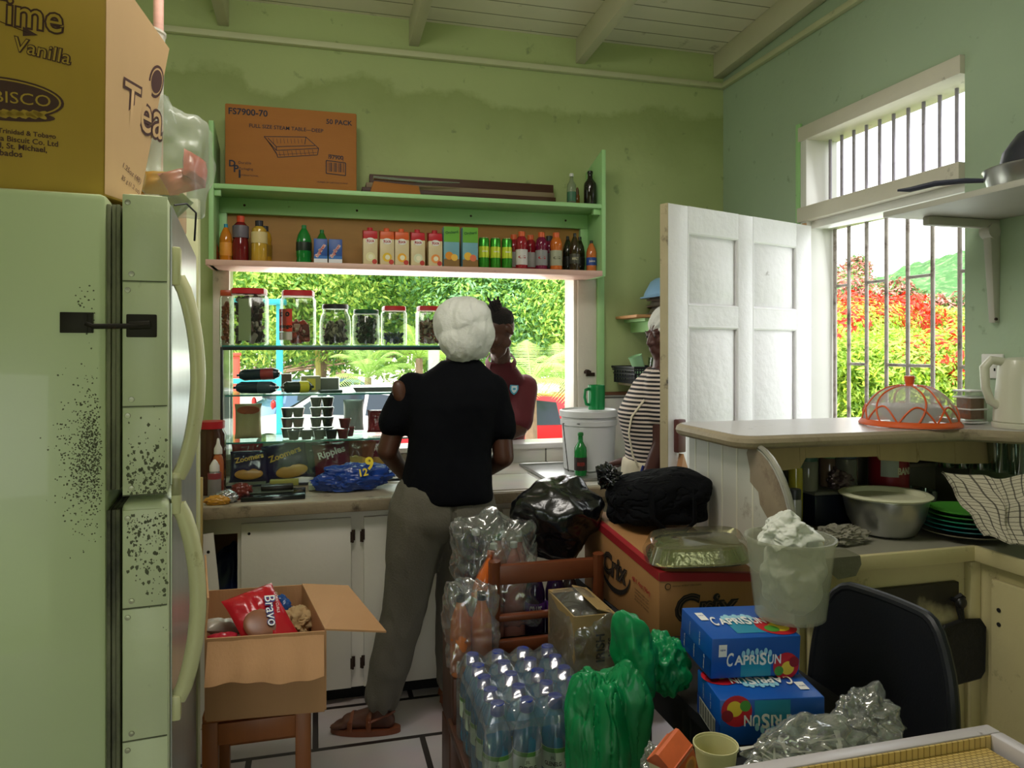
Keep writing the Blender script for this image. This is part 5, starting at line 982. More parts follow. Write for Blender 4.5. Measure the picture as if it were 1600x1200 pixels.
def FF(px, py): s_ = (px-163)/FPX*1.27; h_ = (293-py)/FPX*1.29; return frame(A-eL*s_+up*h_+nF*.0012, -eL, up)
def outl(txt, w_, M_, **k): k2 = text_mesh(txt, 0)[2]/text_mesh(txt, .05)[2]; hh = k.get('h'); b.text(txt, w_, M_BR, M_, bold=.05, h=hh); b.text(txt, w_*k2, M_TB, M_ @ fr((0, 0, .0007)), h=hh*text_mesh(txt, 0)[3]/text_mesh(txt, .05)[3])
outl('Tea Time', .225, FF(5, 28) @ Matrix.Rotation(-.05, 4, 'Z'), h=.052); outl('Vanilla', .088, FF(78, 82) @ Matrix.Rotation(-.16, 4, 'Z'), h=.026)
b.tube([FF(-60, 62) @ Vector((0, 0, 0)), FF(20, 46) @ Vector((0, 0, 0)), FF(58, 58) @ Vector((0, 0, 0))], .0022, M_BR, 4, flat=.3); b.add([FF(52, 50) @ Vector((0, 0, .001)), FF(52, 64) @ Vector((0, 0, .001)), FF(72, 60) @ Vector((0, 0, .001))], [(0, 1, 2)], M_BR)
Mo = FF(18, 157); b.disc(.098, .034, M_BR, Mo, 40, .0004); b.disc(.094, .031, M_TB, Mo, 40, .0009); b.disc(.091, .0285, M_BR, Mo, 40, .0013); b.text('WIBISCO', .125, M_TB, Mo @ fr((.016, .001, .0018)), h=.019)
for k in range(9):
    for sg in (-1, 1): b.disc(.0125, .0042, M_TB if k % 2 else M_TB, FF(-30+k*13, 181-abs(k-4)*.9) @ Matrix.Rotation(sg*.5, 4, 'Z'), 12, .0017)
b.disc(.085, .011, M_BR, FF(18, 181), 30, .0002)
for s_, px, py, w_ in (('Product of Trinidad & Tobago', 35, 207, .135), ('West India Biscuit Co. Ltd', 38, 217, .135), ('Gills Road, St. Michael,', 30, 228, .12), ('Barbados', 28, 238, .052)): b.text(s_, w_, M_BR, FF(px, py) @ Matrix.Rotation(-.03, 4, 'Z'), bold=.02)
def SF(a, c_):   # side face, a along depth 0..1, c_ up 0..1
    lo = A.lerp(B_, a); hi = TN.lerp(TF, a); p = lo.lerp(hi, c_); x = (B_.lerp(TF, c_)-A.lerp(TN, c_)); y = hi-lo; M_ = frame(p, x, y); n_ = M_.to_3x3() @ Vector((0, 0, 1)); return fr(n_*.002) @ M_
def outl2(txt, w_, M_, **k): k2 = text_mesh(txt, 0)[2]/text_mesh(txt, .05)[2]; hh = k.get('h'); b.text(txt, w_, M_BR, M_, bold=.05, h=hh); b.text(txt, w_*k2, M_TB2, M_ @ fr((0, 0, .0007)), h=hh*text_mesh(txt, 0)[3]/text_mesh(txt, .05)[3])
outl2('Tea', .13, SF(.74, .52) @ Matrix.Rotation(.25, 4, 'Z'), h=.085); Mo = SF(.88, .74); b.disc(.022, .034, M_BR, Mo, 24, .0003); b.disc(.018, .028, M_TB2, Mo, 24, .0008); b.disc(.016, .024, M_BR, Mo, 24, .0012)
b.text('1.25oz (48)', .06, M_BR, SF(.66, .16) @ Matrix.Rotation(-.2, 4, 'Z')); b.text('35 g (1.2 oz)', .06, M_BR, SF(.66, .10) @ Matrix.Rotation(-.2, 4, 'Z'))
b.build('carton_body', t)
M_CLR = mat('clear bag film', 'E4EAE0', .2, var=.06, bump=.4, bscale=14, alpha=.26, spec=.8)
c_ = W(268, 222, 1.53); bg_ = filmbag('clear plastic bag of snacks slumped behind the biscuit carton', 'plastic_bag', (c_.x, c_.y, 1.868), (.088, .09, .13), M_CLR, 'bag', 21, 40, base=1.7425, crease=.09, lo=.8, hi=1.25, fn2=lambda d: 1-.25*max(0, d.z)*(1 if d.x > 0 else .3))
for k, (dx, dy, dz, col) in enumerate(((-.02, 0, -.055, 'C98A2A'), (.02, -.01, -.05, 'C46A5A'), (.0, .02, -.09, '7A8A4A'), (.045, 0, -.02, 'B9584A'))):
    b = MB(); pouch(b, stand(c_.x+dx, c_.y+dy, 1.868+dz, .3*k, .4, .4*k), .075, .055, .03, mat('bag '+col, col, .25, var=.3, scale=20), 10, seed=k); tag(b.build('snack_bag', loc=(c_.x+dx, c_.y+dy, 1.85+dz)), ['amber snack packet inside the clear bag on the fridge', 'salmon pink snack packet inside the clear bag on the fridge', 'olive snack packet lowest inside the clear bag', 'red snack packet highest inside the clear bag'][k], 'snack bag', 'packets in the clear bag')
c2 = W(212, 20, 1.62); b = MB(); b.open_lathe([(.001, 0), (.03, 0), (.04, .33), (.042, .33), (.042, .325), (.038, .32)], mat('cup stack', 'DAD8CC', .4, var=.2, scale=4, stretch=(1, 1, 14), alpha=.7), (c2.x+.02, c2.y, 1.84), 20); b.cyl((c2.x+.035, c2.y+.05, 1.84), (c2.x+.037, c2.y+.05, 2.3), .011, mat('striped cups', 'D8A89A', .4, var=.4, scale=40, stretch=(.1, .1, 1)))
b.b2((c2.x-.06, c2.y-.05, 1.7385), (c2.x+.09, c2.y+.09, 1.84), M_TB2, .003); tag(b.build('cup_sleeve', loc=(c2.x, c2.y, 1.7385)), 'tall sleeves of disposable cups behind the biscuit carton', 'cups')
# tall cream board standing behind the refrigerator
p = W(298, 545, 2.38); b = MB(); b.box((p.x-.16, p.y+.02, .978), (.37, .035, 1.955), mat('cream board', 'CBCB9C', .5, var=.08, dirt=('8E8A62', .2, 6)), .003, rz=-.05); tag(b.build('door_panel_board', loc=(p.x-.16, p.y, 0)), 'tall cream painted board standing upright behind the refrigerator', 'board')
# ---------------- open carton on the wooden stool
M_WD = mat('varnished pine', '9A5A2A', .4, var=.25, scale=4, stretch=(8, 8, 1), dirt=('5A2E14', .25, 5))
sx0, sx1, sy0, sy1 = -.305, -.015, 2.20, 2.53; st = thing('wooden_stool', 'varnished wooden stool under the open carton by the fridge', 'stool', ((sx0+sx1)/2, (sy0+sy1)/2, 0))
b = MB(); b.b2((sx0, sy0, .425), (sx1, sy1, .447), M_WD, .004); b.build('seat', st)
for x in (sx0+.02, sx1-.02):
    for y in (sy0+.02, sy1-.02): b = MB(); b.box((x, y, .2125), (.042, .036, .425), M_WD, .003); b.build('leg', st)
for z, h_ in ((.385, .06), (.22, .035)):
    for (a, c_) in (((sx0+.04, sy0+.02), (sx1-.04, sy0+.02)), ((sx0+.04, sy1-.02), (sx1-.04, sy1-.02))): b = MB(); b.box(((a[0]+c_[0])/2, a[1], z), (abs(c_[0]-a[0]), .02, h_), M_WD, .002); b.build('rail', st)
for x in (sx0+.02, sx1-.02): b = MB(); b.box((x, (sy0+sy1)/2, .385), (.02, sy1-sy0-.08, .06), M_WD, .002); b.build('rail', st)
M_KB = mat('kraft cardboard', 'B98C60', .75, var=.07, scale=3, stretch=(5, 5, 1), dirt=('8E6844', .12, 5), bump=.1, bscale=25)
bx0 = thing('open_carton', 'open kraft cardboard carton of snack bags on the wooden stool', 'box', (-.17, 2.38, .4475))
FL_, FR_, BR_, BL_ = Vector((-.29, 2.175, .4475)), Vector((.025, 2.150, .4475)), Vector((-.045, 2.585, .4475)), Vector((-.345, 2.60, .4475)); HH = Vector((0, 0, .225)); th_ = .005
def sheet(mb, p, q, r_, s_, mt=M_KB, t_=.005):   # quad with thickness
    n_ = (q-p).cross(s_-p).normalized()*t_; mb.add([p, q, r_, s_, p+n_, q+n_, r_+n_, s_+n_], [(3, 2, 1, 0), (4, 5, 6, 7), (0, 1, 5, 4), (1, 2, 6, 5), (2, 3, 7, 6), (3, 0, 4, 7)], mt)
b = MB(); sheet(b, FL_, FR_, FR_+HH, FL_+HH); sheet(b, FR_, BR_, BR_+HH, FR_+HH); sheet(b, BR_, BL_, BL_+HH, BR_+HH); sheet(b, BL_, FL_, FL_+HH, BL_+HH); sheet(b, FL_, BL_, BR_, FR_)
Mt = frame(FR_+Vector((-.055, -.0012, .155)), (FR_-FL_), (0, 0, 1)); 
for k, s_ in enumerate(('FRAGILE', 'HANDLE WITH CARE', '1280')): b.text(s_, .05, mat('faint brown print', '6E4C34', .8), Mt @ fr((k*.016-.03, -.02, 0)) @ Matrix.Rotation(math.pi/2, 4, 'Z'))
b.build('carton_walls', bx0)
b = MB()
def fl(u, v): p = (FL_+HH).lerp(FR_+HH, u*.985+.01); return p+Vector((0, -.055-.016*math.sin(v*2.2)-.006*math.sin(u*23), 0))*v+Vector((0, 0, -.105*v-.006*math.sin(u*7+v*3)*v))
b.grid(fl, 24, 8, M_KB); b.grid(lambda u, v: fl(1-u, v)+Vector((0, .004, -.001)), 24, 8, M_KB); b.build('front_flap', bx0)
b = MB(); sheet(b, FR_+HH, FR_+HH+Vector((.175, .03, -.035)), BR_+HH+Vector((.15, -.06, .0)), BR_+HH); b.build('side_flap', bx0)
b = MB(); sheet(b, BL_+HH, FL_+HH, FL_+HH+Vector((.004, .02, .105)), BL_+HH+Vector((.0, -.02, .125))); b.build('raised_flap', bx0)
GBx = 'snacks in the open carton'
b = MB(); pouch(b, Matrix.Translation((-.155, 2.33, .655)) @ Euler((.72, -.12, .55)).to_matrix().to_4x4(), .165, .21, .06, mat('red crisp bag', 'B81E2A', .18, .0, var=.15, scale=10, bump=.35, bscale=18), 26, seed=4)
Mb = Matrix.Translation((-.155, 2.33, .655)) @ Euler((.72, -.12, .55)).to_matrix().to_4x4(); b.ell((0, 0, 0), (.05, .05, .012), mat('snack print', '8A5A40', .4, var=.4, scale=40), 3, Mb @ fr((-.02, -.02, .024))); b.text('Bravo', .10, mat('ink 2A3A8A', '1E2E7A', .4), Mb @ fr((.02, .0, .038)) @ Matrix.Rotation(-1.9, 4, 'Z'), bold=.06); b.text('Bravo', .10, mat('print white', 'F2F2EE', .4), Mb @ fr((.02, .0, .0392)) @ Matrix.Rotation(-1.9, 4, 'Z'), bold=-.0); b.text('CORN CURLS', .07, MATS['print white'], Mb @ fr((.05, .02, .034)) @ Matrix.Rotation(-1.9, 4, 'Z'))
tag(b.build('crisp_bag', loc=(-.155, 2.33, .6)), 'shiny red crisp bag leaning up out of the open carton', 'snack bag', GBx)
pouch_obj('pale grey snack roll packet at the left in the open carton', 'snack_bag', Matrix.Translation((-.27, 2.40, .62)) @ Euler((.3, .3, .5)).to_matrix().to_4x4(), .13, .05, .045, 'B9B2A4', seed=2, group=GBx); pouch_obj('small red packet at the left front of the open carton', 'snack_bag', Matrix.Translation((-.255, 2.25, .632)) @ Euler((.5, .1, .3)).to_matrix().to_4x4(), .085, .05, .04, 'B02236', seed=3, group=GBx)
crumple('blue foil packet tucked behind the red crisp bag', 'snack_packet', (-.115, 2.46, .63), (.04, .035, .05), mat('bag 1E4A8A', '1E4A8A', .25, var=.2), 'packet', .3, 3, 4, 5, group=GBx, flatb=False); crumple('crumpled brown paper bag at the right in the open carton', 'paper_bag', (-.055, 2.42, .605), (.05, .06, .045), mat('brown paper', 'B4966A', .8, var=.15, bump=.4), 'bag', .35, 3, 5, 6, group=GBx, flatb=False)
b = MB(); sheet(b, FL_+Vector((.012, .012, .01)), FR_+Vector((-.014, .012, .01)), BR_+Vector((-.014, -.02, .01)), BL_+Vector((.02, -.02, .01)), t_=-.12) if False else b.hexa([FL_+Vector((.014, .014, .008)), FR_+Vector((-.02, .014, .008)), BR_+Vector((-.02, -.02, .008)), BL_+Vector((.02, -.02, .008)), FL_+Vector((.014, .014, .13)), FR_+Vector((-.02, .014, .13)), BR_+Vector((-.02, -.02, .13)), BL_+Vector((.02, -.02, .13))], mat('packed snacks below', '7E2A2A', .4, var=.5, scale=12, bump=.6, bscale=15), .02); tag(b.build('packed_snacks', loc=(-.17, 2.38, .456)), 'layer of packed snack bags filling the open carton', 'snacks', GBx)
# ================================================================== PENINSULA BAR AND LOWER COUNTER
PX0, BYF, BYB, BZ, LZ, LYF = 1.247, 1.93, 2.30, 1.215, .90, 1.72
pn = thing('bar_counter', 'raised grey-white breakfast bar with boarded curved end by the garden door', 'bar', (1.7, 2.1, 0))
M_BAR2 = mat('bar top paint', 'BDB8B4', .3, var=.08, scale=4, dirt=('7E7464', .25, 8)); M_BRD = mat('beadboard paint', 'C9C8BE', .5, var=.06, scale=3, dirt=('6A5540', .2, 3.2)); M_EDG = mat('grubby counter edge', '9C8E74', .6, var=.25, scale=9, dirt=('4A3A26', .5, 7), bump=.3)
out = [(XR-.001, BYF-.02), (XR-.001, 2.155), (XR-.001, BYB+.02)]
o2 = [(XR-.001, 1.775), (XR-.001, BYB+.02)]+[(1.205+.06-.06*math.sin(a), BYB+.02-.06+.06*math.cos(a)) for a in [i*math.pi/2/6 for i in range(7)]]+[(1.205+.05-.05*math.cos(a), BYF-.03+.05-.05*math.sin(a)) for a in [i*math.pi/2/6 for i in range(7)]]+[(1.96, BYF-.03), (2.01, 1.885), (2.05, 1.845), (2.09, 1.80), (2.14, 1.775)]
b = MB(); b.prism([(x, y) for x, y in o2][::-1] if False else o2, BZ-.006, BZ, M_BAR2); b.prism([(x, y) for x, y in o2], BZ-.03, BZ-.006, M_EDG)
n2 = len(o2); b.tube([(x, y, BZ-.02) for x, y in o2[1:]]+[(XR-.02, 1.775, BZ-.02)], .02, M_EDG, 10); b.build('bar_top', pn)
prof = [(BYB, 0), (BYB, BZ-.03), (BYF, BZ-.03)]+[(BYF-(BYF-LYF)*(1-math.cos(a)), BZ-.03-(BZ-.03-LZ)*math.sin(a)*1.0) for a in [i*math.pi/2/10 for i in range(1, 11)]]+[(LYF, 0)]
prof = [(BYB, 0), (BYB, BZ-.03), (BYF, BZ-.03)]+[(BYF-(BYF-LYF)*math.sin(a), LZ+(BZ-.03-LZ)*math.cos(a)) for a in [i*math.pi/2/10 for i in range(1, 11)]]+[(LYF, 0)]
MP = Matrix(((0, 0, 1, 0), (1, 0, 0, 0), (0, 1, 0, 0), (0, 0, 0, 1)))
b = MB(); b.prism(prof, PX0, PX0+.016, M_BRD, MP)
for k in range(7):
    y = BYB-.045-.085*k; zt_ = BZ-.035 if y > BYF else LZ+(BZ-.03-LZ)*math.sqrt(max(0, 1-((BYF-y)/(BYF-LYF))**2))-.01
    if y > LYF+.01: b.b2((PX0-.0012, y-.0035, .01), (PX0+.001, y+.0035, zt_), mat('bead line', 'DEDCCB', .5, dirt=('8A7A5E', .3, 5)))
b.build('end_panel', pn)
b = MB(); b.tube([(PX0+.006, y-.004, z+.003) for y, z in prof[2:13]]+[(PX0+.006, LYF-.004, LZ-.02)], .0095, mat('aluminium edging', 'A9A69A', .4, .5, var=.2, dirt=('4A3A24', .45, 10)), 8, flat=.8); b.build('edging_strip', pn)
b = MB(); R = random.Random(8)
# grease stain following the curved front of the boarding (dirt on the paint)
ring = []
for i in range(11):
    y, z = prof[2+i]; ring.append((y+.004, z-.004))
inn = []
for i, (y, z) in enumerate(ring): k = math.sin(math.pi*i/10)**.8; inn.append((y+(.11+.03*noise.noise(Vector((i*.9, 0, 0))))*k, z-.05*k+.02*noise.noise(Vector((i*.7, 3, 0)))*k))
b.add([(PX0-.0016, y, z) for y, z in ring]+[(PX0-.0016, y, z) for y, z in inn], [(i, i+1, 12+i, 11+i) for i in range(10)], mat('brown grease stain', '95856E', .6, var=.3, scale=14, dirt=('6E5A46', .8, 10))); b.build('grease_stain', pn)
b = MB(); b.b2((PX0+.016, BYB-.02, 0), (XR-.001, BYB, BZ-.03), mat('dim board', '8C8A7A', .6, dirt=('4A463A', .4, 5))); b.b2((XR-.012, 2.13, 0), (XR-.001, BYB-.02, BZ-.03), MATS['dim board']); b.build('rear_panel', pn)
# cardboard fringe under the bar front
b = MB(); M_CF = mat('stained corrugated card', 'A8946A', .8, var=.15, scale=3, stretch=(6, 6, 1), dirt=('7A6238', .3, 6))
fr_ = [(1.29, .085), (1.42, .075), (1.44, .045), (1.70, .05), (1.71, .062), (1.85, .075), (1.86, .068), (2.0, .085), (2.16, .09), (2.20, .04), (2.27, .04)]
for (x0, h0), (x1, h1) in zip(fr_, fr_[1:]): b.hexa([(x0, BYF+.0, BZ-.032-h0), (x1-.001, BYF+.0, BZ-.032-h1), (x1-.001, BYF+.005, BZ-.032-h1), (x0, BYF+.005, BZ-.032-h0), (x0, BYF+.004, BZ-.031), (x1-.001, BYF+.004, BZ-.031), (x1-.001, BYF+.009, BZ-.031), (x0, BYF+.009, BZ-.031)], M_CF)
tag(b.build('cardboard_strip', loc=(1.7, BYF, BZ-.03)), 'torn corrugated cardboard strip hanging under the bar edge', 'cardboard')
# lower worktop (L shaped) and its cabinet
wt = thing('worktop', 'grimy L-shaped lower worktop with cream edging under the bar', 'worktop', (1.6, 1.8, LZ))
LX = 1.85; o3 = [(PX0+.018, LYF), (LX, LYF), (LX, .3), (XR-.002, .3), (XR-.002, 2.10), (XR-.014, 2.12), (XR-.014, BYB-.022), (PX0+.018, BYB-.022)]
b = MB(); b.prism(o3, LZ-.035, LZ, mat('worktop laminate', '8F8C7C', .4, var=.15, scale=4, dirt=('5A5444', .3, 6))); b.build('slab', wt)
M_CR = mat('grimy cream paint', 'C9BE8E', .5, var=.12, scale=5, dirt=('54401E', .36, 6), bump=.15)
b = MB(); b.b2((PX0+.02, LYF-.018, LZ-.042), (LX-.0, LYF, LZ+.002), M_CR, .005); b.b2((LX-.018, .3, LZ-.042), (LX, LYF-.002, LZ+.002), M_CR, .005); b.build('edging', wt)
lc = thing('corner_cabinet', 'cream corner cabinet with blackened door under the lower worktop', 'cabinet', (1.8, 1.8, 0))
b = MB(); b.b2((PX0+.018, LYF+.012, .0), (LX+.02, LYF+.03, LZ-.036), M_CR); b.b2((LX+.012, .3, 0), (LX+.03, LYF+.012, LZ-.036), M_CR); b.b2((LX-.025, LYF-.012, 0), (LX+.012, LYF+.012, LZ-.044), M_CR, .004); b.build('face_frame', lc)
def mould_mat():
    m = mat('mould blackened door', 'C2B88C', .6, var=.1, scale=5, dirt=('4A3E24', .3, 7)); N, L = m.node_tree.nodes, m.node_tree.links; bb_ = N['Principled BSDF']; old = bb_.inputs['Base Color'].links[0].from_socket
    t_ = N.new('ShaderNodeTexCoord'); s_ = N.new('ShaderNodeSeparateXYZ'); L.new(t_.outputs['Object'], s_.inputs[0]); n_ = N.new('ShaderNodeTexNoise'); n_.inputs['Scale'].default_value = 9; n_.inputs['Detail'].default_value = 9; L.new(t_.outputs['Object'], n_.inputs['Vector'])
    a = N.new('ShaderNodeMath'); a.operation = 'MULTIPLY_ADD'; a.inputs[1].default_value = .22; L.new(n_.outputs['Fac'], a.inputs[0]); L.new(s_.outputs['Z'], a.inputs[2])
    r_ = N.new('ShaderNodeMapRange'); r_.inputs['From Min'].default_value = .80; r_.inputs['From Max'].default_value = .87; L.new(a.outputs[0], r_.inputs['Value'])
    x_ = N.new('ShaderNodeMixRGB'); x_.inputs[2].default_value = lin('26231A'); L.new(r_.outputs[0], x_.inputs[0]); L.new(old, x_.inputs[1]); L.new(x_.outputs[0], bb_.inputs['Base Color']); return m
PM['_'] = Matrix.Identity(4)
b = MB(); b.b2((1.29, LYF-.006, .06), (1.79, LYF+.011, .80), mould_mat(), .003); dd_ = b.build('cabinet_door', lc)
# mould uses heights measured from the floor: the door's object space sits at the cabinet's base
h = MB(); kn = W(1507, 930, 2.04); h.cyl((1.765, LYF-.006, .752), (1.765, LYF-.03, .752), .007, MATS['black knob']); h.ell((1.765, LYF-.036, .752), (.017, .012, .017), MATS['black knob'], 3); h.build('knob', dd_)
b = MB(); b.b2((LX-.006, .95, .06), (LX+.011, LYF-.06, .82), M_CR, .003); d3 = b.build('cabinet_door', lc); h = MB()
for z in (.74, .70): h.cyl((LX-.008, LYF-.085, z), (LX-.004, LYF-.085, z), .006, M_DK)
h.build('screw_hole', d3)
b = MB(); b.b2((LX-.006, .35, .06), (LX+.011, .93, .82), M_CR, .003); b.build('cabinet_door', lc)
# pot holder
ph = thing('pot_holder', 'black quilted pot holder hanging from the cabinet knob', 'pot holder', (1.77, LYF-.03, .6)); M_PH = mat('quilted black cloth', '23221E', .9, var=.25, scale=60, bump=.5, bscale=90); M_PB = mat('black binding', '0E0E0E', .7)
oc = [(-.072, -.08), (-.06, -.092), (.058, -.085), (.07, -.07), (.078, .055), (.064, .075), (.0, .082), (-.058, .074), (-.07, .06), (-.078, -.0)]
Mh = frame((1.775, LYF-.03, .615), (1, 0, .04), (-.04, 0, 1)); b = MB()
b.prism(oc, -.004, .005, M_PH, Mh); b.build('pad', ph); b = MB(); b.tube([Mh @ Vector((x, y, 0)) for x, y in oc], .0065, M_PB, 8, closed=True); b.build('binding', ph)
b = MB(); b.tube([Mh @ Vector((0, .08, 0)), Vector((1.762, LYF-.03, .73)), Vector((1.752, LYF-.032, .765)), Vector((1.765, LYF-.034, .773)), Vector((1.778, LYF-.032, .765)), Vector((1.772, LYF-.03, .73)), Mh @ Vector((.006, .08, 0))], .006, M_PB, 8); b.build('hanging_loop', ph)
# ---------------- on the worktop under the bar
GN = 'things stored under the bar'; zL = LZ+.0006
bc = W(1383, 812, 2.27); bw = thing('mixing_bowl', 'stainless mixing bowl with cream lid tray on the lower worktop', 'bowl', (bc.x, bc.y, zL)); r0 = .125
b = MB(); b.open_lathe([(.001, 0), (.068, 0), (.085, .008), (.108, .05), (.120, .1), (.121, .112), (.125, .114), (.125, .117), (.119, .116), (.104, .05), (.08, .012), (.001, .006)], M_SS, (bc.x, bc.y, zL), 40); b.build('bowl_body', bw)
b = MB(); b.open_lathe([(.132, .118), (.134, .122), (.128, .126), (.112, .126), (.104, .112), (.001, .110), (.001, .107), (.106, .109), (.112, .120), (.132, .118)], mat('cream plastic', 'CFCFB0', .4, var=.05), (bc.x, bc.y, zL), 40, wob=lambda a, z: 1+.02*math.sin(a*2+1)); b.build('lid_tray', bw)
def simple(nm, lab, cat, fnc, loc, g=GN): b = MB(); fnc(b); return tag(b.build(nm, loc=loc), lab, cat, g)
tc_ = W(1287, 800, 2.45); simple('storage_box', 'navy lidded storage box behind the grey cloth under the bar', 'box', lambda b: (b.box((tc_.x, tc_.y, zL+.052), (.19, .16, .10), mat('navy plastic', '151B28', .4, var=.1), .01), b.box((tc_.x, tc_.y, zL+.106), (.20, .17, .012), mat('smoky lid', '6A6A5E', .3, var=.1), .005)), (tc_.x, tc_.y, zL))
zs_ = zL+.1125
def jar2(lab, px, d, r, h, bc_, lc_, z=None, a=.8, nm='storage_jar'):
    p = W(px, 700, d); z = zs_ if z is None else z; t = thing(nm, lab, 'jar', (p.x, p.y, z), 0, GN)
    b = MB(); b.lathe([(.9*r, 0), (r, .006), (r, h*.8), (r*.85, h*.86)], bmat('jar '+bc_, bc_, a), (p.x, p.y, z), 22); b.build('jar_body', t); b = MB(); b.lathe([(r*.92, h*.82), (r*.94, h*.98), (r*.86, h), (0, h)], mat('jar lid '+lc_, lc_, .4), (p.x, p.y, z), 22); b.build('jar_lid', t)
jar2('clear jar with dark green lid on the navy box, left one', 1262, 2.38, .032, .115, '7A7A68', '1E4A3A'); jar2('clear jar with bright green lid behind the foil packet', 1295, 2.45, .03, .115, '6E5A48', '2E7A4A'); jar2('wide jar with dark blue lid on the navy box, right one', 1322, 2.42, .036, .12, '5A5A52', '1E3A4A')
jar2('tall grey tumbler flask with black lid beside the boarded end', 1241, 2.10, .02, .17, '8A8A80', '16181A', z=zL, a=.96, nm='travel_mug'); jar2('yellow bottle with dark cap between the flask and the jars', 1243, 2.35, .022, .23, 'B0A43A', '2E6A3A', z=zL, a=.95, nm='spice_bottle')
crumple('crumpled dark foil packet on the navy box', 'foil_packet', (tc_.x+.03, tc_.y-.05, zs_+.03), (.045, .03, .038), mat('dark foil', '5A4A4A', .25, .5, var=.4, bump=.5), 'packet', .35, 4, 4, 7, group=GN, base=zs_)
cp = W(1388, 740, 2.52); cn = thing('food_tin', 'large red tin lettered BANDE behind the mixing bowl', 'tin', (cp.x, cp.y, zL), 0, GN)
b = MB(); b.lathe([(.062, 0), (.064, .004), (.064, .268), (.062, .272)], mat('tin red', '8E1E28', .35, .1, var=.1), (cp.x, cp.y, zL), 30); aa = -math.pi/2-.55
b.ctext('BANDE', .075, mat('print cream', 'D8CFA8', .4), .0648, .16, h=.024, ang=aa+.85, c=(cp.x, cp.y, zL), bold=.05); b.add([(cp.x+.0646*math.cos(aa-.55+k*.11), cp.y+.0646*math.sin(aa-.55+k*.11), zL+z) for z in (.14, .225) for k in range(9)], [(i, i+1, i+10, i+9) for i in range(8)], mat('pale label', 'A8AE9A', .5, var=.1)); b.build('tin_body', cn)
b = MB(); b.open_lathe([(.062, .27), (.063, .276), (.060, .277), (.058, .268), (.001, .268)], M_SS, (cp.x, cp.y, zL), 30); b.build('tin_lid', cn)
for i, (px, d, h_) in enumerate(((1475, 2.5, .26), (1500, 2.48, .27), (1530, 2.45, .27), (1560, 2.4, .26), (1590, 2.35, .26), (1425, 2.5, .10), (1448, 2.45, .11))):
    p = W(px, 700, d); t_ = thing('drinking_glass', 'clear glass %s under the bar' % ('standing behind the checked towel' if i < 5 else 'beside the steel bowl'), 'glass', (p.x, p.y, zL if i > 4 else LZ+.17), 0, 'glasses behind the towel under the bar' if i < 5 else 'glasses beside the bowl under the bar')
    b = MB(); z_ = zL if i > 4 else LZ+.17; b.open_lathe([(.001, 0), (.026, 0), (.034, .1), (.032, .1), (.025, .006), (.001, .006)], glass('tumbler glass', 'D9E2DC', .5), (p.x, p.y, z_), 20); b.build('glass_body', t_)
b = MB(); b.b2((1.95, 2.12, LZ+.155), (2.262, 2.26, LZ+.1695), mat('inner shelf', '6A6250', .6), .002); b.b2((1.95, 2.12, LZ+.0005), (1.965, 2.26, LZ+.155), MATS['inner shelf'], .002); tag(b.build('inner_shelf', loc=(2.1, 2.2, LZ)), 'small dim wooden shelf under the bar behind the towel', 'shelf')
pt = W(1516, 820, 2.22)
for k, (c_, r_) in enumerate((('6E6A58', .125), ('1E6A6E', .115), ('1E7A6A', .112), ('23825E', .108), ('3E8A3A', .102), ('4A9236', .098))):
    b = MB(); z_ = zL+.006+k*.0125; b.open_lathe([(.001, 0), (r_*.6, 0), (r_, .014), (r_, .017), (r_*.6, .004), (.001, .004)], mat('plate '+c_, c_, .3, var=.08), (pt.x, pt.y+.02, z_), 32); tag(b.build('plate', loc=(pt.x, pt.y+.02, z_)), '%s plate in the stack under the checked towel' % ('large grey lowest', 'dark teal', 'teal', 'sea green', 'leaf green', 'topmost grass green')[k], 'plate', 'stack of plates under the bar')
# checked towel
def check_mat():
    m = mat('checked towel cloth', 'BDB6A0', .9, var=.08, scale=60, bump=.3, bscale=200); N, L = m.node_tree.nodes, m.node_tree.links; bb_ = N['Principled BSDF']; old = bb_.inputs['Base Color'].links[0].from_socket
    u = N.new('ShaderNodeAttribute'); u.attribute_name = 'weave'; s_ = N.new('ShaderNodeSeparateXYZ'); L.new(u.outputs['Vector'], s_.inputs[0]); prev = old
    for ax, n_ in (('X', 14), ('Y', 18)):
        a = N.new('ShaderNodeMath'); a.operation = 'MULTIPLY'; a.inputs[1].default_value = n_; L.new(s_.outputs[ax], a.inputs[0]); f = N.new('ShaderNodeMath'); f.operation = 'FRACT'; L.new(a.outputs[0], f.inputs[0]); g = N.new('ShaderNodeMath'); g.operation = 'LESS_THAN'; g.inputs[1].default_value = .15; L.new(f.outputs[0], g.inputs[0])
        k = N.new('ShaderNodeMath'); k.operation = 'MULTIPLY'; k.inputs[1].default_value = .85; L.new(g.outputs[0], k.inputs[0]); x_ = N.new('ShaderNodeMixRGB'); x_.inputs[2].default_value = lin('35322C'); L.new(k.outputs[0], x_.inputs[0]); L.new(prev, x_.inputs[1]); prev = x_.outputs[0]
    L.new(prev, bb_.inputs['Base Color']); return m
def weave(o, nu, nv, reps=1):
    at = o.data.attributes.new('weave', 'FLOAT_VECTOR', 'POINT')
    for i in range(len(at.data)): k = i % ((nu+1)*(nv+1)); at.data[i].vector = ((k % (nu+1))/nu, (k//(nu+1))/nv, 0)
T0 = [W(1472, 738, 2.16), W(1535, 748, 2.12), W(1610, 742, 2.05), W(1680, 735, 2.0)]; T1 = [W(1508, 786, 2.1), W(1560, 790, 2.04), W(1620, 785, 1.98), W(1690, 780, 1.93)]; T2 = [W(1538, 838, 2.03), W(1580, 850, 1.98), W(1640, 858, 1.93), W(1700, 850, 1.88)]
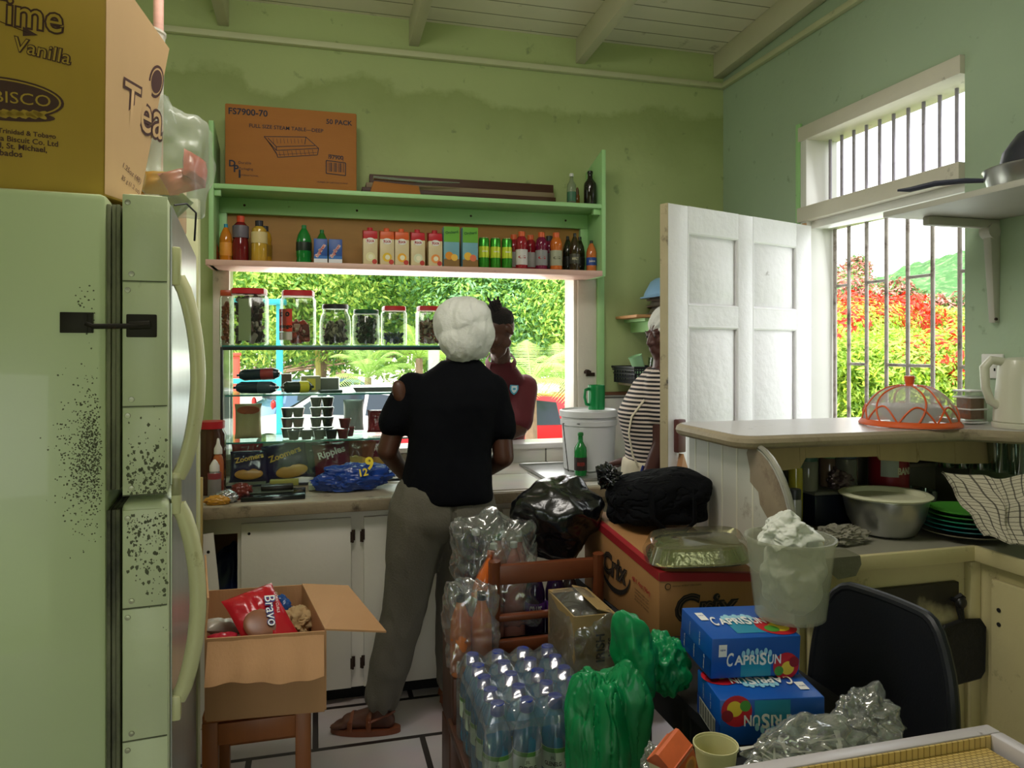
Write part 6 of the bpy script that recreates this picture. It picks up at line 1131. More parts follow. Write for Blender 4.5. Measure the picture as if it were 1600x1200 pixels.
def tw(u, v, off=0):
    a = u*3; i = min(2, int(a)); f = a-i; f = f*f*(3-2*f); r0_, r1_, r2_ = T0[i].lerp(T0[i+1], f), T1[i].lerp(T1[i+1], f), T2[i].lerp(T2[i+1], f)
    p = r0_.lerp(r1_, v*2) if v < .5 else r1_.lerp(r2_, v*2-1); p = p+Vector((0, 1, 0))*(.012*math.sin(u*11+v*3)+.02*noise.noise(Vector((u*4, v*3, 0))))+Vector((0, 0, .012*noise.noise(Vector((u*5, v*5, 4)))))
    p.z = max(p.z, LZ+.006); return p+Vector((0, -off, off))
b = MB(); b.grid(lambda u, v: tw(u, v, .004), 40, 40, check_mat()); b.grid(lambda u, v: tw(u, v), 40, 40, MATS['checked towel cloth']); tw_ = b.build('tea_towel', loc=(1.9, 1.9, LZ+.005)); weave(tw_, 40, 40); tag(tw_, 'black and cream checked tea towel draped over the plates', 'towel')
crumple('grey dishcloth crumpled in front of the mixing bowl', 'dishcloth', (W(1312, 838, 2.16).x, W(1312, 838, 2.16).y, zL+.02), (.075, .04, .03), mat('grey cloth', '8A8676', .9, var=.12, bump=.4), 'cloth', .4, 3, 5, 8, group=GN, base=zL, ridg=.3)
simple('grey_rag', 'grey-green rag hanging over the lower worktop edge', 'rag', lambda b: b.add([(x+.01*math.sin(z*40), LYF-.022-.002*math.sin(x*60), z) for x, z in ((1.33, LZ+.004), (1.45, LZ+.004), (1.45, LZ-.02), (1.42, LZ-.05), (1.36, LZ-.055), (1.34, LZ-.03))]+[(x, LYF+.05, LZ+.004) for x in (1.33, 1.45)], [(0, 5, 4, 3, 2, 1), (0, 1, 7, 6)], mat('grey-green rag', '6E6E58', .9, var=.2, bump=.3)), (1.39, LYF-.02, LZ-.05))
yl = W(1256, 842, 2.08); crumple('yellow sponge at the curved end of the lower worktop', 'sponge', (yl.x+.02, yl.y, zL+.02), (.035, .03, .024), mat('yellow sponge', 'C9B13A', .9, var=.15, bump=.5, bscale=120), 'sponge', .12, 2, 4, 2, 2.5, group=GN, base=zL)
simple('baking_sheet', 'black baking sheet lying under the plates toward the corner', 'tray', lambda b: (b.hexa([(1.70, 1.78, zL), (2.05, 1.74, zL), (2.15, 2.0, zL), (1.80, 2.05, zL), (1.69, 1.77, zL+.010), (2.06, 1.73, zL+.010), (2.16, 2.01, zL+.010), (1.79, 2.06, zL+.010)], mat('black enamel', '1C1D1A', .35, var=.2), .003)), (1.9, 1.9, zL)) if False else None
# ---------------- on the bar top
zB = BZ+.0006
fc = W(1421, 652, 2.46); dm = thing('food_cover', 'orange mesh food cover dome standing on the bar', 'food cover', (fc.x, fc.y, zB)); M_OR = mat('orange plastic', 'E2622E', .35, var=.05); RR = .155
M_NET = mat('white net', 'E9E4E4', .7, alpha=.42, var=.05)
def dome(a, s_, k=1): r_ = RR*.93*math.cos(s_*math.pi/2*.93)**.9; return Vector((fc.x+r_*k*math.cos(a), fc.y+r_*k*math.sin(a), zB+.014+.118*math.sin(s_*math.pi/2)))
b = MB(); b.open_lathe([(RR*.93, .004), (RR, .002), (RR*1.0, .007), (RR*.95, .018), (RR*.925, .020), (RR*.92, .006), (RR*.93, .004)], M_OR, (fc.x, fc.y, zB), 48); b.build('rim', dm)
b = MB(); b.grid(lambda u, v: dome(u*2*math.pi, v*.985, .995), 48, 14, M_NET); b.build('net', dm)
for k in range(8):
    b = MB(); a0 = k*math.pi/4+.2; b.tube([dome(a0+.38*math.sin(i/12*math.pi)*(1 if k % 2 else -1)*.6, i/12*.96) for i in range(13)], .0032, M_OR, 6); b.build('rib', dm)
    b = MB(); b.tube([dome(a0-.39+.78*i/12, .30*math.sin(i/12*math.pi)) for i in range(13)], .003, M_OR, 6); b.build('rib', dm)
b = MB(); b.lathe([(.03, .125), (.032, .131), (.018, .134), (.013, .137), (.017, .160), (.015, .164), (0, .164)], M_OR, (fc.x, fc.y, zB), 20); b.build('knob', dm)
b = MB(); b.open_lathe([(.001, .0), (.045, 0), (.05, .006), (.115, .062), (.116, .066), (.110, .064), (.05, .012), (.001, .008)], mat('glass bowl frosted', 'B9B9BA', .35, var=.05), (fc.x, fc.y, zB), 36); tag(b.build('serving_bowl', loc=(fc.x, fc.y, zB)), 'pale bowl covered by the orange food dome', 'bowl')
kc = Vector((2.192, 1.868, 0)); kt = thing('electric_kettle', 'cream electric jug kettle on the bar at the right edge', 'kettle', (kc.x, kc.y, zB)); M_KT = mat('cream kettle plastic', 'D9D7C4', .3, var=.04, coat=.2)
b = MB(); b.lathe([(.076, 0), (.078, .004), (.078, .016), (.074, .018)], M_KT, (kc.x, kc.y, zB), 36); b.build('kettle_base', kt)
b = MB(); b.lathe([(.073, .019), (.075, .022), (.074, .05), (.064, .16), (.060, .205), (.055, .218), (.03, .226), (0, .228)], M_KT, (kc.x, kc.y, zB), 36); b.build('kettle_body', kt)
b = MB(); hd = Vector((-.93, .35, 0)).normalized(); c0 = Vector((kc.x, kc.y, zB)); b.tube([c0+hd*.05+Vector((0, 0, .212)), c0+hd*.088+Vector((0, 0, .218)), c0+hd*.108+Vector((0, 0, .195)), c0+hd*.105+Vector((0, 0, .13)), c0+hd*.09+Vector((0, 0, .085)), c0+hd*.062+Vector((0, 0, .07))], [.014, .014, .0145, .013, .013, .015], M_KT, 12); b.build('kettle_handle', kt)
b = MB(); b.lathe([(.006, 0), (.006, .003), (0, .003)], M_DK, M=Matrix.Translation(c0+Vector((-.045, -.066, .010))) @ Matrix.Rotation(math.pi/2, 4, 'X'), seg=10); b.build('switch', kt)
sp = Vector((2.155, 2.02, 0)); sr = thing('spice_canister', 'clear rectangular canister of brown spice beside the kettle', 'canister', (sp.x, sp.y, zB))
b = MB(); b.box((sp.x, sp.y, zB+.055), (.07, .07, .108), glass('canister plastic', 'E9ECE6', .3, .1, .05), .004); b.build('canister_body', sr)
b = MB(); b.box((sp.x, sp.y, zB+.054), (.058, .058, .075), mat('brown spice', '8A6448', .8, var=.3, scale=90), .003); b.build('spice', sr)
b = MB()
for z in (.006, .05, .09, .112): b.box((sp.x, sp.y, zB+z), (.076, .076, .005), mat('white plastic', 'DCDCDA', .4), .002)
b.build('rack_band', sr)
sk = WX(1553, 572, XR); b = MB(); b.box((XR-.005, sk.y, sk.z), (.01, .085, .085), M_WHITE, .004); b.box((XR-.012, sk.y-.015, sk.z+.01), (.004, .012, .02), M_WHITE, .001)
for dy, dz in ((0, .012), (-.012, -.012), (.012, -.012)): b.box((XR-.0105, sk.y+dy, sk.z+dz), (.0015, .006, .010), M_DK)
tag(b.build('wall_socket', loc=(XR-.005, sk.y, sk.z)), 'white wall socket behind the kettle handle', 'socket')
# ---------------- wall shelf with pans
ws = thing('wall_shelf', 'grey-white wall shelf on a wooden bracket over the bar carrying pans', 'shelf', (2.07, 1.5, 1.92)); M_SH = mat('grey shelf paint', 'B4B2A6', .5, var=.08, dirt=('7A7262', .15, 6))
b = MB(); b.hexa([(1.862, .9, 1.915), (XR, .9, 1.915), (XR, 2.09, 1.915), (1.862, 2.09, 1.915), (1.862, .9, 1.934), (XR, .9, 1.934), (XR, 2.09, 1.934), (1.862, 2.09, 1.934)], M_SH, .002); b.build('shelf_board', ws)
for Y in (2.03, 1.1):
    b = MB(); b.hexa([(XR-.022, Y-.012, 1.56), (XR, Y-.012, 1.56), (XR, Y+.012, 1.56), (XR-.022, Y+.012, 1.56), (XR-.045, Y-.016, 1.88), (XR, Y-.016, 1.88), (XR, Y+.016, 1.88), (XR-.045, Y+.016, 1.88)], M_SH, .003); b.b2((XR-.30, Y-.014, 1.885), (XR, Y+.014, 1.915), M_SH, .004); b.cyl((XR-.03, Y-.02, 1.875), (XR-.03, Y+.02, 1.875), .026, M_SH, seg=16); b.cyl((XR-.022, Y-.02, 1.572), (XR-.022, Y-.014, 1.572), .005, MATS['rusty iron'], seg=8); b.build('bracket', ws)
pc = Vector((2.055, 1.665, 1.9345)); fp = thing('saucepan', 'shallow steel pan with black handle pointing left on the wall shelf', 'pan', pc)
b = MB(); b.open_lathe([(.001, 0), (.135, 0), (.145, .006), (.158, .060), (.162, .064), (.158, .065), (.14, .01), (.001, .006)], M_SS, tuple(pc), 44); b.build('pan_body', fp)
b = MB(); hq = Vector((-.63, .78, 0)).normalized(); e0 = pc+hq*.155+Vector((0, 0, .045)); b.tube([e0, e0+hq*.05+Vector((0, 0, .006)), e0+hq*.13+Vector((0, 0, .008)), e0+hq*.20+Vector((0, 0, -.002)), e0+hq*.235+Vector((0, 0, 0))], [.009, .011, .012, .011, .005], mat('black bakelite', '33364A', .4), 10, flat=.75); b.build('pan_handle', fp)
b = MB(); b.open_lathe([(.001, .125), (.05, .123), (.10, .10), (.135, .05), (.146, .0), (.143, .0), (.13, .048), (.098, .096), (.05, .118), (.001, .12)], mat('dark enamel', '2C2D38', .45, var=.1), (pc.x+.015, pc.y-.02, pc.z+.0655), 40); tag(b.build('enamel_bowl', loc=(pc.x, pc.y, pc.z+.066)), 'dark enamel bowl upturned on the steel pan', 'bowl')
# ================================================================== HEAP IN THE MIDDLE: bench, chair, low table and what stands on them
M_DW = mat('dark brown wood', '4E2C1C', .45, var=.25, scale=5, stretch=(8, 8, 1)); M_CW = mat('reddish chair wood', '6E3A20', .38, var=.25, scale=4, stretch=(2, 8, 8), dirt=('4A2412', .3, 6))
bz, tz = .41, .68
bn = thing('low_bench', 'dark low wooden bench under the bottled water pack', 'bench', (.58, 1.75, 0))
b = MB(); b.b2((.365, 1.33, bz-.025), (.79, 2.09, bz), M_DW, .004); b.build('bench_top', bn)
for x in (.385, .77):
    for y in (1.36, 2.06): b = MB(); b.b2((x-.02, y-.02, 0), (x+.02, y+.02, bz-.025), M_DW, .003); b.build('leg', bn)
M_BT = mat('matt black table', '14151A', .6, var=.2); lt = thing('low_table', 'matt black low table carrying the cracker carton and juice packs', 'table', (.95, 1.7, 0))
b = MB(); b.prism([(.56, 1.085), (1.150, 1.085), (1.150, 2.42), (.874, 2.42), (.874, 2.09), (.80, 2.09), (.80, 1.262), (.56, 1.262)], tz-.025, tz, M_BT); b.build('tabletop', lt)
for x, y in ((.58, 1.105), (1.128, 1.105), (1.128, 2.40), (.896, 2.40), (.825, 1.5)): b = MB(); b.b2((x-.02, y-.018, 0), (x+.02, y+.018, tz-.025), M_BT, .003); b.build('leg', lt)
b = MB(); b.b2((.81, 1.27, tz-.10), (.825, 2.05, tz-.025), M_BT); b.b2((.57, 1.09, tz-.09), (1.14, 1.10, tz-.025), M_BT); b.build('apron', lt)
# wooden chair with its back to us
ch = thing('wooden_chair', 'reddish wooden ladder-back chair loaded with soft drinks', 'chair', (.69, 2.3, 0)); cxa, cxb, cyb, cyf = .515, .845, 2.135, 2.49
for x in (cxa, cxb-.0): b = MB(); b.tube([(x, cyb+.04, 0), (x, cyb+.02, .45), (x, cyb, .70), (x, cyb-.005, .838)], [.016, .018, .018, .017], M_CW, 10, flat=1.25); b.build('back_post', ch)
for x in (cxa, cxb): b = MB(); b.tube([(x, cyf, 0), (x, cyf, .43)], [.015, .018], M_CW, 10); b.build('front_leg', ch)
for z0, z1 in ((.765, .825), (.70, .742) if False else (.56, .60), (.655, .675)):
    b = MB(); b.b2((cxa+.012, cyb-.012, z0), (cxb-.012, cyb+.012, z1), M_CW, .005); b.build('back_rail', ch)
b = MB(); b.b2((cxa-.02, cyb+.03, .43), (cxb+.02, cyf+.02, .452), M_CW, .006); b.build('seat', ch)
for y, z in ((cyf, .25), (cyb+.03, .25)): b = MB(); b.cyl((cxa, y, z), (cxb, y, z), .01, M_CW); b.build('stretcher', ch)
for x in (cxa, cxb): b = MB(); b.cyl((x, cyb+.03, .2), (x, cyf, .2), .01, M_CW); b.build('stretcher', ch)
cr_ = thing('drinks_crate', 'black plastic crate on the chair seat under the soft drinks', 'crate', (.66, 2.32, .4525)); b = MB()
for z in (.463, .50, .54, .575): b.b2((.505, 2.19, z-.010), (.815, 2.195, z+.008), MBK); b.b2((.505, 2.455, z-.010), (.815, 2.46, z+.008), MBK); b.b2((.505, 2.19, z-.010), (.51, 2.46, z+.008), MBK); b.b2((.81, 2.19, z-.010), (.815, 2.46, z+.008), MBK)
for x, y in ((.508, 2.193), (.812, 2.193), (.508, 2.457), (.812, 2.457)): b.b2((x-.005, y-.005, .4525), (x+.005, y+.005, .583), MBK)
b.b2((.505, 2.19, .545), (.815, 2.46, .550), MBK); b.build('crate_body', cr_)
zc = .5508
def pet(lab, x, y, z, h, r, liq, cap_, lbl=None, rot=None, group=None, tx=None, a=.8, tc='F0F0F0'):
    t = thing('soft_drink_bottle', lab, 'bottle', (x, y, z), 0, group, rot=rot)
    P = [(0, .01), (.75, 0), (.95, .03), (1, .08), (1, .30), (.96, .34), (.96, .52), (1, .57), (.98, .66), (.75, .78), (.42, .88), (.3, .92), (.3, .95)]
    b = MB(); b.lathe([(k*r, q*h) for k, q in P], bmat('liquid '+liq, liq, a), (0, 0, 0), 24); b.build('bottle_body', t, world=False)
    b = MB(); b.lathe([(.33*r, .945*h), (.36*r, .95*h), (.36*r, .995*h), (.3*r, h), (0, h)], mat('cap '+cap_, cap_, .35), (0, 0, 0), 18); b.build('bottle_cap', t, world=False)
    if lbl:
        b = MB(); b.open_lathe([(.965*r, .35*h), (1.0*r, .352*h), (1.0*r, .53*h), (.965*r, .532*h)], mat('label '+lbl, lbl, .35, var=.2, scale=30), (0, 0, 0), 24)
        if tx: b.ctext(tx, r*1.3, mat('ink '+tc, tc, .4), r*1.012, h*.44, h=.03, ang=-math.pi/2-.2, bold=.03)
        b.build('wrap_label', t, world=False)
    return t
GP = 'soft drink bottles on the chair'
for i, (x, y, liq, cp, lab) in enumerate([(.535, 2.225, 'C98A7A', 'D8DCCB', 'peach soft drink with pale cap, front left on the chair'), (.60, 2.225, 'C98A7A', 'D5D8C8', 'peach soft drink with pale cap, second from the left in front'), (.565, 2.29, 'B8907A', '1F6A3C', 'peach soft drink with dark green cap in the second row'), (.635, 2.29, 'C98A7A', 'C4CCB4', 'peach soft drink with greenish cap behind the front pair'), (.60, 2.36, 'C0988A', 'D8DCCC', 'peach soft drink with white cap in the rear row')]): pet(lab, x, y, zc, .315 if i != 2 else .325, .033, liq, cp, group=GP, a=.75)
for i, (x, y) in enumerate(((.668, 2.222), (.735, 2.222))): pet('purple labelled dark grape drink %s behind the chair rails' % ('on the left' if i == 0 else 'on the right'), x, y, zc, .235, .032, '2A1636', '3A1A4A', '5E2A86', group=GP, tx='GRAPE', a=.95)
bottle('small clear lemonade bottle at the right of the crate behind the chair', 0, 0, .22, .028, '4A3A3A', '2A2A2A', 'soda', pos=(.79, 2.24, zc), name='drink_bottle', group=GP, a=.9)
# wrapped packs hanging out on the left of the chair
cs_ = thing('drinks_carton', 'cardboard tray stack beside the chair under the orange drinks', 'box', (.42, 2.2, 0)); b = MB(); b.b2((.395, 2.11, 0), (.492, 2.36, .30), M_DW, .004); b.b2((.397, 2.112, .302), (.490, 2.358, .565), M_DW, .004); b.build('carton_body', cs_)
pet('dark cola bottle with white cap standing tallest left of the chair', .462, 2.24, .5655, .345, .034, '3A2230', 'DCDCD4', '6A2A6A', group='soft drinks left of the chair', a=.75, rot=(0, .06, 0))
pet('orange drink bottle leaning before the dark cola bottle', .445, 2.16, .5655, .30, .032, 'D2682A', 'D0602A', '8A8A70', group='soft drinks left of the chair', rot=(.0, .24, .2), a=.9, tx='Fizz')
pk = thing('drinks_pack', 'film wrapped pack of orange drinks sagging left of the chair', 'drinks pack', (.40, 2.0, bz))
b = MB(); b.b2((.375, 2.042, bz+.0005), (.50, 2.09, bz+.13), M_DW, .003); tag(b.build('wooden_block', loc=(.43, 2.06, bz)), 'dark wooden block on the bench behind the water pack', 'block')
for i, (x, y, z) in enumerate(((.40, 2.068, .541), (.462, 2.068, .541))):
    b = MB(); P = [(0, .004), (.026, 0), (.031, .01), (.031, .11), (.027, .16), (.013, .20), (.011, .215)]
    b.lathe(P, bmat('liquid D8804A', 'D8804A', .85), (x, y, z), 20); bb_ = b.build('bottle', pk); c_ = MB(); c_.lathe([(.0125, .208), (.0135, .21), (.0135, .23), (0, .232)], mat('cap 1C1A1E', '1C1A1E', .35), (x, y, z), 14); c_.build('bottle_cap', bb_)
M_FILM = glass('shrink film', 'EEF2F4', .5, .16, haze=.2)
def film(nm, lo, hi, par, seed, puff=.012, n=30, sc=14):
    cx_, cy_, cz_ = [(a+c)/2 for a, c in zip(lo, hi)]; hx, hy, hz = [(c-a)/2 for a, c in zip(lo, hi)]; b = MB()
    def f(d):
        m_ = (abs(d.x)**7+abs(d.y)**7+abs(d.z)**7)**(-1/7); w = Vector((d.x*m_*hx, d.y*m_*hy, d.z*m_*hz)); p = (w+Vector((cx_, cy_, cz_)))*sc+Vector((seed, 0, 0)); k = noise.noise(p)+.7*(.4-abs(noise.noise(p*2.3))); return m_*(1+puff*k/max(.03, min(hx, hy, hz)))
    b.ell((cx_, cy_, cz_), (hx, hy, hz), M_FILM, 6, fn=f); return b.build(nm, par, ang=60)
film('shrink_wrap', (.366, 2.034, .545), (.497, 2.103, .785), pk, 3, .012)
wrp = thing('clear_film', 'loose clear shrink film clinging to the drinks left of the chair', 'film', (.45, 2.2, .6)); film('film_sheet', (.42, 2.170, .60), (.66, 2.30, .925), wrp, 9, .02)
# ---- bottled water pack
wp = thing('water_pack', 'shrink wrapped pack of blue capped bottled water on the low bench', 'water pack', (.53, 1.86, bz)); wx0, wy0, pit = .375+.036, 1.635+.036, .071
M_WT = mat('bottled water', '5C9CC2', .06, var=.05, alpha=.66, spec=.8); M_BC = mat('blue bottle cap', '1F3A9E', .35, var=.06); M_LB = mat('green white water label', 'BFD0B8', .4, var=.15, scale=30); M_LG = mat('label green band', '5E9A4A', .4)
KW = 1.13
Pw = [(0, .006), (.022, 0), (.029, .006), (.0305, .02), (.029, .05), (.0305, .055), (.029, .06), (.030, .10), (.0305, .115), (.030, .128), (.025, .152), (.0165, .172), (.0125, .183), (.0125, .19)]
Pw = [(a*KW, c*KW) for a, c in Pw]; R = random.Random(2); first = None
for j in range(5):
    for i in range(4):
        x, y = wx0+i*pit, wy0+j*pit*1.0; z = bz+.001; tw_a = R.uniform(-.5, .3)
        b = MB(); b.lathe(Pw, M_WT, (x, y, z), 18); o = b.build('bottle', wp)
        c_ = MB(); c_.lathe([(a*KW, c*KW) for a, c in [(.0130, .181), (.0153, .183), (.0153, .203), (.014, .206), (0, .206)]], M_BC, (x, y, z), 16); c_.build('bottle_cap', o)
        l_ = MB(); l_.open_lathe([(a*KW, c*KW) for a, c in [(.0302, .062), (.0312, .063), (.0312, .108), (.0302, .109)]], M_LB, (x, y, z), 18); l_.open_lathe([(a*KW, c*KW) for a, c in [(.0313, .100), (.0314, .101), (.0314, .108), (.0313, .109)]], M_LG, (x, y, z), 18)
        if j == 0 or i == 0:
            l_.ctext('GLENELG', .042, mat('print black', '161414', .5), .0316*KW, .077*KW, h=.010, ang=-math.pi/2-.3+tw_a*.4, c=(x, y, z), bold=.03); l_.ctext('JIL', .012, MATS['print black'], .0316*KW, .089*KW, h=.009, ang=-math.pi/2-.3+tw_a*.4, c=(x, y, z))
        l_.build('wrap_label', o)
def wrapf():
    b = MB(); x0, x1, y0, y1 = wx0-.038, wx0+3*pit+.038, wy0-.038, wy0+4*pit+.038
    def top(u, v):
        x, y = x0+(x1-x0)*u, y0+(y1-y0)*v; dm_ = min(math.hypot(x-(wx0+i*pit), y-(wy0+j*pit)) for i in range(4) for j in range(5)); z = bz+.2355-.022*min(1, max(0, dm_-.012)/.03)**1.2+.003*noise.noise(Vector((x*60, y*60, 0)))
        e_ = min(u, 1-u, v, 1-v); z -= .03*max(0, 1-e_/.07)**2; return Vector((x, y, z))
    b.grid(top, 60, 70, M_FILM)
    def side(P, Q):
        def g(u, v):
            p = P.lerp(Q, u); n_ = (Q-P).normalized().cross(Vector((0, 0, 1))); t_ = v; out_ = .004*math.sin(u*math.pi*2*4.5)*(1 if t_ < .8 else .4)+.006*noise.noise(Vector((u*9, v*4, P.x*9)))+.004*noise.noise(Vector((u*40, v*6, P.y*9))); return p+n_*(out_-.004)+Vector((0, 0, (.200)*v))
        b.grid(g, 60, 20, M_FILM)
    c4 = [Vector((x0, y0, bz+.002)), Vector((x1, y0, bz+.002)), Vector((x1, y1, bz+.002)), Vector((x0, y1, bz+.002))]
    for i in range(4): side(c4[i], c4[(i+1) % 4])
    b.build('shrink_wrap', wp, ang=60)
wrapf()
# ---- tall film covered carton
tb = thing('tall_carton', 'tall tan carton in torn clear film behind the water pack', 'box', (.72, 1.96, bz)); x0, x1, y0, y1, z0, z1 = .668, .788, 1.86, 2.085, bz+.0008, .752; M_TC = mat('olive tan card', 'A98E5E', .6, var=.1, scale=3, stretch=(4, 4, 1), dirt=('7A6440', .2, 5))
b = MB()
def wl(lo, hi): b.b2(lo, hi, M_TC)
wl((x0, y0, z0), (x1, y0+.004, z1)); wl((x0, y1-.004, z0), (x1, y1, z1)); wl((x0, y0+.004, z0), (x0+.004, y1-.004, z1)); wl((x1-.004, y0+.004, z0), (x1, y1-.004, z1)); wl((x0+.004, y0+.004, z0), (x1-.004, y1-.004, z0+.004))
Mq = frame((x1-.045, y0-.001, z1-.09), (1, 0, 0), (0, 0, 1)); b.text('IRISH', .075, mat('print dark brown', '3A2A18', .6), Mq @ Matrix.Rotation(math.pi/2, 4, 'Z'), bold=.03); b.text('MOSS', .05, MATS['print dark brown'], Mq @ fr((.03, 0, 0)) @ Matrix.Rotation(math.pi/2, 4, 'Z'), bold=.03); b.build('carton_walls', tb)
b = MB(); b.hexa([(x1-.004, y0, z1-.002), (x1-.001, y0, z1-.002), (x1-.001, y1, z1-.002), (x1-.004, y1, z1-.002), (x1-.05, y0+.005, z1+.012), (x1-.048, y0+.005, z1+.014), (x1-.048, y1-.01, z1+.014), (x1-.05, y1-.01, z1+.012)], M_TC); b.hexa([(x0+.004, y1-.03, z1), (x1-.05, y1-.03, z1), (x1-.05, y1, z1), (x0, y1, z1), (x0+.004, y1-.035, z1+.003), (x1-.05, y1-.035, z1+.003), (x1-.05, y1, z1+.003), (x0, y1, z1+.003)], M_TC); b.build('top_flap', tb)
film('torn_film', (x0-.006, y0-.008, z0+.02), (x1+.004, y1+.004, z1+.002), tb, 5, .008)
# ---- cracker carton
M_CX = mat('cracker carton card', 'A97A4A', .7, var=.08, scale=3, stretch=(4, 4, 1), bump=.08, bscale=30); M_RD = mat('carton red band', '9E2028', .55, var=.08); M_BK = mat('carton black print', '1A1616', .6)
q = dict(NL=(.895, 1.815), NR=(1.195, 1.80), BR=(1.195, 2.31), BL=(.872, 2.325)); zt0, zt1 = .872, .935
def V3(k, z): return Vector((q[k][0], q[k][1], z))
gt = thing('cracker_carton', 'tan cracker carton with red edge band on the low table', 'box', (1.02, 2.05, tz)); b = MB(); z_ = tz+.0008
top = [V3('NL', .865), V3('NR', .845), V3('BR', .90), V3('BL', .925)]; bot = [V3('NL', z_), V3('NR', z_), V3('BR', z_), V3('BL', z_)]; b.hexa(bot+top, M_CX, .003)
def band(a, c_, A, C_, hh=.022):
    n_ = (C_-A).cross(Vector((0, 0, 1))).normalized()*.0012; b.add([A+n_-Vector((0, 0, hh)), C_+n_-Vector((0, 0, hh)), C_+n_+Vector((0, 0, .001)), A+n_+Vector((0, 0, .001))], [(0, 1, 2, 3)], M_RD)
band(0, 0, top[3], top[0]); band(0, 0, top[0], top[1])
b.add([top[3]+Vector((0, 0, .0012)), top[0]+Vector((0, 0, .0012)), top[0]+Vector((.02, .0, .0012)), top[3]+Vector((.02, 0, .0012))], [(0, 1, 2, 3)], M_RD); b.add([top[0]+Vector((0, 0, .0014)), top[1]+Vector((0, 0, .0014)), top[1]+Vector((0, .018, .0014)), top[0]+Vector((0, .018, .0014))], [(0, 1, 2, 3)], M_RD)
def crix(M_, w_, swoosh=True):
    hh = w_*.42; b.text('Crix', w_, M_BK, M_, bold=.05, h=hh, skew=.15); k2 = text_mesh('Crix', -.02 if False else 0); b.text('Crix', w_*.97, mat('carton grey print', '6A5644', .6), M_ @ fr((0, 0, .0006)), bold=.0, h=hh*.9, skew=.15); b.text('Crix', w_*.96, M_BK, M_ @ fr((0, 0, .0010)), bold=-.018, h=hh*.86, skew=.15)
eS = (V3('NL', 0)-V3('BL', 0)).normalized(); nS = eS.cross(Vector((0, 0, 1))); Ml = frame(V3('NL', .80)-eS*.27+nS*.0025+Vector((0, 0, .005)), eS, (0, 0, 1)); crix(Ml, .17)
b.add([Ml @ Vector((.105*math.cos(a), -.0+.075*math.sin(a)*1.05, .0005)) for a in [math.pi+.1+i*(math.pi-.2)/14 for i in range(15)]]+[Ml @ Vector((.10*math.cos(a), .0+.062*math.sin(a), .0005)) for a in [math.pi+.1+i*(math.pi-.2)/14 for i in range(15)]], [(i, i+1, 16+i, 15+i) for i in range(14)], M_BK)
Mt2 = frame(V3('NL', .765)-eS*.10+nS*.0025+Vector((0, 0, .01)), eS, (0, 0, 1)); b.text('48-1.4oz (96g)', .11, mat('print red', 'A82A2A', .6), Mt2 @ fr((0, .025, 0)) @ Matrix.Rotation(-.12, 4, 'Z'), bold=.02)
for k, s_ in enumerate(('INGREDIENTS: WHEAT FLOUR', 'SHORTENING, SALT, YEAST', 'KEEP IN A COOL DRY PLACE', 'PRODUCT OF TRINIDAD')): b.text(s_, .085, M_BK, Mt2 @ fr((.005, .002-k*.010, 0)) @ Matrix.Rotation(-.12, 4, 'Z'))
Mf = frame(V3('NL', .765)+Vector((.14, -.0075, .0)), (1, -.05, 0), (0, 0, 1)); crix(Mf, .19); b.text('WHOLE WHEAT CRACKERS', .085, M_BK, Mf @ fr((-.06, .062, 0))); b.disc(.009, .009, M_BK, Mf @ fr((-.115, .062, 0)), 16); b.disc(.007, .007, M_CX, Mf @ fr((-.115, .062, .0006)), 16); b.tube([Mf @ Vector((-.12, -.072, 0)), Mf @ Vector((0, -.082, 0)), Mf @ Vector((.12, -.076, 0))], .003, M_BK, 4, flat=.3); b.build('carton_body', gt)
# foil pan with clear lid
fpn = thing('foil_pan', 'silver foil pan with clear lid lying on the cracker carton', 'foil pan', (1.04, 1.87, .892), rot=(.10, -.065, -.35)); M_FO = mat('aluminium foil', 'C9C8A8', .22, .92, var=.12, scale=30, bump=.35, bscale=60)
def rr(rx, ry, z, n=40, p=4): return [(rx*math.copysign(abs(math.cos(a))**(2/p), math.cos(a)), ry*math.copysign(abs(math.sin(a))**(2/p), math.sin(a)), z) for a in [2*math.pi*i/n for i in range(n)]]
def stack(b, rings, mt, n=40, capt=True, fl=0):
    vs = [v for r_ in rings for v in r_]; fs = [(j*n+k, j*n+(k+1) % n, (j+1)*n+(k+1) % n, (j+1)*n+k) for j in range(len(rings)-1) for k in range(n)]
    if capt: fs.append(tuple((len(rings)-1)*n+k for k in range(n)))
    b.add(vs, fs, mt)
b = MB(); n = 120; fl_ = [[(x*(1+.012*(k % 2)), y*(1+.012*(k % 2)), z) for k, (x, y, z) in enumerate(rr(rx, ry, z, n))] for rx, ry, z in ((.128, .088, .003), (.115, .075, .035))]; stack(b, [rr(.140, .10, 0, n), rr(.141, .101, .004, n), rr(.130, .09, .004, n)]+fl_+[rr(.108, .068, .038, n)], M_FO, n); b.build('pan_body', fpn, world=False)
b = MB(); stack(b, [rr(.15, .108, .006, 60), rr(.146, .104, .012, 60), rr(.128, .086, .048, 60), rr(.12, .08, .051, 60)], glass('clear lid', 'E9E9DA', .5, .08, .06), 60); b.build('clear_lid', fpn, world=False)
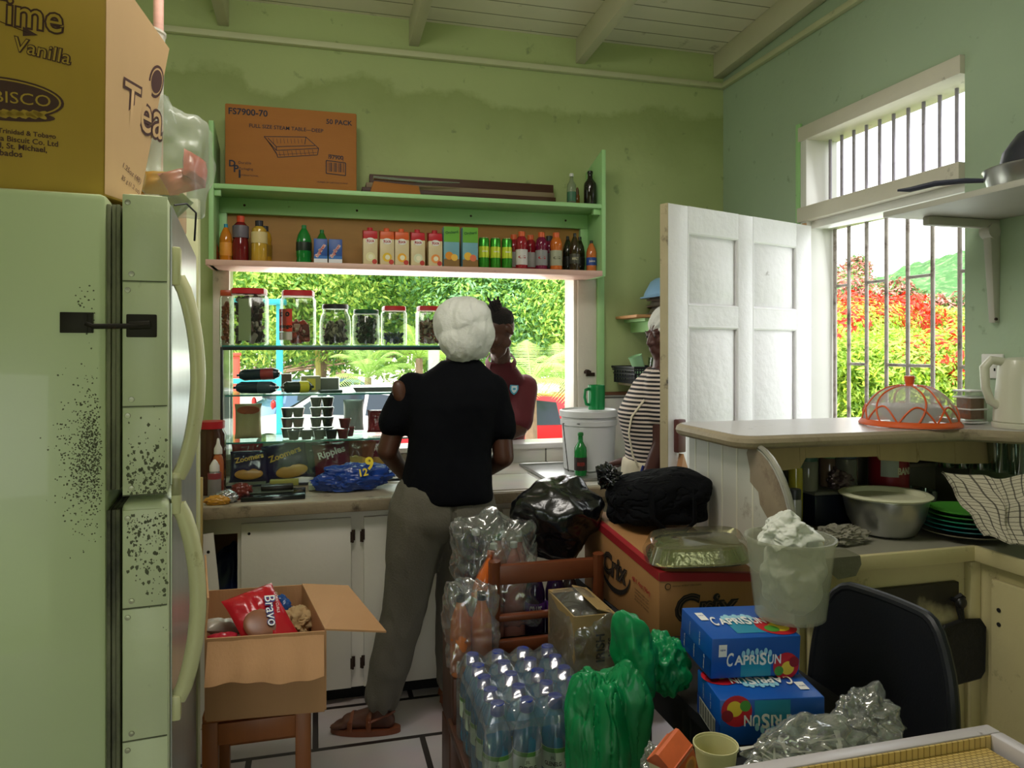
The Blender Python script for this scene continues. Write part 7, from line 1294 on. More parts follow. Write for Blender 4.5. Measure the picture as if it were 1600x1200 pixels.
# ---- bags
M_CL2 = glass('crinkled clear film', 'EEF0EC', .8, .12, haze=.35)
M_GBG = mat('black refuse film', '0F1012', .22, var=.2, scale=8, bump=.6, bscale=16, stretch=(1, 1, .5), spec=.7)
filmbag('glossy black refuse bag slumped on top of the chair drinks', 'refuse_bag', (.772, 2.29, .925), (.160, .15, .135), M_GBG, 'bag', 5, 44, base=.7865, crease=.10, amp=.15, sc=2.0, sub=6, lo=.78, hi=1.2)
kn_ = Vector((.93, 2.26, 1.045)); filmbag('knotted top of the black refuse bag poking up to the right', 'bag_knot', kn_, (.05, .035, .04), M_GBG, 'bag', 12, 20, crease=.3, amp=.4, sc=4, lo=.6, hi=1.3, sub=5)
M_TOT = mat('black tote cloth', '07080C', .85, var=.2, bump=.3, bscale=60, spec=.15)
tt = thing('tote_bag', 'big black cloth tote bag lying on the back of the cracker carton', 'bag', (1.08, 2.2, .90)); tp = [(.80, .0), (1.03, -.0), (1.232, .0)]
b = MB()
def tote(d): s_ = (abs(d.x)**4+abs(d.y)**4+abs(d.z)**4)**(-1/4); return s_*(1+.10*noise.noise(d*2.2+Vector((4, 1, 2)))-.04*max(0, 1-abs(noise.noise(d*4))*8))*(1+.18*max(0, d.x)*max(0, d.z)*2-.25*max(0, -d.x)*max(0, d.z))
b.ell((1.07, 2.20, .975), (.150, .115, .088), M_TOT, 6, fn=tote)
for i, v in enumerate(b.v):
    zb_ = .907 if v.y > 2.2 else .868+.055*(v.y-1.8)/.5*1.6
    if v.z < zb_: b.v[i] = Vector((v.x, v.y, zb_))
b.build('bag_body', tt); b = MB(); b.tube([(1.0, 2.085, 1.03), (1.0, 2.07, .95), (1.04, 2.065, .91), (1.10, 2.06, .905), (1.14, 2.066, .93), (1.15, 2.085, 1.03)], .009, M_TOT, 8, flat=.4); b.build('strap', tt)
M_GRN = mat('green bag film', '0E8A4E', .35, var=.2, scale=5, bump=.25, bscale=18, spec=.5)
# tall green bag hanging down at the bench
def gb(d): z = d.z; return (1-.35*max(0, z)**1.5)*(1+.10*math.sin(d.x*6+d.y*5))*(1-.06*max(0, 1-abs(noise.noise(Vector((d.x*5, d.y*5, d.z*1.2))))*9))
filmbag('tall bright green plastic bag bulging before the tall carton', 'carrier_bag', (.606, 1.492, .63), (.094, .088, .23), M_GRN, 'bag', 31, 36, base=bz+.0008, crease=.09, amp=.16, sc=1.9, fn2=gb, sub=6, lo=.82, hi=1.2)
filmbag('peaked upper fold of the green bag leaning to the right', 'carrier_bag', (.685, 1.50, .785), (.055, .05, .085), M_GRN, 'bag', 33, 30, crease=.10, amp=.2, sc=2.2, sub=6, lo=.75, hi=1.2, rz=.2)
filmbag('smaller green plastic bag crumpled at the table edge', 'carrier_bag', (.768, 1.52, .755), (.055, .05, .082), M_GRN, 'bag', 38, 30, crease=.14, amp=.25, sc=2.6, sub=6, lo=.75, hi=1.15, base=None)
# ---- juice pouch cartons
M_CPB = mat('juice pack blue', '0F55B0', .35, var=.15, scale=5); M_CPD = mat('juice pack navy', '0C3E92', .35, var=.12, scale=6); M_CPT = mat('juice pack teal', '1E8FB0', .35, var=.2, scale=8); PWH = mat('print white', 'F2F2EE', .4)
def capri(lab, loc, rot, w_, d_, h, flip):
    t = thing('juice_pouch_box', lab, 'box', loc, rot=rot, group='blue juice pouch boxes on the low table'); b = MB(); b.b2((0, 0, 0), (w_, d_, h), M_CPB, .003)
    F = frame((w_/2, -.0004, h/2), (1, 0, 0), (0, 0, 1)); T = frame((w_/2, d_/2, h+.0004), (1, 0, 0), (0, 1, 0)); S = frame((-.0004, d_/2, h/2), (0, -1, 0), (0, 0, 1))
    def deco(M_, ww, hh, fl):
        R2 = Matrix.Rotation(math.pi, 4, 'Z') if fl else Matrix.Identity(4); M_ = M_ @ R2
        b.quad(ww*.34, hh*.5, M_CPT, M_ @ fr((0, -hh*.22, 0))); 
        for k, (c_, ox, oy, r_) in enumerate((('C8202E', .34, -.25, .34), ('E8C83A', .36, -.30, .17), ('4E9A3A', .26, -.36, .12), ('8A1A2A', .43, -.15, .13))): b.disc(hh*r_, hh*r_, mat('print '+c_, c_, .35, var=.2), M_ @ fr((ww*ox, hh*oy, .0003*(k+1))), 22)
        for k in range(7): b.disc(hh*.05, hh*.09, mat('print 9AD4E8', '9AD4E8', .3), M_ @ fr((ww*(-.15+k*.05), hh*(.10+.05*(k % 2)), .0012)), 10)
        b.text('C', ww*.07, PWH, M_ @ fr((-ww*.30, -hh*.02, .0018)), h=hh*.34, bold=.02, skew=.1); b.text('APRI', ww*.27, PWH, M_ @ fr((-ww*.115, -hh*.04, .0018)), h=hh*.24, bold=.03); b.text('S', ww*.075, PWH, M_ @ fr((ww*.072, -hh*.03, .0018)), h=hh*.32, bold=.03); b.text('UN', ww*.15, PWH, M_ @ fr((ww*.20, -hh*.05, .0018)), h=hh*.24, bold=.02)
        b.quad(ww*.09, hh*.30, PWH, M_ @ fr((-ww*.38, hh*.2, .0010))); b.text('NEW', ww*.06, M_CPD, M_ @ fr((-ww*.38, hh*.22, .0018)), bold=.02)
    deco(F, w_, h, flip); deco(T, w_, d_*.8, flip)
    b.quad(d_*.98, h*.45, M_CPD, S @ fr((0, -h*.26, 0)))
    for k in range(5): b.text(('less sugar', '10 pouches', 'fruit punch', 'juice drink', 'all natural')[k], d_*.28, PWH, S @ fr((-d_*.3+k*d_*.15, (k % 2-.5)*h*.4, .0010)) @ Matrix.Rotation(math.pi/2 if k % 2 else -math.pi/2, 4, 'Z'), maxh=.01) if False else b.text(('less sugar', '10 pouches', 'fruit punch', 'juice drink', 'all natural')[k], h*.34, PWH, S @ fr((-d_*.33+k*d_*.16, (.22 if k % 2 else -.22)*h, .0010)) @ Matrix.Rotation(-math.pi/2, 4, 'Z'))
    if flip:
        b.quad(d_*.7, h*.42, mat('nutrition panel', 'CFCFC2', .5), S @ fr((0, -h*.24, .0014)))
        for k in range(6): b.quad(d_*.09, h*.36, mat('nutrition lines', '6A6A66', .5, var=.5, scale=300), S @ fr((-d_*.28+k*d_*.115, -h*.24, .0018)))
    b.build('carton_body', t, world=False); return t
capri('lower blue juice pouch box lying upside down on the low table', (.775, 1.305, tz+.001), (0, 0, -.20), .215, .142, .092, True)
capri('upper blue juice pouch box tilted on top of the upside-down one', (.795, 1.375, tz+.101), (.05, .025, -.10), .20, .165, .086, False)
# ---- tub stuffed with plastic bags
tx_, ty_ = 1.022, 1.425; tu = thing('plastic_tub', 'tall frosted tub stuffed with white plastic bags beside the black chair back', 'tub', (tx_, ty_, .870)); b = MB(); b.open_lathe([(.001, 0), (.070, 0), (.075, .004), (.094, .17), (.098, .172), (.098, .178), (.092, .178), (.073, .008), (.001, .004)], mat('frosted tub plastic', 'DADCCB', .3, var=.05, alpha=.26, spec=.6), (tx_, ty_, .874), 44); b.build('tub_body', tu)
M_WPB = mat('white bag film', 'E2E4DA', .35, var=.08, scale=6, bump=.4, bscale=14, alpha=.9)
filmbag('bunched white plastic bags overflowing the frosted tub', 'plastic_bags', (tx_, ty_, .965), (.072, .072, .085), M_WPB, 'bags', 44, 40, base=.881, crease=.16, amp=.2, sc=2.6, sub=6)
filmbag('crown of thin white plastic bag sticking out of the tub', 'plastic_bags', (tx_-.012, ty_, 1.065), (.060, .052, .038), M_WPB, 'bags', 46, 26, crease=.2, amp=.28, sc=2.6, sub=6, lo=.7, hi=1.2)
# ---- things at the front of the low table
jc = thing('tipped_juice_carton', 'orange juice carton tipped over at the front of the low table', 'carton', (.615, 1.165, tz+.004), rot=(.0, -.35, .5)); b = MB(); b.b2((-.03, -.026, .012), (.035, .026, .095), mat('carton D8C8A0', 'E6D8BC', .4), .003); Fj = frame((.0025, -.0264, .053), (1, 0, 0), (0, 0, 1)); b.quad(.064, .05, mat('carton orange', 'D8683A', .4, var=.25, scale=40), Fj, oy=.016)
for c_, ox, oy, r_ in (('F0A050', .012, .018, .018), ('F6C890', .012, .018, .013), ('4E9A30', -.012, -.015, .016), ('9ACB40', -.008, -.020, .010), ('B01E2A', -.022, .02, .014)): b.disc(r_, r_, mat('print '+c_, c_, .4), Fj @ fr((ox, oy, .0006)), 18)
b.text('65', .014, PWH, Fj @ fr((-.022, .02, .0014))); b.build('carton_body', jc, world=False)
b = MB(); b.prism([(-.03, -.026), (.035, -.026), (.035, .026), (-.03, .026)], .0951, .1, MATS['carton orange']) ; b.hexa([(-.03, -.026, .098), (.035, -.026, .098), (.035, .026, .098), (-.03, .026, .098), (-.03, -.003, .122), (.035, -.003, .122), (.035, .003, .122), (-.03, .003, .122)], MATS['carton orange']); b.build('gable_top', jc, world=False)
t = cup('pale yellow paper cup with line drawing beside the tipped carton', (.690, 1.175, tz+.001), .028, .038, .085, mat('pale yellow paper', 'D6D2A0', .6), (0, 0, 0), name='paper_cup'); b = MB()
for a0 in (-2.2, -1.7): b.tube([(.0365*math.cos(a0+.32*math.cos(k)), .0365*math.sin(a0+.32*math.cos(k)), .045+.014*math.sin(k)) for k in [i*.35 for i in range(10)]], .0009, M_BK, 4)
b.build('line_print', t, world=False)
filmbag('clear crinkled bag of plastic cutlery at the front of the low table', 'plastic_bag', (.865, 1.175, .725), (.115, .07, .05), M_CL2, 'bag', 52, 40, base=tz+.0006, crease=.16, amp=.25, sc=3, sub=6, lo=.75, hi=1.2)
filmbag('clear crinkled bag against the lower juice box and the chair back', 'plastic_bag', (1.055, 1.235, .735), (.075, .06, .062), M_CL2, 'bag', 54, 30, base=tz+.0006, crease=.2, amp=.3, sc=3, sub=6, lo=.7, hi=1.2)
b = MB(); R = random.Random(4)
for k in range(40): p = Vector((.865+R.uniform(-.08, .08), 1.175+R.uniform(-.04, .04), tz+.012+R.uniform(0, .05))); d = Vector((R.uniform(-1, 1), R.uniform(-1, 1), R.uniform(-.3, .3))).normalized()*.03; b.tube([p-d, p, p+d], [.0015, .003, .006], mat('white cutlery', 'D9D6CC', .35), 6, flat=.3)
tag(b.build('plastic_cutlery', loc=(.865, 1.175, tz)), 'heap of white plastic cutlery inside the clear bag', 'cutlery', kind='stuff')
filmbag('small translucent bag by the tipped juice carton', 'plastic_bag', (.585, 1.20, .715), (.024, .028, .035), M_CL2, 'bag', 57, 24, base=tz+.0006, crease=.2, amp=.3, sc=3)
pf = WZ(668, 1215, .05); filmbag('grey translucent plastic bag lying on the floor left of the water', 'plastic_bag', (.19, 1.93, .10), (.15, .13, .105), mat('grey bag film', 'A9AC9C', .3, var=.15, alpha=.75, bump=.4, bscale=14), 'bag', 61, 36, base=.0008, crease=.12, amp=.2, sc=2.2)
# ---- black chair back
bc_ = thing('office_chair', 'black plastic chair with rounded back turned away at the right', 'chair', (1.37, 1.33, 0)); M_BP = mat('black moulded plastic', '10131A', .5, var=.06, bump=.06, bscale=200)
def bk_(u, v, off=0):
    a = (u-.5)*2; y = 1.352-a*.19*(1-.12*max(0, v-.0)**3)*(1 if True else 1); z = .50+.415*v
    # rounded corners
    r_ = .22; av = max(0, (v-(1-r_))/r_); au = max(0, (abs(a)-(1-.45))/.45); z -= .09*(au**2.4)*max(0, v)**2
    x = 1.185+.030*(1-a*a)-.02*(1-v)+off+.035*(a-0)*.5; return Vector((x, y, z-.0*av))
b = MB(); nU, nV = 36, 24
gf = [bk_(i/nU, j/nV) for j in range(nV+1) for i in range(nU+1)]; gb_ = [bk_(i/nU, j/nV, .022) for j in range(nV+1) for i in range(nU+1)]; N_ = len(gf); fs = []
for j in range(nV):
    for i in range(nU): a = j*(nU+1)+i; fs += [(a, a+1, a+nU+2, a+nU+1), (N_+a+nU+1, N_+a+nU+2, N_+a+1, N_+a)]
for i in range(nU): a = nV*(nU+1)+i; fs += [(a, a+1, N_+a+1, N_+a), (i+1, i, N_+i, N_+i+1)]
for j in range(nV): a = j*(nU+1); c_ = a+nU; fs += [(a+nU+1, a, N_+a, N_+a+nU+1)[::-1][::-1], (c_, c_+nU+1, N_+c_+nU+1, N_+c_)]
b.add(gf+gb_, fs, M_BP); edge = [bk_(0, v/10, .011) for v in range(11)]+[bk_(u/20, 1, .011) for u in range(1, 21)]+[bk_(1, 1-v/10, .011) for v in range(1, 11)]; b.tube(edge, .0125, M_BP, 10); b.build('backrest', bc_)
b = MB(); b.prism([(1.235, 1.17), (1.58, 1.15), (1.60, 1.18), (1.60, 1.48), (1.58, 1.51), (1.235, 1.49)], .44, .475, M_BP); b.build('seat', bc_)
b = MB(); b.tube([(1.40, 1.33, .44), (1.30, 1.33, .43), (1.225, 1.33, .46), (1.23, 1.33, .62)], .018, M_DK, 8); b.build('back_bracket', bc_)
b = MB(); b.cyl((1.41, 1.33, .07), (1.41, 1.33, .44), .025, M_DK); b.build('gas_column', bc_)
for k in range(5): b = MB(); a = k*1.2566+.3; e_ = Vector((1.41+.19*math.cos(a), 1.33+.19*math.sin(a), .045)); b.tube([(1.41, 1.33, .085), tuple(e_)], [.02, .013], M_DK, 8); b.ell(tuple(e_+Vector((0, 0, -.02))), (.02, .02, .024), M_DK, 2); b.build('leg', bc_)
# ---- foreground table with cane top
ft = thing('side_table', 'table with yellow woven cane top and pale rim at the bottom right', 'table', (.95, .75, 0)); M_CN = mat('woven cane', 'D8BE74', .55, var=.1, scale=30)
def cane():
    N, L = M_CN.node_tree.nodes, M_CN.node_tree.links; bb_ = N['Principled BSDF']; old = bb_.inputs['Base Color'].links[0].from_socket; t_ = N.new('ShaderNodeTexCoord'); br = N.new('ShaderNodeTexBrick'); br.inputs['Scale'].default_value = 1; br.inputs['Brick Width'].default_value = .012; br.inputs['Row Height'].default_value = .007; br.inputs['Mortar Size'].default_value = .0012; br.inputs['Color1'].default_value = (1, 1, 1, 1); br.inputs['Color2'].default_value = (.86, .82, .72, 1); br.inputs['Mortar'].default_value = (.35, .27, .14, 1)
    L.new(t_.outputs['Object'], br.inputs['Vector']); x_ = N.new('ShaderNodeMixRGB'); x_.blend_type = 'MULTIPLY'; x_.inputs[0].default_value = .8; L.new(old, x_.inputs[1]); L.new(br.outputs['Color'], x_.inputs[2]); L.new(x_.outputs[0], bb_.inputs['Base Color'])
cane(); M_RM = mat('chipped white rim', 'CFC8CC', .35, var=.08, dirt=('4A3428', .35, 22))
b = MB(); b.b2((.30, .30, .765), (1.135, 1.035, .772), M_CN); b.b2((.30, 1.033, .765), (1.15, 1.037, .789), M_CN); b.build('cane_top', ft)
for lo, hi in (((.28, 1.037, .757), (1.175, 1.065, .792)), ((.28, .28, .757), (1.175, .302, .792)), ((.28, .302, .757), (.302, 1.037, .792)), ((1.148, .302, .757), (1.175, 1.037, .792))): b = MB(); b.b2(lo, hi, M_RM, .004); b.build('rim', ft)
for x in (.31, 1.145):
    for y in (.31, 1.03): b = MB(); b.b2((x-.02, y-.02, 0), (x+.02, y+.02, .757), M_RM, .003); b.build('leg', ft)
# ================================================================== PEOPLE
def skinm(name, c): return mat(name, c, .45, var=.1, scale=12, bump=.06, bscale=120, spec=.4)
def hand(mb, wrist, palm_dir, up_, side, curl=.5, s=1.0, r0=.0085):
    """palm plus five fingers; palm_dir = towards the fingers, up_ = back of the hand, side = +1 thumb towards palm_dir x up_"""
    w = Vector(wrist); d = Vector(palm_dir).normalized(); u = Vector(up_); u = (u-d*u.dot(d)).normalized(); x = d.cross(u)*side
    cap(mb, w, .024*s, w+d*.045*s, .027*s, 14, .62)
    for k in (-1, 0, 1): cap(mb, w+d*.03*s+x*k*.018*s, .013*s, w+d*.085*s+x*k*.024*s, .0125*s, 10)
    for i, (o, l, sp) in enumerate(((.030, .070, .10), (.010, .080, .02), (-.010, .074, -.05), (-.029, .058, -.14))):
        p = w+d*(.088-(.006 if i == 3 else 0))*s+x*o*s; dr_ = (d+x*sp).normalized(); a = 0; segs = (l*.45, l*.32, l*.26)
        for j, sg in enumerate(segs):
            a += curl*(.45+.25*j+.08*i); q = p+(dr_*math.cos(a)-u*math.sin(a))*sg*s; cap(mb, p, (r0-.0009*j)*s, q, (r0-.0009*(j+1))*s, 9); p = q
    p = w+d*.022*s+x*.022*s; td = (x*.85+d*.6-u*.25).normalized()
    for j, sg in enumerate((.036, .03, .024)): q = p+td*sg*s; cap(mb, p, (.0115-.0012*j)*s, q, (.0103-.0012*j)*s, 9); td = (td*.8+d*.45-u*.2*curl).normalized(); p = q
def head(mb, c, fwd, s=1.0, up_=(0, 0, 1), ears=True, lips=True):
    """skull, jaw, brow, nose, lips, chin, ears; c = centre of the skull; fwd = where the face looks"""
    c = Vector(c); f = Vector(fwd).normalized(); u = Vector(up_); u = (u-f*u.dot(f)).normalized(); r = f.cross(u)
    R3 = Matrix((r, f, u)).transposed()
    def P(a, b_, z): return c+(r*a+f*b_+u*z)*s
    def E(a, b_, z, rx, ry, rz, sub=3): mb.ell(P(a, b_, z), (rx*s, ry*s, rz*s), None, sub, R=R3)
    E(0, -.012, .028, .074, .094, .082); E(0, .030, -.012, .060, .062, .074); E(0, .048, -.068, .044, .040, .036); E(0, .066, -.088, .022, .018, .018)
    for k in (-1, 1):
        E(k*.034, .060, -.018, .024, .026, .024, 2); E(k*.030, .080, .022, .022, .012, .008, 2); E(k*.030, .076, .006, .0145, .013, .0105, 2)
        E(k*.047, .020, -.052, .015, .032, .024, 2); E(k*.012, .096, -.028, .009, .010, .008, 2)
        if ears: E(k*.078, -.008, .0, .008, .018, .030, 2); E(k*.082, -.014, .006, .006, .012, .020, 2)
    cap(mb, P(0, .088, .012), .008*s, P(0, .104, -.024), .0115*s, 10); E(0, .104, -.027, .011, .010, .009, 2)
    if lips: E(0, .090, -.048, .021, .012, .0065, 2); E(0, .088, -.060, .019, .012, .0075, 2)
    return P, R3
def eye(t, P, R3, s, k, lid=.5):
    b = MB(); b.ell(P(k*.030, .0785 if lid == .5 else .0735, .003), (.0112*s, .0118*s, .0055*s), mat('eye white', 'CFC6BC', .2), 3, R=R3); b.ell(P(k*.030, .0895, .004), (.0048*s, .0035*s, .0048*s), mat('dark iris', '1A100C', .15), 2, R=R3); b.build('eye', t)
    b = MB(); b.tube([P(k*(.014), .094, .027), P(k*.030, .0955, .031), P(k*.046, .084, .026)], [.0012*s, .0019*s, .0009*s], mat('eyebrow hair', '15100D', .8), 6, flat=.6); b.build('eyebrow', t)
from mathutils.bvhtree import BVHTree
def hit(o, px, py):
    mw = PM[o.name]; t_ = BVHTree.FromPolygons([mw @ v.co for v in o.data.vertices], [tuple(p.vertices) for p in o.data.polygons]); c_ = Vector((0, 0, CAMH)); d = (W(px, py, 3)-c_).normalized(); h_ = t_.ray_cast(c_, d); return h_[0] if h_[0] is not None else W(px, py, 3.86)
# ------------------------------------------------------------------ woman at the hatch, seen from behind
SK1 = skinm('brown skin', '4E2E20')
hip = Vector((.468, 2.735, .90)); wa = thing('person', 'woman seen from behind in black tee, grey trousers and white bonnet at the hatch', 'person', (hip.x, hip.y, 0))
ankL, ankR = Vector((.232, 2.865, .085)), Vector((.545, 2.955, .085)); kneeL, kneeR = Vector((.320, 2.80, .47)), Vector((.535, 2.83, .47)); hpL, hpR = hip+Vector((-.088, .0, -.03)), hip+Vector((.088, .02, -.03))
shL, shR = Vector((.335, 2.795, 1.325)), Vector((.668, 2.725, 1.31)); elL, elR = Vector((.262, 2.80, 1.085)), Vector((.688, 2.70, 1.06)); wrL, wrR = Vector((.36, 2.985, .945)), Vector((.655, 2.93, .96)); hc = Vector((.548, 2.80, 1.545))
bd = MB()
cap(bd, hip, .12, hip+Vector((.03, .02, .2)), .115, 20); cap(bd, hip+Vector((.03, .02, .2)), .105, (.515, 2.765, 1.25), .10, 20); cap(bd, shL, .042, shR, .042, 16)
cap(bd, (.515, 2.772, 1.33), .055, (.54, 2.79, 1.47), .05, 16); cap(bd, shL, .044, elL, .040, 14); cap(bd, shR, .044, elR, .040, 14); cap(bd, elL, .040, wrL, .026, 14); cap(bd, elR, .040, wrR, .026, 14)
for a, k, n_ in ((hpL, kneeL, ankL), (hpR, kneeR, ankR)): cap(bd, a, .095, k, .058, 16); cap(bd, k, .055, n_, .036, 14)
hand(bd, wrL, (.35, .9, -.25), (0, .2, 1), 1, .45); hand(bd, wrR, (-.35, .9, -.25), (0, .2, 1), -1, .45)
P1, R1 = head(bd, hc, (.12, .95, -.25), .98)
def foot(mb, ank, toe, s=1.0):
    a = Vector(ank); t_ = Vector(toe); d = (t_-a); d.z = 0; d.normalize(); x = d.cross(Vector((0, 0, 1))); z0 = a.z
    heel = a-d*.035; heel.z = .045; cap(mb, a, .036*s, heel, .032*s, 12); ball = a+d*.115; ball.z = .042; cap(mb, a+Vector((0, 0, -.02)), .038*s, ball, .026*s, 12); cap(mb, heel, .030*s, ball+x*.018, .021*s, 10); cap(mb, heel, .030*s, ball-x*.018, .021*s, 10)
    for k, (o, l, r_) in enumerate(((-.030, .050, .012), (-.012, .048, .0095), (.002, .043, .009), (.015, .037, .0085), (.027, .030, .008))): p = ball+x*o+d*.012; p.z = .034; q = p+d*l*.8; q.z = .030; cap(mb, p, r_*s*1.05, q, r_*s, 8)
    return a, d, x
fL = foot(bd, ankL, ankL+Vector((-.9, .25, 0))); fR = foot(bd, ankR, ankR+Vector((.05, 1, 0)))
remesh(bd, .0065, SK1, 3).build('body', wa)
TR = mat('grey-brown trousers cloth', '5E594D', .85, var=.12, scale=7, bump=.25, bscale=140)
tr = MB(); cap(tr, hip+Vector((-.055, -.005, .0)), .132, hip+Vector((.062, .005, .0)), .128, 24); cap(tr, hip+Vector((-.052, -.035, -.035)), .105, hip+Vector((.055, -.03, -.035)), .105, 20); cap(tr, hip+Vector((0, 0, .06)), .135, hip+Vector((.01, .0, .085)), .122, 24)
for a, k, n_, o in ((hpL, kneeL, ankL, -1), (hpR, kneeR, ankR, 1)):
    cap(tr, a+Vector((0, -.008, 0)), .118, (a+k)/2+Vector((o*.004, 0, 0)), .098, 22); cap(tr, (a+k)/2, .098, k, .083, 20); cap(tr, k, .083, k.lerp(n_, .55), .078, 20); cap(tr, k.lerp(n_, .5), .077, k.lerp(n_, .86), .066, 20); cap(tr, k.lerp(n_, .86), .066, n_+Vector((0, 0, .045)), .046, 18)
def trf(co):
    z = co.z; g = .0
    if z < .22: g = .006*math.sin(math.atan2(co.y-2.9, co.x-(.25 if co.x < .4 else .55))*11)*max(0, (.22-z)/.12)
    return g+fold(co, (7, 7, 3.2), .0085, 3)-(.008 if abs(co.x-(.475+.0*z)) < .006 and co.y < 2.7 and z > .72 else 0)
tro = remesh(tr, .0085, TR, 5, trf).build('trousers', wa)
b = MB(); b.tube([(.52, 2.612, .955), (.585, 2.628, .962)], .0028, mat('trouser welt', '57534A', .8), 6); b.build('pocket_welt', tro); b = MB(); b.tube([(.37, 2.622, .94), (.43, 2.606, .938)], .0028, MATS['trouser welt'], 6); b.build('pocket_welt', tro)
TE = mat('black tee cloth', '07080D', .9, var=.15, scale=6, bump=.2, bscale=160, spec=.12)
te = MB(); loft(te, [((.475, 2.735, .905), .168, .142), ((.474, 2.735, .93), .170, .145), ((.478, 2.735, .99), .166, .140), ((.490, 2.738, 1.08), .158, .130), ((.502, 2.742, 1.18), .166, .130), ((.510, 2.748, 1.26), .178, .128, -.18), ((.514, 2.755, 1.315), .180, .112, -.2), ((.520, 2.762, 1.355), .148, .092, -.2), ((.527, 2.770, 1.395), .098, .078, -.2), ((.532, 2.775, 1.42), .072, .066)], 28)
cap(te, shL+Vector((.022, 0, -.004)), .060, shL.lerp(elL, .55)+Vector((-.002, 0, 0)), .062, 20); cap(te, shR+Vector((-.022, 0, -.004)), .060, shR.lerp(elR, .58)+Vector((.004, 0, 0)), .063, 20)
ted = MB()
cap(ted, (0, 0, 0), 1, (0, 0, 1), 1) if False else None
teo = remesh(te, .0085, TE, 5, lambda co: fold(co, (6, 6, 4), .009, 11)).build('t_shirt', wa)
# cut-out on the left shoulder shows skin
b = MB(); b.ell(shL+Vector((-.028, -.040, -.020)), (.030, .022, .050), SK1, 3, R=Matrix.Rotation(-.35, 3, 'Y')); b.build('bare_shoulder', wa)
WB = mat('white bonnet cloth', 'DADAD4', .75, var=.05, bump=.3, bscale=90); bo = MB()
bo.ell(hc+Vector((.0, -.022, .018)), (.108, .120, .112), None, 4); bo.ell(hc+Vector((-.005, -.070, -.045)), (.092, .075, .080), None, 4); bo.ell(hc+Vector((.01, -.050, -.020)), (.102, .095, .100), None, 4); bo.ell(hc+Vector((.02, -.060, -.055)), (.078, .066, .066), None, 4)
def bof(co): d = co-(hc+Vector((0, -.02, .02))); a = math.atan2(d.x, d.z); return .0012*math.sin(a*5+d.y*20)*max(0, -d.y)*9+fold(co, (13, 13, 4), .010, 5)+fold(co, (24, 24, 7), .003, 15)
boo = remesh(bo, .005, WB, 14, bof).build('bonnet', wa)
b = MB(); b.tube([hc+Vector((-.090, -.048, -.052)), hc+Vector((-.100, -.03, -.050)), hc+Vector((-.105, -.015, -.046))], .0022, mat('eyebrow hair', '15100D', .8), 6); b.ell(hc+Vector((.0, -.02, -.09)), (.05, .05, .03), MATS['eyebrow hair'], 2); b.build('hair', wa)
for k in (-1, 1): eye(wa, P1, R1, .98, k)
M_SD = mat('tan leather sandal', '6E3A20', .5, var=.15, scale=15)
for (a, d, x) in (fL, fR):
    b = MB(); a0 = Vector((a.x, a.y, 0)); out = []
    for k in range(28):
        t_ = 2*math.pi*k/28; l = .135*math.cos(t_)+.048; wd_ = (.046+.006*math.cos(t_))*math.sin(t_); out.append(a0+d*l+x*wd_)
    vs = [p+Vector((0, 0, .001)) for p in out]+[p+Vector((0, 0, .022)) for p in out]; n_ = 28; b.add(vs, [tuple(range(n_-1, -1, -1)), tuple(range(n_, 2*n_))]+[(k, (k+1) % n_, n_+(k+1) % n_, n_+k) for k in range(n_)], M_SD)
    for q0, h_, w_ in ((.10, .073, .045), (.028, .100, .046)): b.tube([a0+d*q0-x*w_+Vector((0, 0, .02)), a0+d*q0-x*(w_*.9)+Vector((0, 0, h_*.7)), a0+d*q0+Vector((0, 0, h_)), a0+d*q0+x*(w_*.9)+Vector((0, 0, h_*.7)), a0+d*q0+x*w_+Vector((0, 0, .02))], .013, M_SD, 8, flat=.28)
    b.tube([a0+d*.028-x*.046+Vector((0, 0, .055)), a0-d*.045-x*.02+Vector((0, 0, .075)), a0-d*.062+Vector((0, 0, .078)), a0-d*.045+x*.02+Vector((0, 0, .075)), a0+d*.028+x*.046+Vector((0, 0, .055))], .006, M_SD, 6); b.build('sandal', wa)
# ------------------------------------------------------------------ young man outside the hatch
SK2 = skinm('dark skin', '4A2C1E'); wz = .0
mn = thing('person', 'young man in maroon polo shirt leaning in at the hatch from outside', 'person', (1.05, 4.2, -.02)); hd2 = Vector((.892, 3.60, 1.548))
bd = MB(); cst = Vector((.965, 3.99, 1.18)); cap(bd, (1.0, 4.15, .85), .11, (.97, 3.94, 1.15), .11, 20); cap(bd, (.80, 3.90, 1.29), .05, (1.085, 3.81, 1.27), .05, 16); cap(bd, (.95, 3.79, 1.31), .056, (.915, 3.655, 1.455), .051, 14)
s2L, s2R = Vector((.80, 3.90, 1.28)), Vector((1.085, 3.81, 1.265)); e2L, e2R = Vector((.76, 3.80, 1.06)), Vector((1.035, 3.71, 1.05)); w2L, w2R = Vector((.715, 3.60, 1.03)), Vector((.845, 3.56, 1.00))
cap(bd, s2L, .048, e2L, .038, 14); cap(bd, s2R, .048, e2R, .038, 14); cap(bd, e2L, .037, w2L, .026, 14); cap(bd, e2R, .037, w2R, .026, 14); hand(bd, w2L, (.3, -.9, -.2), (0, 0, 1), 1, .5); hand(bd, w2R, (-.9, -.2, -.15), (0, 0, 1), -1, .6)
for sx in (-1, 1): cap(bd, (1.0+sx*.08, 4.16, .84), .085, (1.02+sx*.09, 4.22, .44), .06, 14); cap(bd, (1.02+sx*.09, 4.22, .44), .056, (1.02+sx*.09, 4.28, .08), .038, 12); cap(bd, (1.02+sx*.09, 4.28, .035), .035, (1.02+sx*.09, 4.12, .025), .03, 12)
P2, R2 = head(bd, hd2, (-.80, -.48, -.48), 1.02, (0, .15, 1)); remesh(bd, .0055, SK2, 2).build('body', mn)
MP2 = mat('maroon polo cloth', '560C18', .75, var=.1, scale=8, bump=.2, bscale=200); po = MB()
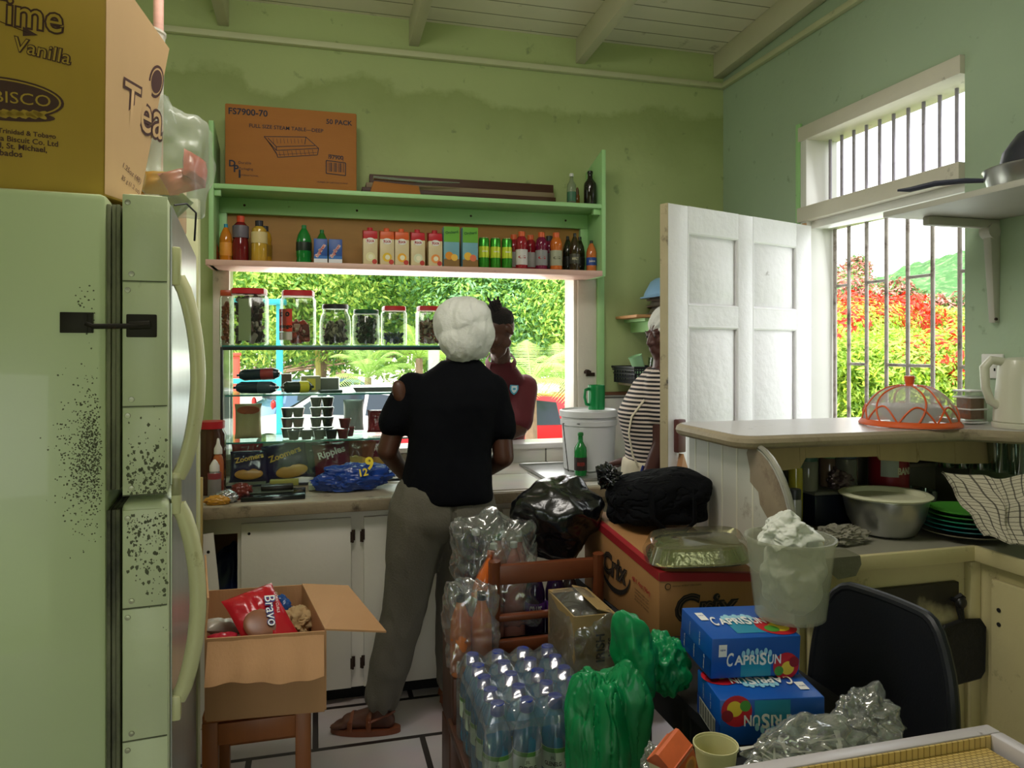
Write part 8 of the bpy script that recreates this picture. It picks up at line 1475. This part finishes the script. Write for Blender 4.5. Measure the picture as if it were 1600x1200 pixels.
loft(po, [((1.0, 4.15, .80), .165, .13, -.2), ((1.0, 4.13, .90), .16, .128, -.2), ((.985, 4.00, 1.05), .165, .130, -.25), ((.965, 3.91, 1.18), .172, .128, -.3), ((.95, 3.865, 1.27), .172, .105, -.3), ((.945, 3.80, 1.32), .125, .10, -.3), ((.938, 3.755, 1.36), .092, .088, -.3), ((.926, 3.705, 1.40), .070, .066, -.3)], 26)
cap(po, s2L, .064, s2L.lerp(e2L, .75), .066, 18); cap(po, s2R, .066, s2R.lerp(e2R, .80), .068, 18); cap(po, (.88, 3.88, 1.285), .068, (1.03, 3.83, 1.275), .068, 16)
pol = remesh(po, .008, MP2, 5, lambda co: fold(co, (7, 7, 4), .007, 2)).build('polo_shirt', mn)
b = MB(); rg = []
nk = Vector((.928, 3.70, 1.400)); ax = Vector((-.04, -.16, .19)).normalized(); xx = ax.cross(Vector((0, 0, 1))).normalized(); yy = ax.cross(xx)
for a in range(-8, 9): t_ = a/8*2.3+math.pi; rg.append((a, nk+(xx*math.sin(t_)+yy*math.cos(t_))*.066))
vs = [p-ax*.012+(p-nk).normalized()*.012 for a, p in rg]+[p+ax*.030 for a, p in rg]+[p-ax*.002-(nk-p).normalized()*.016 for a, p in rg]; n_ = len(rg); b.add(vs, [(k, k+1, n_+k+1, n_+k) for k in range(n_-1)]+[(n_+k, n_+k+1, 2*n_+k+1, 2*n_+k) for k in range(n_-1)], MP2); b.build('collar', pol)
# chest crest, lying on the shirt front
q = hit(pol, 803, 608)-Vector((.002, .012, 0)); dv = (Vector((0, 0, CAMH))-q).normalized(); b = MB(); Mc = frame(q, (.93, .10, 0), (0, -.1, 1)); sh_ = [(-.022, .026), (.022, .026), (.024, .0), (.014, -.020), (0, -.030), (-.014, -.020), (-.024, .0)]
b.prism(sh_, -.004, .001, mat('crest blue', '4AA8C8', .5), Mc); b.prism([(x*.7, y*.7) for x, y in sh_], .001, .0016, mat('crest white', 'DDE9EC', .5), Mc); b.disc(.009, .006, mat('crest blue', '4AA8C8', .5), Mc @ fr((0, .002, .0018)), 12); b.text('ST MICHAEL', .042, mat('crest blue', '4AA8C8', .5), Mc @ fr((0, .034, .001)), bold=.03); b.build('chest_crest', pol)
HR = mat('black locs hair', '0E0B0A', .9, var=.3, scale=60, bump=.8, bscale=150); b = MB(); u2 = R2 @ Vector((0, 0, 1)); b.ell(P2(0, -.026, .050), (.078, .092, .074), HR, 4, R=R2, fn=lambda d: 1+.05*noise.noise(d*14))
R = random.Random(11)
for k in range(30):
    a = R.uniform(0, 6.28); p0_ = P2(.045*math.cos(a), -.02+.05*math.sin(a), .10); p1_ = P2(.03*math.cos(a), -.03+.04*math.sin(a), .128); p2_ = P2(.035*math.cos(a)+R.uniform(-.015, .015), -.035+.045*math.sin(a), .135+R.uniform(-.01, .03)); b.tube([p0_, p1_, p2_], [.008, .0075, .005], HR, 7)
b.ell(P2(0, -.055, .125), (.038, .034, .03), HR, 3, R=R2, fn=lambda d: 1+.15*noise.noise(d*6)); b.tube([P2(-.01, -.03, .135), P2(-.012, -.028, .16), P2(-.006, -.03, .182)], [.007, .006, .005], HR, 7); b.build('hair', mn)
for k in (-1, 1): eye(mn, P2, R2, 1.02, k, .6)
b = MB(); bl = mat('dark trousers cloth', '23242E', .8)
for sx in (-1, 1): cap(b, (1.0+sx*.075, 4.17, .84), .105, (1.02+sx*.09, 4.22, .44), .08, 16); cap(b, (1.02+sx*.09, 4.22, .44), .08, (1.02+sx*.09, 4.28, .10), .065, 16)
remesh(b, .01, bl, 4).build('trousers', mn)
# ------------------------------------------------------------------ woman beyond the open door
SK3 = skinm('deep brown skin', '50302A'); ww = thing('person', 'woman in striped tee, white hair cap and pale apron standing behind the open door', 'person', (1.43, 2.86, 0)); h3 = Vector((1.462, 2.885, 1.528))
bd = MB(); cap(bd, (1.40, 2.88, .92), .11, (1.40, 2.88, 1.15), .10, 20); cap(bd, (1.395, 2.88, 1.15), .10, (1.40, 2.88, 1.27), .095, 18); cap(bd, (1.39, 2.79, 1.345), .045, (1.44, 2.98, 1.345), .05, 14); cap(bd, (1.44, 2.875, 1.35), .055, (1.452, 2.885, 1.46), .046, 14)
s3 = Vector((1.378, 2.785, 1.325)); e3 = Vector((1.372, 2.755, 1.085)); w3 = Vector((1.30, 2.775, .90)); cap(bd, s3, .047, e3, .038, 14); cap(bd, e3, .038, w3, .026, 14); hand(bd, w3, (-.65, .15, -.6), (-.5, -.4, .6), -1, .5)
s4 = Vector((1.44, 2.99, 1.33)); e4 = Vector((1.40, 3.02, 1.08)); w4 = Vector((1.33, 2.99, .985)); cap(bd, s4, .047, e4, .038, 14); cap(bd, e4, .038, w4, .026, 14); hand(bd, w4, (-.6, .5, -.25), (0, 0, 1), 1, .5)
for sy in (-1, 1): cap(bd, (1.40, 2.88+sy*.06, .88), .08, (1.41, 2.88+sy*.065, .46), .06, 14); cap(bd, (1.42, 2.86+sy*.075, .46), .055, (1.44, 2.86+sy*.075, .09), .036, 12); cap(bd, (1.45, 2.86+sy*.075, .035), .033, (1.31, 2.86+sy*.08, .025), .028, 12)
P3, R3_ = head(bd, h3, (-.97, -.16, -.12), .96); remesh(bd, .0055, SK3, 2).build('body', ww)
def stripe_mat():
    m = mat('striped tee cloth', 'D8C8BC', .85, var=.04, bump=.2, bscale=200); N, L = m.node_tree.nodes, m.node_tree.links; bb_ = N['Principled BSDF']; old = bb_.inputs['Base Color'].links[0].from_socket; t_ = N.new('ShaderNodeTexCoord'); s_ = N.new('ShaderNodeSeparateXYZ'); L.new(t_.outputs['Object'], s_.inputs[0])
    a = N.new('ShaderNodeMath'); a.operation = 'MULTIPLY'; a.inputs[1].default_value = 1/.0175; L.new(s_.outputs['Z'], a.inputs[0]); f = N.new('ShaderNodeMath'); f.operation = 'FRACT'; L.new(a.outputs[0], f.inputs[0]); g = N.new('ShaderNodeMath'); g.operation = 'LESS_THAN'; g.inputs[1].default_value = .52; L.new(f.outputs[0], g.inputs[0]); x_ = N.new('ShaderNodeMixRGB'); x_.inputs[2].default_value = lin('1C1A20'); L.new(g.outputs[0], x_.inputs[0]); L.new(old, x_.inputs[1]); L.new(x_.outputs[0], bb_.inputs['Base Color']); return m
b = MB(); loft(b, [((1.40, 2.885, .97), .115, .125), ((1.395, 2.885, 1.06), .114, .122), ((1.382, 2.885, 1.15), .125, .122), ((1.375, 2.885, 1.20), .128, .122), ((1.395, 2.885, 1.27), .108, .120), ((1.41, 2.885, 1.335), .085, .11), ((1.435, 2.885, 1.385), .060, .068)], 26); cap(b, s3+Vector((0, .012, .0)), .060, s3.lerp(e3, .52), .058, 18); cap(b, s4+Vector((0, -.02, 0)), .058, s4.lerp(e4, .52), .058, 18); remesh(b, .008, stripe_mat(), 5, lambda co: fold(co, (7, 7, 4), .005, 7)).build('t_shirt', ww)
b = MB(); loft(b, [((1.41, 2.885, .40), .15, .135), ((1.405, 2.885, .60), .145, .135), ((1.40, 2.885, .90), .135, .133), ((1.398, 2.885, .985), .128, .130), ((1.398, 2.885, 1.0), .124, .127)], 26); AP = mat('cream apron cloth', 'D6CCB4', .85, var=.06, bump=.2, bscale=60); apr = remesh(b, .009, AP, 4, lambda co: fold(co, (9, 9, 2), .007, 4)).build('apron', ww)
b = MB(); b.tube([(1.285, 2.80, .99), (1.262, 2.80, 1.03), (1.258, 2.83, 1.12), (1.262, 2.81, 1.19), (1.31, 2.79, 1.26)], .007, AP, 8, flat=.5); b.build('apron_bib_edge', apr)
b = MB(); b.tube([(1.30, 2.78, .99), (1.285, 2.79, .93), (1.28, 2.80, .86)], .006, mat('blue apron tie', '1E2E7A', .6), 6); b.build('apron_tie', apr)
b = MB(); b.ell(P3(0, -.026, .045), (.088, .102, .085), None, 4, R=R3_); remesh(b, .005, WB, 3, lambda co: .004*math.sin(math.atan2(co.y-h3.y, co.z-h3.z)*14)+fold(co, (12, 12, 8), .004, 9)).build('hair_cap', ww)
for k in (-1, 1): eye(ww, P3, R3_, .96, k, .6)
